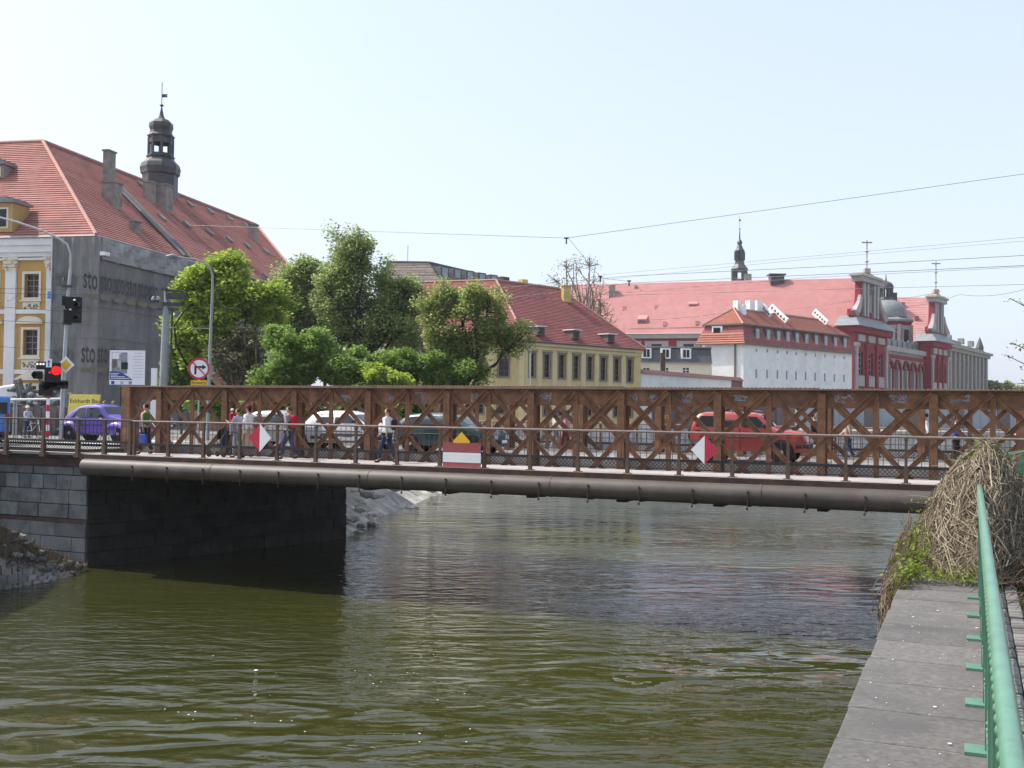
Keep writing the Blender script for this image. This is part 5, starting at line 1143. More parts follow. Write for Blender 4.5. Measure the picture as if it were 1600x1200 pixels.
# overhanging twig at the right edge
tw = thing('tree_twig', 'thin budding twig reaching in from the right edge of the picture', 'twig', at_y(1720, 520, 14), world=True)
w = MB(); ends = []
for p, q in (((1740,600),(1576,557)), ((1740,600),(1578,466)), ((1700,588),(1588,600)), ((1660,577),(1580,535)), ((1650,560),(1592,470))):
    pts = limb(w, at_y(*p, 14), at_y(*q, 14), .016, .004, .04); ends += pts[3:]
w.build('stem', 'bark', tw)
tag(leaf_obj('buds', leaf_cloud([tuple(e) for e in ends], [.10]*len(ends), 150, .022), 'leaf_brown', tw), kind='stuff')

# ------------------------------------------------------------------ vehicles
def lerp_prof(pr, x):
    for (x0, v0), (x1, v1) in zip(pr[:-1], pr[1:]):
        if x0 <= x <= x1:
            t = (x-x0)/(x1-x0) if x1 > x0 else 0; return v0+(v1-v0)*t
    return pr[0][1] if x < pr[0][0] else pr[-1][1]
def smooth_prof(pr, n=70, it=2):
    xs = np.linspace(pr[0][0], pr[-1][0], n); vs = np.array([lerp_prof(pr, x) for x in xs])
    for _ in range(it): vs[1:-1] = .25*vs[:-2]+.5*vs[1:-1]+.25*vs[2:]
    return list(zip(xs, vs))
def car(name, label, loc, rz, paint, top, wid, belt, roof, wheels, wr, sides, screens, sill=.24, tumble=.17, it=2, scale=1., extras=None, bumper='plastic', group='cars queueing on the bridge'):
    """+x is the front; top: roofline (x, z); wid: half width (x, w); sides: side panes as (x, z) polygons; screens: x ranges of windscreen and rear window"""
    c = thing(name, label, 'car', loc, rz, group); c.scale = (scale,)*3
    T = smooth_prof(top, 80, it); Wd = smooth_prof(wid, 80, 3)
    def hw(x, z):
        w = lerp_prof(Wd, x)
        if z > belt: w *= 1 - tumble*min(1.2, (z-belt)/(roof-belt))
        if z < sill+.18: w *= .94+.06*(z-sill)/.18
        return w
    xs = [t[0] for t in T]; us = (0,.12,.26,.42,.58,.72,.84,.93,.985); mb = MB(); ring = 2*len(us)+3
    for x in xs:
        zt = lerp_prof(T, x); sec = []
        for u in us:
            z = sill+(zt-sill)*u; y = hw(x, z)*(1 if u < .9 else .965 if u < .95 else .90); sec.append((y, z))
        sec.append((hw(x, zt)*.6, zt+.012)); 
        mb.v += [(x, y, z) for y, z in sec] + [(x, 0, zt+.022)] + [(x, -y, z) for y, z in sec[::-1]]
    ring = 2*(len(us)+1)+1
    for i in range(len(xs)-1):
        for k in range(ring):
            a, b = i*ring+k, i*ring+(k+1) % ring; mb.f.append((a, b, b+ring, a+ring))
    mb.f.append(tuple(range(ring))); mb.f.append(tuple((len(xs)-1)*ring+k for k in range(ring)))
    mb.build('body', paint, c, True)
    for poly in sides:
        for sg in (-1, 1):
            g = MB(); n_ = 5; (xa, za), (xb, zb), (xc, zc), (xd, zd) = poly
            for j in range(n_):
                for k in range(2):
                    def pq(u, v):
                        x = (xa+(xb-xa)*u)*(1-v)+(xd+(xc-xd)*u)*v; z = (za+(zb-za)*u)*(1-v)+(zd+(zc-zd)*u)*v; return (x, sg*(hw(x, z)*(.965 if z > roof-.1 else 1)+.006), z)
                    g.poly(pq(j/n_, k/2), pq((j+1)/n_, k/2), pq((j+1)/n_, (k+1)/2), pq(j/n_, (k+1)/2))
            o = g.build('side_window', 'car_glass', c, True)
    for x0, x1, nm in screens:
        g = MB(); n_ = 6
        for j in range(n_):
            for k in range(6):
                def ps(u, v): x = x0+(x1-x0)*u; zt = lerp_prof(T, x); yy = (2*v-1)*hw(x, zt)*.80; return (x, yy, zt+.03-.018*abs(2*v-1)**2)
                g.poly(ps(j/n_, k/6), ps((j+1)/n_, k/6), ps((j+1)/n_, (k+1)/6), ps(j/n_, (k+1)/6))
        g.build(nm, 'car_glass', c, True)
    for x in wheels:
        for sg in (-1, 1):
            w_ = lerp_prof(Wd, x); y0, y1 = sg*(w_-.20), sg*(w_+.004)
            ar = MB(); ar.lathe([(.02,min(y0,y1)),(wr*1.16,min(y0,y1)),(wr*1.16,max(y0,y1)),(.02,max(y0,y1))], (x,0,wr*1.02), 24, 0, 'y'); ar.build('wheel_arch', 'black_matt', c)
            ty = MB(); yc = sg*(w_-.07); ty.lathe([(wr*.55,-.09),(wr*.92,-.09),(wr,-.06),(wr,.06),(wr*.92,.09),(wr*.55,.09)], (x,yc,wr), 24, 0, 'y'); t_ = ty.build('wheel', 'rubber', c, True)
            ri = MB(); yo = yc+sg*.075; ri.lathe([(.02,min(0,sg*.02)),(wr*.2,min(0,sg*.02)),(wr*.2,max(0,sg*.02)),(.02,max(0,sg*.02))], (x,yo,wr), 12, 0, 'y'); ri.lathe([(wr*.1,-.012),(wr*.60,-.012),(wr*.60,.012),(wr*.1,.012)], (x,yo-sg*.012,wr), 20, 0, 'y'); ri.build('rim', 'rim', t_)
    xf, xr = xs[-1], xs[0]; wf2, wr2 = lerp_prof(Wd, xf), lerp_prof(Wd, xr)
    for x, w_, sgx in ((xf, wf2, 1), (xr, wr2, -1)):
        b = MB(); b.tube([(x-sgx*.35,-w_-.09,sill+.2), (x-sgx*.02,-w_*.92,sill+.2), (x+sgx*.06,-w_*.4,sill+.2), (x+sgx*.06,w_*.4,sill+.2), (x-sgx*.02,w_*.92,sill+.2), (x-sgx*.35,w_+.09,sill+.2)], .075, 8); b.build('bumper', bumper, c, True)
        MB().box(x+sgx*.135-.008, x+sgx*.135+.008, -.25,.25,sill+.14,sill+.25).build('number_plate', 'white', c)
        for sg in (-1, 1):
            zl = lerp_prof(T, x-sgx*.06)*.5+sill*.5+.10
            l = MB(); l.obox((x-sgx*.02, sg*w_*.74, zl), (.05,0,0), (0,.13,0), (0,0,.075)); l.build('headlight' if sgx > 0 else 'taillight', 'headlight' if sgx > 0 else 'taillight', c, bevel=.02)
    for sg in (-1, 1):
        xm = max(p[0] for p in sides[0]) if sides else 0; xm = max(max(q[0] for q in poly) for poly in sides)
        m = MB(); m.obox((xm-.08, sg*(hw(xm-.1, belt)+.09), belt+.09), (.05,0,0), (0,.09,0), (0,0,.06)); m.build('mirror', 'plastic', c, bevel=.02)
        xd = sum(q[0] for q in sides[0])/4; d = MB(); d.obox((xd-.25, sg*(hw(xd-.25, belt-.1)+.012), belt-.1), (.09,0,0), (0,.015,0), (0,0,.018)); d.build('door_handle', 'plastic', c)
        sm = MB(); sx = [x for x in np.linspace(xr+.9, xf-.9, 8)]; sm.tube([(x, sg*(hw(x, belt-.28)+.004), belt-.28) for x in sx], .022, 5); sm.build('side_strip', 'plastic', c)
    for sg in (-1, 1):
        for poly in sides[-2:]:
            for x in (poly[0][0]-.04, poly[1][0]+.03):
                g = MB(); zt_ = min(belt+.02, lerp_prof(T, x)-.05); g.tube([(x, sg*(hw(x, z)+.003), z) for z in np.linspace(sill+.08, zt_, 6)], .007, 4); g.build('door_gap', 'black', c)
    if extras: extras(c, hw, T)
    return c
def place(px, t, z=ROAD): P_ = on_plane(px, 690, B(0,t,0), bn); return B((P_-BO).dot(be), t, z)
TL = 5.3
# silver saloon
car('silver_car', 'silver-grey saloon at the left of the queue behind the pedestrians', place(443, TL), BA, 'car_silver', [(-2.1,.75),(-2.02,.98),(-1.5,1.03),(-.95,1.40),(-.1,1.44),(.35,1.36),(.95,1.00),(1.95,.88),(2.1,.70)], [(-2.1,.70),(-1.7,.82),(0,.85),(1.6,.82),(2.1,.66)], .95, 1.42, (-1.25,1.28), .31, [[(-1.0,.98),(-.25,.98),(-.25,1.33),(-.78,1.33)], [(-.18,.98),(.72,.98),(.28,1.31),(-.18,1.33)]], [(.42,.90,'windscreen'), (-1.45,-1.0,'rear_window')])
def cladding(c, hw, T):
    for sg in (-1, 1):
        g = MB(); xs = np.linspace(-1.70, 1.70, 14)
        for a, b in zip(xs[:-1], xs[1:]): g.poly(*[(x, sg*(hw(x, z)+.012), z) for x, z in ((a,.25),(b,.25),(b,.60),(a,.60))])
        g.build('lower_cladding', 'car_grey', c, True)
car('white_car', 'small white hatchback with dark bumpers waiting on the bridge', place(549, TL+.2), BA, 'car_white', [(-1.75,.80),(-1.68,1.02),(-1.30,1.38),(-.9,1.45),(.0,1.45),(.4,1.36),(.95,1.0),(1.6,.86),(1.75,.68)], [(-1.75,.70),(-1.4,.78),(0,.80),(1.3,.77),(1.75,.62)], .97, 1.44, (-1.15,1.12), .29, [[(-1.15,1.0),(-.35,1.0),(-.35,1.35),(-.95,1.35)], [(-.28,1.0),(.70,1.0),(.3,1.33),(-.28,1.35)]], [(.48,.92,'windscreen'), (-1.62,-1.33,'rear_window')], extras=cladding)
car('green_car', 'dark teal hatchback in the middle of the bridge behind the red and white board', place(704, TL), BA, 'car_green', [(-2.0,.80),(-1.95,1.02),(-1.45,1.36),(-.9,1.42),(.0,1.43),(.45,1.34),(1.05,.98),(1.9,.84),(2.05,.66)], [(-2.0,.70),(-1.6,.80),(0,.83),(1.6,.80),(2.05,.66)], .95, 1.42, (-1.25,1.27), .30, [[(-1.55,.98),(-1.0,.98),(-1.0,1.30),(-1.30,1.28)], [(-.93,.98),(-.2,.98),(-.2,1.33),(-.93,1.32)], [(-.12,.98),(.80,.98),(.36,1.31),(-.12,1.33)]], [(.52,1.0,'windscreen'), (-1.9,-1.5,'rear_window')])
def rack(c, hw, T):
    for x in (-.55, .25): MB().tube([(x,-.62,1.66), (x,.62,1.66)], .022, 6).build('roof_bar', 'galv', c)
    for y in (-.5,.5): MB().tube([(-.8,y,1.70), (.5,y,1.70)], .018, 6).build('roof_rail', 'black', c)
    w = MB(); w.lathe([(.1,-.09),(.30,-.09),(.33,-.05),(.33,.05),(.30,.09),(.1,.09)], (0,0,0), 20, 0, 'x'); o = w.build('spare_wheel', 'rubber', c, True, loc=(-1.97,.1,.92))
    for sg in (-1,1): MB().obox((-1.3, sg*.80, .62), (.55,0,0), (0,.02,0), (0,0,.05)).build('sill_panel', 'car_grey', c)
car('red_car', 'bright red boxy off-road car with roof bars at the right of the queue', place(1173, TL), BA, 'car_red', [(-1.86,.95),(-1.82,1.15),(-1.68,1.50),(-1.45,1.585),(-.6,1.60),(.25,1.58),(.42,1.52),(.80,1.12),(1.0,1.04),(1.75,.98),(1.9,.72)], [(-1.86,.74),(-1.6,.80),(0,.82),(1.6,.80),(1.9,.72)], 1.08, 1.58, (-1.15,1.12), .34, [[(-1.66,1.12),(-1.05,1.12),(-1.05,1.47),(-1.50,1.47)], [(-.92,1.12),(-.25,1.12),(-.25,1.49),(-.92,1.49)], [(-.15,1.12),(.66,1.12),(.34,1.46),(-.15,1.49)]], [(.44,.78,'windscreen')], sill=.34, tumble=.10, it=1, extras=rack)
# purple beetle-shaped car
def fenders(c, hw, T):
    for x0, rx, ln in ((-1.22,.46,.56), (1.22,.44,.62)):
        for sg in (-1, 1):
            m = MB(); n_ = 12
            for i in range(n_+1):
                a = math.pi*(-.06+1.12*i/n_); cx, cz = x0+ln*.98*math.cos(a), .34+.50*math.sin(a)
                for k in range(7):
                    u = k/6; m.v.append((cx*(1)-0, sg*(.50+.29*math.sin(u*math.pi/2)), cz-.22*u**2.2*(.3+.7*max(0,math.sin(a)))))
            for i in range(n_):
                for k in range(6): a = i*7+k; m.f.append((a, a+1, a+8, a+7))
            m.build('fender', 'car_purple', c, True)
    for sg in (-1, 1):
        MB().box(-.85,.80,min(sg*.56,sg*.80),max(sg*.56,sg*.80),.27,.33).build('running_board', 'plastic', c, bevel=.02)
        h = MB(); h.lathe([(.02,-.10),(.10,-.08),(.13,0),(.11,.05),(.02,.065)], (1.66,sg*.60,.66), 14, 0, 'x'); h.build('headlamp', 'chrome', c, True)
        MB().obox((-1.70,sg*.62,.56), (.05,0,0), (0,.06,0), (0,0,.10)).build('tail_lamp', 'taillight', c, bevel=.02)
        g = MB(); g.tube([(-.85,sg*(hw(-.85,1.0)+.012),.97), (.70,sg*(hw(.6,1.0)+.012),.93)], .010, 5); g.build('chrome_strip', 'chrome', c)
        for x in (-.28,.66):
            g = MB(); g.tube([(x, sg*(hw(x,z)+.004), z) for z in np.linspace(.36,1.36 if x < 0 else 1.0,8)], .008, 4); g.build('door_gap', 'black', c)
pb = place(146, 0); P_ = at_z(142, 690, ROAD); P_ = P_ + bn*.75
bt_ = car('purple_car', 'shiny purple rounded vintage car at the left bridge end', (P_.x, P_.y, ROAD), BA, 'car_purple', [(-1.95,.50),(-1.86,.72),(-1.6,.98),(-1.2,1.24),(-.8,1.41),(-.35,1.49),(.05,1.50),(.36,1.44),(.72,1.05),(.95,.99),(1.35,.90),(1.65,.72),(1.86,.50)], [(-1.95,.36),(-1.5,.60),(-.8,.70),(0,.72),(.8,.66),(1.4,.48),(1.86,.28)], .95, 1.5, (-1.22,1.22), .335, [[(-1.10,.98),(-.36,.98),(-.36,1.36),(-.72,1.33)], [(-.26,.98),(.58,.98),(.30,1.33),(-.26,1.37)]], [(.40,.68,'windscreen'), (-1.5,-1.0,'rear_window')], sill=.27, tumble=.16, it=4, scale=1.06, extras=fenders, bumper='chrome', group=None)
# blue van nose at the left edge
q = at_z(-47, 690, ROAD); v = thing('blue_van', 'bright blue van tail cut off by the left edge of the picture', 'van', (q.x, q.y, ROAD), BA)
m = MB(); m.box(-2.6,1.25,-.9,.9,.35,1.88); o = m.build('body', 'car_blue', v); bev(o, .10, 3)
for sg in (-1,1):
    MB().box(-.6,.85,min(sg*.905,sg*.90),max(sg*.912,sg*.90),1.15,1.62).build('side_window', 'car_glass', v)
    for x in (-1.8,.6):
        w = MB(); w.lathe([(.1,-.1),(.32,-.1),(.34,-.06),(.34,.06),(.32,.1),(.1,.1)], (x,sg*.84,.34), 20, 0, 'y'); t_ = w.build('wheel', 'rubber', v, True); w = MB(); w.lathe([(.02,-.01),(.2,-.01),(.2,.01),(.02,.01)], (x,sg*.95,.34), 14, 0, 'y'); w.build('rim', 'rim', t_)
    MB().box(1.22,1.262,min(sg*.6,sg*.8),max(sg*.6,sg*.8),.75,1.15).build('taillight', 'taillight', v)
MB().box(-2.65,1.3,-.88,.88,.28,.42).build('bumper', 'plastic', v); MB().box(1.245,1.258,-.7,.7,1.15,1.62).build('rear_window', 'car_glass', v)
# parked cars far left behind the purple one
q = at_z(214, 676, ROAD); car('grey_car', 'dark grey saloon behind the purple car and the truss end', (q.x, q.y, ROAD), BA+.1, 'car_grey', [(-2.1,.75),(-2.02,.98),(-1.5,1.03),(-.95,1.40),(-.1,1.44),(.35,1.36),(.95,1.00),(1.95,.88),(2.1,.70)], [(-2.1,.70),(-1.7,.82),(0,.85),(1.6,.82),(2.1,.66)], .95, 1.42, (-1.25,1.28), .31, [[(-1.0,.98),(-.25,.98),(-.25,1.33),(-.78,1.33)], [(-.18,.98),(.72,.98),(.28,1.31),(-.18,1.33)]], [(.42,.90,'windscreen'), (-1.45,-1.0,'rear_window')], group=None)
# construction skip and rubble pile behind the cyclist
q = at_y(57, 660, 55); sk = thing('rubble_skip', 'dark skip heaped with building rubble in front of the palace door', 'skip', (q.x, q.y, GZ), BA*.3)
m = MB(); m.hexa([(-1.5,-.8,.1),(1.3,-.8,.1),(1.3,.8,.1),(-1.5,.8,.1),(-2.0,-.95,1.5),(1.8,-.95,1.5),(1.8,.95,1.5),(-2.0,.95,1.5)]); m.build('bin', 'darkwall', sk)
for k in range(9): m = MB(); m.box(-1.7+.4*k,-1.62+.4*k,-.98,-.86,.3,1.45); m.build('rib', 'darkwall', sk)
hm = MB()
for k in range(70): rock(hm, (random.uniform(-1.7,1.5), random.uniform(-.7,.7), 1.45+random.random()**2*1.0), random.uniform(.10,.34), .7)
for k in range(8): a = Vector((random.uniform(-1.3,1.2), random.uniform(-.5,.5), 1.5)); hm.bar(a, a+Vector((random.gauss(0,.5), random.gauss(0,.3), random.uniform(.8,1.6))), .08, .14)
ho = tag(hm.build('rubble_heap', 'stone_blue'), 'heap of broken masonry and boards piled in the dark skip', 'rubble', kind='stuff'); ho.location = sk.location; ho.rotation_euler = sk.rotation_euler
q = at_y(24, 660, 56); sk2 = thing('wrapped_stack', 'white tarpaulin-wrapped stack on a pallet left of the skip', 'stack', (q.x, q.y, GZ), BA*.3)
m = MB(); m.hexa([(-1.0,-.6,.2),(1.0,-.6,.2),(1.0,.6,.2),(-1.0,.6,.2),(-.7,-.5,2.55),(.6,-.5,2.75),(.6,.5,2.65),(-.7,.5,2.5)]); m.build('tarpaulin', 'palewhite', sk2, bevel=.1); MB().box(-1.05,1.05,-.65,.65,.02,.18).build('pallet', 'brownstone', sk2)
for k in range(3): MB().box(-.9+.55*k,-.6+.55*k,-.62,.62,.25,1.6).build('strap', 'darkwall', sk2)

# ------------------------------------------------------------------ people
def skinned(name, m, parent, chains, sub=1):
    """chains: list of lists of (x, y, z, r) sharing joints by position; one skin island each"""
    vs, es, rs, key, roots = [], [], [], {}, []
    for ch in chains:
        prev = None
        for (x, y, z, r) in ch:
            k = (round(x, 3), round(y, 3), round(z, 3))
            if k not in key: key[k] = len(vs); vs.append((x, y, z)); rs.append(r); 
            i = key[k]
            if prev is None: roots.append(i)
            if prev is not None and prev != i: es.append((prev, i))
            prev = i
    par = list(range(len(vs)))
    def find(a):
        while par[a] != a: a = par[a]
        return a
    for a, b in es: par[find(a)] = find(b)
    me = bpy.data.meshes.new(name); me.from_pydata(vs, es, []); me.materials.append(M[m]); o = link(name, me, parent)
    mo = o.modifiers.new('skin', 'SKIN'); mo.use_smooth_shade = True
    done = set(); sv = me.skin_vertices[0].data if me.skin_vertices else None
    if sv is None:
        bm = bmesh.new(); bm.from_mesh(me); ly = bm.verts.layers.skin.verify(); bm.to_mesh(me); bm.free(); sv = me.skin_vertices[0].data
    for i, r in enumerate(rs): sv[i].radius = (r, r) if not isinstance(r, tuple) else r
    for i in range(len(vs)): sv[i].use_root = False
    for i in roots:
        f_ = find(i)
        if f_ not in done: sv[i].use_root = True; done.add(f_)
    sm = o.modifiers.new('sub', 'SUBSURF'); sm.levels = sub; sm.render_levels = sub
    return o
def person(label, pos, rz, top, legs, hair, shoes='cl_black', h=1.75, stride=.28, arms=((.05,-.12),(.05,.15)), skirt=False, sleeve='long', hat=None, extra=None, group=None, hairlen=0, detail=True):
    p = thing('person', label, 'person', pos, rz, group); p.scale = (h/1.75,)*3
    st = stride; la, ra = Vector((-.10, st*.55, .085)), Vector((.10, -st*.75, .10))
    lk, rk = Vector((-.095, st*.42, .50)), Vector((.095, -st*.18, .49))
    hd = []
    def arm(sg, a):
        sh = Vector((sg*.185, 0, 1.42)); el = sh + Vector((sg*(.045+a[0]), a[1]*.8, -.27)); wr = el + Vector((sg*-.01, .10+a[1]*1.1, -.22)) if len(a) < 3 else el + Vector(a[2]); return sh, el, wr
    L_, R_ = arm(-1, arms[0]), arm(1, arms[1])
    t4 = lambda v, r: (v.x, v.y, v.z, r)
    body = [[(0,0,.95,.12),(0,0,1.12,.105),(0,0,1.30,.112),(0,-.005,1.42,.10),(0,0,1.50,.05),(0,.012,1.555,.062),(0,.022,1.62,.082),(0,.015,1.68,.085),(0,.005,1.735,.05)]]
    for S_ in (L_, R_):
        d = (S_[2]-S_[1]).normalized(); hnd = S_[2]+d*.075
        body.append([(0,-.005,1.42,.10), t4(S_[0],.050), t4(S_[1],.036), t4(S_[2],.025), t4(hnd,.032)])
        if detail:
            s_ = d.cross(Vector((0,1,.2))).normalized()
            for k in range(4):
                b_ = hnd + s_*(.024*(k-1.5)) + d*.015; ln = (.062,.074,.070,.056)[k]; m_ = b_ + d*ln*.55 + Vector((0,.004,0)); e_ = b_ + d*ln + Vector((0,.016,-.004)); body.append([t4(b_,.0085), t4(m_,.008), t4(e_,.0065)])
            tb = S_[2] + d*.035 + Vector((0,.022,0)); body.append([t4(tb,.010), t4(tb+d*.03+Vector((0,.022,0)),.009), t4(tb+d*.062+Vector((0,.026,0)),.0075)])
    for hp, k_, a_ in ((-.09, lk, la), (.09, rk, ra)): body.append([(0,0,.95,.12), (hp,0,.90,.085), t4(k_,.056), t4(a_,.038), (a_.x*1.1, a_.y+.14, a_.z-.045, .034)])
    body.append([(0,.100,1.655,.012), (0,.118,1.632,.014)]); 
    for sg in (-1, 1): body.append([(sg*.083,.005,1.655,.010), (sg*.092,-.005,1.63,.013), (sg*.086,.002,1.61,.009)])
    o = skinned('body', 'skin', p, body)
    f_ = MB()
    for sg in (-1, 1): f_.obox((sg*.032,.1005,1.66), (.013,0,0), (0,.006,0), (0,0,.006))
    f_.obox((0,.098,1.593), (.024,0,0), (0,.006,0), (0,0,.005)); f_.build('face_features', 'hair_dark', o)
    sh = [[(0,0,.93,.145),(0,0,1.12,.148),(0,0,1.30,.160),(0,-.005,1.41,.120),(0,-.002,1.455,.075)]]
    for S_ in (L_, R_):
        if sleeve == 'none': sh.append([(0,-.005,1.41,.120), t4(S_[0]*.93 + Vector((0,0,.1)),.062)])
        elif sleeve == 'short': sh.append([(0,-.005,1.41,.120), t4(S_[0],.070), t4(S_[0].lerp(S_[1],.55),.060)])
        else: sh.append([(0,-.005,1.41,.120), t4(S_[0],.070), t4(S_[1],.055), t4(S_[2],.040)])
    skinned('shirt', top, p, sh)
    if skirt:
        k = MB(); k.lathe([(.15,1.0),(.19,.88),(.24,.6),(.27,.38),(.265,.375),(.14,.9)], (0,0,0), 16); k.build('skirt', legs, p, True)
    else:
        tr = []
        for hp, k_, a_ in ((-.09, lk, la), (.09, rk, ra)): tr.append([(0,0,.96,.13), (hp,0,.88,.100), t4(k_,.078), t4(a_+Vector((0,0,.04)),.066)])
        skinned('trousers', legs, p, tr)
    skinned('shoes', shoes, p, [[t4(a_+Vector((0,-.03,-.03)),.045), (a_.x*1.08, a_.y+.08, a_.z-.045, .044), (a_.x*1.12, a_.y+.17, a_.z-.05, .034)] for a_ in (la, ra)])
    hc = [[(0,-.030,1.60,.062),(0,-.028,1.67,.088),(0,-.012,1.715,.086),(0,.015,1.742,.058)]]
    if hairlen: hc[0].insert(0, (0,-.06,1.60-hairlen,.055))
    skinned('hair', hair, p, hc)
    if hat: m_ = MB(); m_.lathe([(.002,1.80),(.06,1.795),(.098,1.76),(.105,1.70),(.135,1.692),(.135,1.684),(.10,1.684)], (0,.0,0), 16); m_.build('hat', hat, p, True)
    if extra: extra(p, L_, R_)
    return p
FZ = 4.28
def fp(px, t, z=FZ): P_ = on_plane(px, 690, B(0,t,0), bn); return B((P_-BO).dot(be), t, z)
RIGHT, LEFT = BA - math.pi/2, BA + math.pi/2      # headings along the bridge
def carried(p, name, label):
    o = thing(name, label, 'bag', p.location, p.rotation_euler.z); o.scale = p.scale; return o
def bag(m, col, loc, sz):
    def f(p, L_, R_):
        b = MB(); b.obox(loc, (sz[0],0,0), (0,sz[1],0), (0,0,sz[2])); b.build(m, col, p, bevel=min(sz)*.6)
    return f
def swinging_bag(p, L_, R_):
    h = L_[2]; b = MB(); b.hexa([h+Vector(v) for v in ((-.05,-.16,-.58),(.05,-.16,-.58),(.05,.16,-.58),(-.05,.16,-.58),(-.04,-.13,-.22),(.04,-.13,-.22),(.04,.13,-.22),(-.04,.13,-.22))]); c = carried(p, 'shopping_bag', 'bright blue shopping bag held by the person in green'); b.build('bag_body', 'cl_blue', c, bevel=.03)
    MB().tube([h+Vector((0,-.09,-.22)), h+Vector((0,0,-.06)), h+Vector((0,.09,-.22))], .008, 5).build('bag_handle', 'cl_blue', c)
person('dark-haired person in green sleeveless top by the left truss end, blue bag in hand', fp(227,1.0), LEFT, 'cl_green', 'cl_black', 'hair_dark', h=1.86, sleeve='none', extra=swinging_bag)
def backpack(p, L_, R_):
    b = MB(); b.obox((0,-.20,1.24), (.14,0,0), (0,.085,0), (0,0,.21)); c = carried(p, 'backpack', 'red backpack worn by the walker in the dark vest'); b.build('pack_body', 'cl_red', c, bevel=.06)
    for sg in (-1,1): MB().tube([(sg*.11,-.14,1.42), (sg*.12,.02,1.475), (sg*.12,.13,1.36), (sg*.12,.06,1.12), (sg*.12,-.14,1.08)], .016, 5).build('strap', 'cl_red', c)
def vestpack(p, L_, R_):
    backpack(p, L_, R_); skinned('vest', 'cl_dkgreen', p, [[(0,0,.94,.155),(0,0,1.12,.158),(0,0,1.30,.170),(0,-.005,1.40,.130)]])
person('walker in grey shirt and dark vest with a red backpack', fp(451,1.1), LEFT, 'cl_grey', 'cl_jeans', 'hair_brown', h=1.84, extra=vestpack, stride=.34)
def shoulder_bag(p, L_, R_):
    c = carried(p, 'shoulder_bag', 'black shoulder bag worn by the walker in the white jumper'); MB().tube([(.12,-.11,1.47), (.10,.10,1.36), (-.05,.15,1.14)], .014, 5).build('bag_strap', 'cl_black', c); b = MB(); b.obox((.05,-.22,1.22), (.10,0,0), (0,.06,0), (0,0,.17)); b.build('bag_body', 'cl_black', c, bevel=.04)
person('walker in white jumper and dark trousers with a black shoulder bag', fp(605,1.1), LEFT, 'cl_white', 'cl_navy', 'hair_brown', h=1.82, extra=shoulder_bag, stride=.42)
person('person in pale lilac top holding the toddler beside the pushchair', fp(371,.9), LEFT, 'cl_lilac', 'cl_grey', 'hair_brown', h=1.74, sleeve='short', arms=((.03,.10,(.08,.20,.12)), (.03,.14,(-.08,.20,.16))), stride=.12)
person('person in white blouse, beige skirt and dark red hat next to the pushchair', fp(388,1.3), LEFT, 'cl_white', 'cl_beige', 'hair_dark', h=1.84, skirt=True, hat='cl_maroon', stride=.15, hairlen=.06)
# toddler carried on the arm
td = fp(370,.75) ; 
person('toddler in white cap and red top carried on an adult arm', td - be*.22 + Vector((0,0,.80)), LEFT, 'cl_red', 'cl_lilac', 'hair_blond', h=.92, hat='cl_white', stride=.05, detail=False)
# pushchair
pc = thing('pushchair', 'black folding pushchair in front of the couple with the toddler', 'pushchair', fp(345,1.0), LEFT)
fr = MB()
for sg in (-1,1):
    fr.tube([(sg*.22,-.45,1.02), (sg*.22,-.25,.72), (sg*.22,.30,.10)], .016, 6); fr.tube([(sg*.22,.05,.62), (sg*.22,-.30,.10)], .016, 6)
fr.tube([(-.22,-.45,1.02), (.22,-.45,1.02)], .02, 6); fr.build('frame', 'iron', pc)
s_ = MB(); s_.hexa([(-.2,-.1,.38),(.2,-.1,.38),(.2,.26,.42),(-.2,.26,.42),(-.2,-.12,.46),(.2,-.12,.46),(.2,.26,.48),(-.2,.26,.48)]); s_.build('seat', 'cl_black', pc, bevel=.02)
s_ = MB(); s_.hexa([(-.2,-.14,.46),(.2,-.14,.46),(.2,-.08,.46),(-.2,-.08,.46),(-.2,-.34,.95),(.2,-.34,.95),(.2,-.28,.95),(-.2,-.28,.95)]); s_.build('backrest', 'cl_navy', pc, bevel=.02)
for k in range(5):
    a0, a1 = .3+k*.3, .6+k*.3; s_ = MB(); s_.poly(*[(sx, -.22+.34*math.sin(a)-.1, .72+.34*math.cos(a)) for sx, a in ((-.22,a0),(.22,a0),(.22,a1),(-.22,a1))]); s_.build('hood', 'cl_black', pc)
for x in (-.24,.24):
    for y in (-.32,.32): w = MB(); w.lathe([(.05,-.02),(.095,-.02),(.10,0),(.095,.02),(.05,.02)], (x,y,.10), 14, 0, 'x'); t_ = w.build('wheel', 'rubber', pc); w = MB(); w.lathe([(.01,-.012),(.05,-.012),(.05,.012),(.01,.012)], (x,y,.10), 8, 0, 'x'); w.build('rim', 'rim', t_)
# cyclist at the left junction
q = at_z(42, 684, ROAD); cy = person('child in white cap and pale blue top standing over a bicycle at left', (q.x, q.y, ROAD), BA-math.pi/2, 'cl_lilac', 'cl_jeans', 'hair_blond', h=1.45, hat='cl_white', arms=((.05,.12,(.06,.22,-.05)), (.05,.12,(-.06,.22,-.05))), stride=.1)
bk = thing('bicycle', 'small bicycle with pale wheels held by the child at left', 'bicycle', (q.x+be.x*.35, q.y+be.y*.35, ROAD), BA-math.pi/2)
for y in (-.45,.45):
    w = MB(); pts = [(0, y+.30*math.cos(a), .31+.30*math.sin(a)) for a in np.linspace(0, 2*math.pi, 21)]; w.tube(pts, .018, 5, False); t_ = w.build('wheel', 'rubber', bk); w = MB()
    for k in range(8): a = k*math.pi/4; w.tube([(0,y,.31), (0,y+.29*math.cos(a),.31+.29*math.sin(a))], .004, 4)
    w.build('spokes', 'galv', t_)
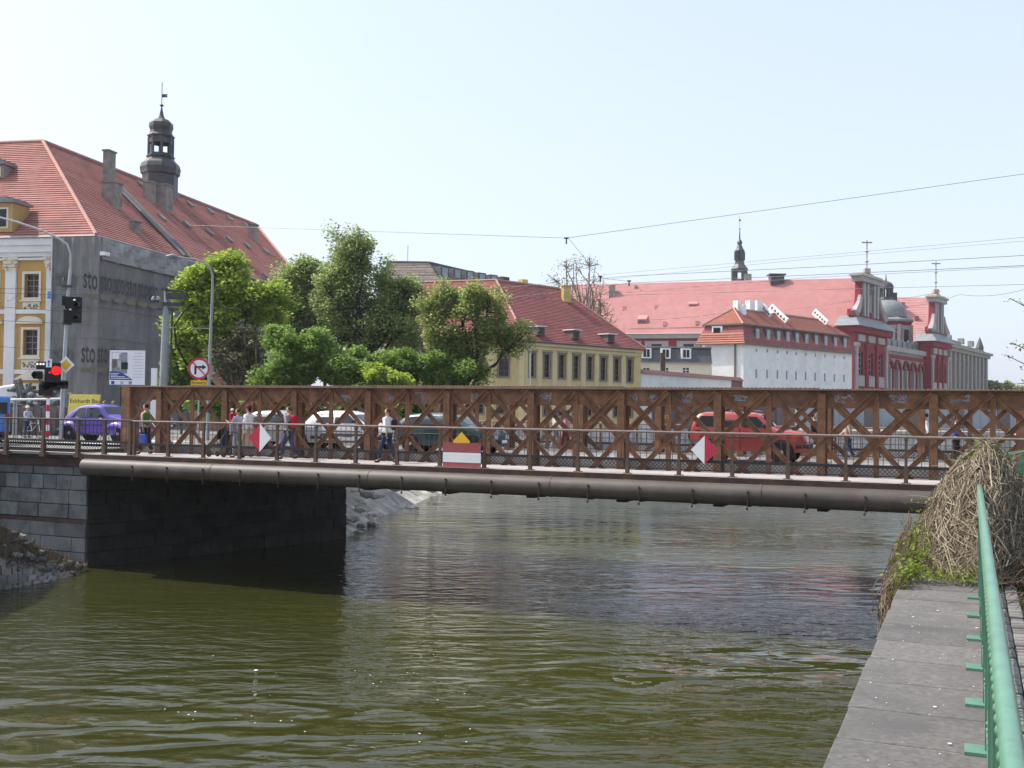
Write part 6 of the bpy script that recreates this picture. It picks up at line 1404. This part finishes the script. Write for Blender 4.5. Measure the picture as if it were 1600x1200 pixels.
fr = MB(); fr.tube([(0,-.45,.31),(0,-.05,.33),(0,.33,.70),(0,-.15,.68),(0,-.45,.31)], .016, 6); fr.tube([(0,-.05,.33),(0,-.18,.80)], .016, 6); fr.tube([(0,.45,.31),(0,.30,.85)], .016, 6); fr.build('frame', 'signwhite', bk)
MB().tube([(-.24,.26,.92),(0,.32,.88),(.24,.26,.92)], .013, 6).build('handlebar', 'iron', bk); MB().obox((0,-.18,.83), (.06,0,0), (0,.11,0), (0,0,.025)).build('saddle', 'black', bk, bevel=.02)
for px, py, lab, tp, hr in ((162,686,'blond person behind the roof of the purple car, left of two heads','cl_black','hair_blond'), (176,686,'person in dark top behind the windscreen of the purple car','cl_grey','hair_blond')):
    q = at_z(px, 676, ROAD); person(lab, (q.x, q.y, ROAD), LEFT, tp, 'cl_jeans', hr, h=1.8, detail=False)
# walkers on the far footway, seen through both trusses
for k, (px, lab, tp, lg, hr, st) in enumerate(((700,'walker in dark jacket on the far footway behind the teal car','cl_navy','cl_black','hair_brown',.3), (884,'walker in red and white striped top on the far footway','cl_pink','cl_maroon','hair_brown',.3), (868,'walker in pale grey top on the far footway near the striped top','cl_white','cl_grey','hair_grey',.2), (1325,'walker in beige jacket on the far footway right of the red car','cl_beige','cl_jeans','hair_brown',.3), (1272,'walker in black on the far footway just right of the red car','cl_black','cl_black','hair_dark',.3), (1446,'walker in white shirt on the far footway near the grey shed','cl_white','cl_navy','hair_dark',.25), (1494,'walker in bright blue top on the far footway at right','cl_blue','cl_black','hair_brown',.25), (1598,'walker in pale pink top on the far footway at the right edge','cl_pink','cl_grey','hair_grey',.25))):
    person(lab, fp(px, 10.2+.3*(k % 3), 4.41), LEFT if k % 2 else RIGHT, tp, lg, hr, h=1.66+.05*(k % 3), stride=st, detail=False, group='walkers on the far footway')
def stripes(): pass
# ------------------------------------------------------------------ signs, masts, lights
def disc(mb, c, d, up, r, n=28, r0=0):
    c, d, up = Vector(c), Vector(d), Vector(up)
    if r0 == 0: mb.poly(*[c + d*(r*math.cos(2*math.pi*k/n)) + up*(r*math.sin(2*math.pi*k/n)) for k in range(n)])
    else:
        for k in range(n):
            a, b = 2*math.pi*k/n, 2*math.pi*(k+1)/n; P_ = lambda r_, t: c + d*(r_*math.cos(t)) + up*(r_*math.sin(t)); mb.poly(P_(r,a), P_(r,b), P_(r0,b), P_(r0,a))
    return mb
def slab(mb, c, d, up, nrm, w, h, th=.012): return mb.obox(Vector(c), Vector(d)*(w/2), Vector(up)*(h/2), Vector(nrm)*(th/2))
fc = -bn                                          # facing the camera along the river
# river navigation boards on the railing
for px, py, flip, lab in ((406,684,1,'red and white diamond navigation board on the railing at left'), (1101,703,0,'white and red diamond navigation board on the railing in front of the red car')):
    c = on_plane(px, py, B(0,-.09,0), bn); r_ = 18.5/F*c.y*1.14 if flip else 20.5/F*c.y*1.05; rx = r_*1.0; rz3 = r_*1.04
    sg = thing('navigation_board', lab, 'sign', c, world=True, group='diamond boards on the bridge railing')
    l, r, t, b = c-be*rx, c+be*rx, c+Z*rz3, c-Z*rz3; o = fc*.012
    for nm, pts, m in (('left_half', (l,b,t), 'signred' if flip else 'signwhite'), ('right_half', (b,r,t), 'signwhite' if flip else 'signred')):
        mb = MB(); n3 = len(pts); mb.add([p+o for p in pts]+[p-o for p in pts], [(0,1,2),(5,4,3)]+[(i,(i+1)%3,3+(i+1)%3,3+i) for i in range(3)]); mb.build(nm, m, sg)
    mb = MB(); 
    for dz_ in (-.15,.15): mb.obox(c+Z*dz_-fc*.03, be*.25, Z*.02, fc*.012)
    mb.build('clamp', 'galv', sg)
c = on_plane(721.5, 715, B(0,-.14,0), bn); w_ = 1690; kx = (on_plane(751,715,B(0,-.14,0),bn)-on_plane(692,715,B(0,-.14,0),bn)).length; hz_ = on_plane(721,692,B(0,-.14,0),bn).z - on_plane(721,738,B(0,-.14,0),bn).z
nb = thing('striped_board', 'large faded red and white striped board hung on the middle of the railing', 'sign', c, world=True)
for k, m in enumerate(('faded_red','signwhite','faded_red')):
    for j in range(3):
        zc = c.z + hz_*(.333*(1-k)) + hz_*.111*(1-j); mb = MB(); slab(mb, Vector((c.x,c.y,zc)) + fc*random.uniform(0,.003), be, Z, fc, kx, hz_*.111-.003, .025); mb.build('plank', m, nb)
for sg in (-1,1): mb = MB(); slab(mb, c+be*(kx*.35*sg)-fc*.04, be, Z, fc, .07, hz_*1.0, .04); mb.build('batten', 'brownstone', nb)
yb_ = on_plane(721, 690, B(0,-.06,0), bn); r_ = .30
sg = MB(); l, r, t, b = yb_-be*r_, yb_+be*r_, yb_+Z*r_, yb_-Z*r_; sg.add([p+fc*.01 for p in (l,b,r,t)]+[p-fc*.01 for p in (l,b,r,t)], [(0,1,2,3),(7,6,5,4)]+[(i,(i+1)%4,4+(i+1)%4,4+i) for i in range(4)])
o = sg.build('yellow_diamond', 'signyellow'); tag(o, 'small yellow diamond peeping over the striped board', 'sign')
# information board
ib = at_y(199, 575, 50); sg = thing('information_board', 'tall white information board with blue curved band and a photo on a post', 'sign', (ib.x, ib.y, GZ), world=True)
bx_, bu = cr.copy(), Z; bx_.z = 0; bx_.normalize(); bf = Vector((0,-1,0)); k5 = 50/F; W5, H5_ = 55*k5, 55*k5
mb = MB(); slab(mb, ib, bx_, bu, bf, W5, H5_, .06); mb.build('panel', 'signwhite', sg)
mb = MB(); slab(mb, ib+bf*.036+bx_*(-W5*.22)+Z*(H5_*.14), bx_, bu, bf, W5*.44, H5_*.60, .004); o = mb.build('photo', 'cl_grey', sg)
for (dx, dz_, w_, h_, m) in ((-.30,.34,.26,.18,'signwhite'),(-.12,.30,.22,.20,'bluegrey'),(-.36,.12,.13,.26,'darkwall'),(-.08,.06,.20,.2,'cl_dkgreen'),(-.22,.08,.10,.28,'signgrey'),(-.28,-.04,.14,.12,'bluegrey')):
    mb = MB(); slab(mb, ib+bf*.040+bx_*(W5*dx)+Z*(H5_*dz_), bx_, bu, bf, W5*w_, H5_*h_, .003); mb.build('photo_patch', m, o)
mb = MB(); arc = [ib+bf*.044+bx_*(W5*(-.485+.66*t))+Z*(H5_*(-.10-.24*max(0,t-.25)**1.6*1.6)) for t in np.linspace(0,1,10)]; mb.poly(*(arc + [ib+bf*.044+bx_*(W5*.175)+Z*(-H5_*.34), ib+bf*.044+bx_*(-W5*.485)+Z*(-H5_*.34)])); mb.build('blue_band', 'signblue', sg)
for k, (x0, x1) in enumerate(((-.46,-.22),(-.46,-.26),(-.46,-.05),(-.46,.08))): mb = MB(); slab(mb, ib+bf*.048+bx_*(W5*(x0+x1)/2)+Z*(H5_*(-.16-.045*k)), bx_, bu, bf, W5*(x1-x0), H5_*.018, .003); mb.build('caption_line', 'signwhite', sg)
for k in range(9): mb = MB(); slab(mb, ib+bf*.034+bx_*(W5*.31)+Z*(H5_*(.42-.085*k)), bx_, bu, bf, W5*(.30 if k % 3 else .22), H5_*.014, .004); mb.build('text_line', 'signgrey', sg)
for dx, m in ((-.40,'signblue'),(-.14,'signgrey'),(.10,'chimney')): mb = MB(); slab(mb, ib+bf*.034+bx_*(W5*dx)+Z*(-H5_*.42), bx_, bu, bf, W5*.09, H5_*.085, .004); mb.build('emblem', m, sg)
mb = MB(); slab(mb, ib+bf*.031+Z*(-H5_*.487), bx_, bu, bf, W5, H5_*.022, .008); mb.build('bottom_edge', 'signblue', sg)
for dx in (-.2, .2):
    mb = MB(); mb.tube([(ib.x+W5*dx,ib.y+.08,GZ), (ib.x+W5*dx,ib.y+.08,ib.z)], .05, 8); mb.build('post', 'iron', sg)
# no right turn sign with yellow plate
rs = at_y(311, 576, 46); sg = thing('no_right_turn_sign', 'round red-ringed no right turn sign above a yellow plate behind the truss', 'sign', (rs.x, rs.y, GZ), world=True); rr = 17*46/F
f2 = bf
mb = MB(); disc(mb, rs, bx_, Z, rr); mb.build('disc', 'signwhite', sg)
mb = MB(); disc(mb, rs+f2*.008, bx_, Z, rr, 32, rr*.80); mb.obox(rs+f2*.016, (bx_-Z).normalized()*rr*.86, (bx_+Z).normalized()*rr*.055, f2*.002); mb.build('red_ring', 'signred', sg)
mb = MB(); a = rs+f2*.012; mb.obox(a+bx_*(-rr*.33)+Z*(-rr*.15), bx_*rr*.09, Z*rr*.38, f2*.002); mb.obox(a+bx_*(-rr*.02)+Z*(rr*.15), bx_*rr*.40, Z*rr*.09, f2*.002); mb.poly(a+bx_*rr*.30+Z*rr*.38, a+bx_*rr*.30-Z*rr*.08, a+bx_*rr*.68+Z*rr*.15); mb.build('turn_arrow', 'black', sg)
mb = MB(); slab(mb, rs+Z*(-rr*1.30), bx_, Z, f2, rr*1.45, rr*.46, .01); o = mb.build('plate', 'signyellow', sg)
text('plate_text', 'Rowery', rr*.42, 'black', sg, rs+Z*(-rr*1.30)+f2*.012, bx_, Z)
mb = MB(); mb.tube([(rs.x,rs.y+.05,GZ), (rs.x,rs.y+.05,rs.z+rr*.6)], .035, 8); mb.build('post', 'galv', sg)
# yellow contractor banner
yb3 = at_y(131, 634, 52); sg = thing('contractor_banner', 'yellow contractor banner on a frame behind the purple car', 'banner', (yb3.x, yb3.y, GZ), world=True); k6 = 52/F
W6, H6 = 48*k6, 36*k6; up6 = (Z+bx_*.08).normalized()
mb = MB(); slab(mb, yb3, bx_, up6, bf, W6, H6, .04); mb.build('sheet', 'banner', sg)
text('banner_text', 'Eckhardt Bau', W6*.185, 'black', sg, yb3+bf*.03+up6*H6*.20+bx_*W6*.03, bx_, Z)
text('banner_text', 'tel.  fax', W6*.13, 'brownstone', sg, yb3+bf*.03-up6*H6*.08+bx_*W6*.1, bx_, Z)
for dx in (-.47,.47): mb = MB(); mb.tube([(yb3.x+W6*dx,yb3.y+.06,GZ), (yb3.x+W6*dx+.1,yb3.y+.06,yb3.z+H6*.5)], .035, 6); mb.build('post', 'brownstone', sg)
# traffic lights
def vis(mb, c, r): mb.lathe([(r,0),(r,-.20),(r*.93,-.20),(r*.93,0)], c, 14, 0, 'y')
tp = at_y(75, 640, 45.5); k7 = 45.5/F
tl = thing('signal_post', 'red and white striped post with a red traffic light and small signals at left', 'traffic light', (tp.x, tp.y, GZ), world=True)
zt = 6.1+(631-612)*k7
for k in range(8):
    z0 = GZ + (zt-GZ)*k/8; z1 = GZ + (zt-GZ)*(k+1)/8-.001; MB().tube([(tp.x,tp.y,z0), (tp.x,tp.y,z1)], .072, 12).build('stripe_band', 'signred' if k % 2 else 'signwhite', tl)
P7 = lambda px, py, dy=0: Vector((tp.x+(px-75)*k7, tp.y+dy, 6.1+(631-py)*k7))
for px0, px1, py0, py1, nm in ((70,92,566,610,'signal_head'), (57,72,565,577,'count_lamp'), (52,64,580,592,'pedestrian_head'), (66,104,596,607,'cross_arm'), (62,80,600,618,'lower_head'), (90,104,594,603,'side_lamp')):
    a, b = P7(px0,py1), P7(px1,py0); MB().box(a.x,b.x,tp.y-.16,tp.y+.14,a.z,b.z).build(nm, 'black_matt', tl, bevel=.03)
for px, py, r_, m in ((89,579,.17,'lamp_red'),): mb = MB(); disc(mb, P7(px,py,-.20), Vector((1,0,0)), Z, r_, 20); mb.lathe([(r_*1.05,-.02),(r_*1.15,-.02),(r_*1.15,.05),(r_*1.05,.05)], P7(px,py,-.19), 18, 0, 'y'); mb.build('red_lamp', m, tl)
for px in (59.5,64.5,69): mb = MB(); disc(mb, P7(px,569,-.17), Vector((1,0,0)), Z, .045, 12); mb.build('small_lamp', 'lamp_white', tl)
mb = MB(); disc(mb, P7(79,582,-.17), Vector((1,0,0)), Z, .05, 12); mb.build('small_lamp', 'lamp_red', tl)
mb = MB(); a, b = P7(73.5,574,-.2), P7(82.5,561,-.2); mb.box(a.x,b.x,a.y-.01,a.y+.01,a.z,b.z); mb.build('arrow_plate', 'signwhite', tl)
mb = MB(); c = P7(78,568,-.22); mb.obox(c-Z*.04, (.018,0,0), (0,.003,0), (0,0,.10)); mb.poly(c+Vector((-.07,-.004,.05)), c+Vector((.07,-.004,.05)), c+Vector((0,-.004,.15))); mb.build('up_arrow', 'signblue', tl)
mb = MB(); vis(mb, P7(58,586,-.16), .12); mb.build('visor', 'black', tl)
# priority road diamond on the lamp column
lp = at_y(99, 640, 46.5); k8 = 46.5/F; P8 = lambda px, py, dy=0: Vector((lp.x+(px-99)*k8, lp.y+dy, 6.1+(631.5-py)*k8))
lc = thing('lamp_column', 'slim grey lamp column with curved arm carrying black signal boards at left', 'lamp post', (lp.x, lp.y, GZ), world=True)
mb = MB(); mb.tube([P8(96,690), P8(98,600), P8(102,470), P8(105,420)], [.10,.09,.075,.06], 10); mb.build('pole', 'galv', lc, True)
mb = MB(); mb.tube([P8(105,420), P8(104.5,395), P8(99,381), P8(86,372), P8(60,360), P8(20,347), P8(-20,337)], .045, 8); mb.build('arm', 'galv', lc, True)
mb = MB(); mb.lathe([(.02,-.12),(.2,-.08),(.22,0),(.1,.08),(.02,.1)], P8(-30,335), 12); mb.build('lamp_head', 'galv', lc)
for a, b, nm in (((100,505),(126,484),'signal_board'), ((102,483.5),(126,464),'signal_board'), ((97,478),(103,463),'back_box')):
    p, q = P8(*a,-.2), P8(*b,-.2); MB().box(p.x,q.x,p.y-.12,p.y+.12,p.z,q.z).build(nm, 'black_matt', lc, bevel=.03)
for px, py in ((118,470),(112,485)): mb = MB(); mb.lathe([(.02,-.02),(.07,0),(.02,.05)], P8(px,py,-.36), 10); mb.build('insulator', 'white', lc)
mb = MB(); vis(mb, P8(122,497,-.33), .12); vis(mb, P8(122,477,-.33), .12); mb.build('visor', 'black', lc)
for px, py in ((100,447),(101,505.5)): mb = MB(); p = P8(px,py); mb.obox(p, (.16,0,0), (0,.12,0), (0,0,.05)); mb.build('clamp', 'iron', lc)
pd = at_y(103, 570, 46); kd = 46/F; sg = thing('priority_sign', 'yellow and white priority road diamond on the lamp column', 'sign', pd, world=True)
def dia(mb, c, r, o): mb.add([c+v*r+o for v in (-bx_,-Z,bx_,Z)]+[c+v*r for v in (-bx_,-Z,bx_,Z)], [(0,1,2,3),(7,6,5,4)]+[(i,(i+1)%4,4+(i+1)%4,4+i) for i in range(4)]); return mb
dia(MB(), pd, 13.5*kd, bf*.012).build('plate', 'signwhite', sg); dia(MB(), pd+bf*.013, 8.6*kd, bf*.006).build('yellow_field', 'signyellow', sg); mb = MB(); mb.obox(pd-bf*.05, bx_*.05, bf*.05, Z*.15); mb.build('clamp', 'galv', sg)
# blue street plate, catenary mast, second lamp column
cm_ = at_y(255, 640, 54); kc = 54/F; P9 = lambda px, py, dy=0: Vector((cm_.x+(px-255)*kc, cm_.y+dy, 6.1+(633.5-py)*kc))
cm = thing('catenary_mast', 'stout grey tram wire mast with insulators beside the bushes', 'mast', (cm_.x, cm_.y, GZ), world=True)
mb = MB(); mb.tube([P9(254.5,700), P9(255,560), P9(256.5,482)], [.22,.19,.165], 14); mb.build('pole', 'pole_grey', cm, True); mb = MB(); mb.tube([P9(256,482), P9(254,452)], .07, 8); mb.build('pole_top', 'galv', cm)
mb = MB(); mb.tube([P9(262,700,.2), P9(264,480,.2)], .05, 6); mb.build('cable_duct', 'iron', cm)
for px, py, w_, h_ in ((272,462,.5,.16), (266,475,.5,.10), (240,468,.12,.14), (254,452,.16,.05), (268,454,.4,.06), (258,483,.5,.05)): p = P9(px,py); MB().obox(p, (w_,0,0), (0,.1,0), (0,0,h_)).build('bracket', 'iron', cm)
for px in (237,243): mb = MB(); mb.lathe([(.02,-.08),(.14,-.06),(.12,.06),(.04,.14)], P9(px,467), 10); mb.build('insulator', 'pole_grey', cm)
p = P9(243,593,-.3); MB().box(p.x-.07*2,p.x+.07*2,p.y-.06,p.y+.06,GZ,p.z+.55).build('cable_box', 'signwhite', cm)
l2 = at_y(327, 640, 50); kl = 50/F; PL = lambda px, py: Vector((l2.x+(px-327)*kl, l2.y, 6.1+(634.5-py)*kl))
lm = thing('street_lamp', 'tall curved grey street lamp reaching left in front of the lime-green tree', 'street lamp', (l2.x, l2.y, GZ), world=True)
mb = MB(); mb.tube([PL(325,700), PL(326,600), PL(326.5,540), PL(328.5,450), PL(328,430), PL(324,418), PL(315,410.5), PL(300,405), PL(268,401)], [.085,.08,.07,.055,.05,.045,.042,.04,.035], 10); mb.build('pole', 'pole_grey', lm, True)
mb = MB(); mb.tube([PL(272,401.5), PL(268,401), PL(262,400.5), PL(255,401)], [.05,.11,.11,.05], 10); mb.build('lamp_head', 'lead', lm, True)
# blue enamel street plate on the palace corner
a, z = fw_.hit(78, 461, 1.1); mb = MB(); fw_.box(mb, a-.17, a+.17, z-.25, z+.25, 1.1, 1.13); o = mb.build('blue_plate', 'car_blue'); tag(o, 'small blue plate on the edge of the netting', 'sign')
# boom barrier bar at left
b0, b1 = at_y(-10, 625, 47), at_y(98, 623, 47); bm_ = thing('guard_rail_bar', 'thin white bar across the junction at the left edge', 'barrier', (b0.x, b0.y, GZ), world=True)
MB().tube([b0, b1], .045, 8).build('bar', 'signwhite', bm_); 
for px in (22,26): q = at_y(px, 624, 47); MB().tube([(q.x,q.y,GZ), q], .035, 6).build('post', 'galv', bm_)
# ------------------------------------------------------------------ overhead wires
def wire(label, pts, r=.013, sag=.0):
    P_ = []
    for (a, b) in zip(pts[:-1], pts[1:]):
        A_, B_ = at_y(*a), at_y(*b); n_ = 10
        P_ += [A_.lerp(B_, k/n_) - Z*(sag*4*(k/n_)*(1-k/n_)) for k in range(n_)]
    P_.append(at_y(*pts[-1])); o = MB().tube(P_, r*.78, 5).build('overhead_wire', 'wire'); tag(o, label, 'wire', 'overhead tram wires'); return o
wire('highest span wire rising from the treetops to the upper right edge', [(300,352,60), (885,372,48), (1620,269,44)], .013)
wire('short stay wire slanting down from the high span wire junction', [(889,373,48), (938,434,52), (983,440,54)], .011)
wire('upper thin wire climbing to the right edge above the red gables', [(935,430,70), (1225,404,62), (1620,369,52)], .011)
wire('second thin wire just below the upper one at right', [(935,438,70), (1260,405,62), (1620,375,52)], .010)
wire('contact wire crossing above the two mast finials', [(760,452,70), (985,431,62), (1260,418,56), (1620,398,48)], .017)
wire('heavy contact wire passing the first gable top', [(760,470,72), (985,442,62), (1260,430,54), (1620,414,46)], .018)
wire('lower wire of the close pair past the first gable', [(850,468,70), (1260,434,56), (1620,416,46)], .012)
wire('level wire crossing the dome lantern toward the right edge', [(940,462,72), (1260,453,60), (1620,444,50)], .013)
wire('sagging wire starting at the second gable', [(1370,482,72), (1500,460,60), (1620,446,50)], .013, .25)
wire('wire drooping across the pink roof', [(960,500,80), (1150,486,70), (1340,468,64), (1470,455,58)], .012, .2)
wire('level wire across the dark treetops', [(258,512,52), (580,513,56), (900,511,62)], .014)
wire('wire across the crowns below the roof line', [(262,484,54), (600,478,58), (930,462,66)], .011)
wire('wire from the lamp column to the catenary mast, upper of four', [(-20,451,44), (104,452,46.5), (255,456,54)], .012)
wire('wire from the left edge to the catenary mast, second of four', [(-20,457,44), (104,461,46.5), (255,459,54)], .012)
wire('wire from the signal board to the catenary mast, third of four', [(-20,478,44), (110,487,46.5), (255,482,54)], .012)
wire('lowest wire sloping from the lamp column up to the mast', [(-20,500,44), (112,506,46.5), (254,484,54)], .011)
wire('wire from the signal board down to the right across the netting', [(112,507,46.5), (250,511,53), (330,514,52)], .011)
wire('looped wire drooping in front of the palace window', [(10,470,44), (45,435,45), (60,460,45), (104,450,46.5)], .010, .25)
wire('thin wire beside the second palace window row', [(-20,540,44), (75,547,46), (98,551,46.5)], .010)
for px, py, Y in ((885,372,48),(938,432,52),(983,439,54)):
    q = at_y(px, py, Y); m_ = MB(); m_.obox(q, (.10,0,0), (0,.03,0), (0,0,.03)); m_.obox(q-Z*.12, (.03,0,0), (0,.03,0), (0,0,.14)); o = m_.build('wire_clamp', 'iron'); tag(o, {885:'clamp where the high span wire bends', 938:'insulator on the stay wire above the bare tree', 983:'insulator on the contact wire right of the bare tree'}[px], 'clamp')
# scrap floating on the water
q = at_z(400, 1047, .015); m_ = MB(); rock(m_, (q.x,q.y,.012), .055, .3); o = m_.build('floating_scrap', 'white'); tag(o, 'small white scrap floating on the green water', 'litter')

fm_ = MB()  # small white patches painted on the water as sparkles
for k in range(46):
    q = at_z(random.uniform(250,760), random.uniform(1020,1160), .004); r_ = random.uniform(.006,.02); a0 = random.uniform(0,6)
    fm_.poly(*[(q.x+r_*random.uniform(.6,1.5)*math.cos(a0+j*1.047), q.y+r_*random.uniform(.6,1.5)*math.sin(a0+j*1.047), .006) for j in range(6)])
tag(fm_.build('glint_flecks', 'white'), 'scattered white flecks painted as glints on the near green water', 'glints', kind='stuff')
# ------------------------------------------------------------------ thin spring haze
hm_ = bpy.data.materials.new('haze'); hm_.use_nodes = True; M['haze'] = hm_; hn = hm_.node_tree.nodes; hn.clear()
ho_ = hn.new('ShaderNodeOutputMaterial'); hv = hn.new('ShaderNodeVolumePrincipled'); hv.inputs['Color'].default_value = (.93,.96,1,1); hv.inputs['Density'].default_value = .00018; hv.inputs['Anisotropy'].default_value = .2
hm_.node_tree.links.new(hv.outputs[0], ho_.inputs['Volume'])
tag(MB().box(-420,420,-60,420,-1.5,46).build('haze', 'haze'), kind='stuff')
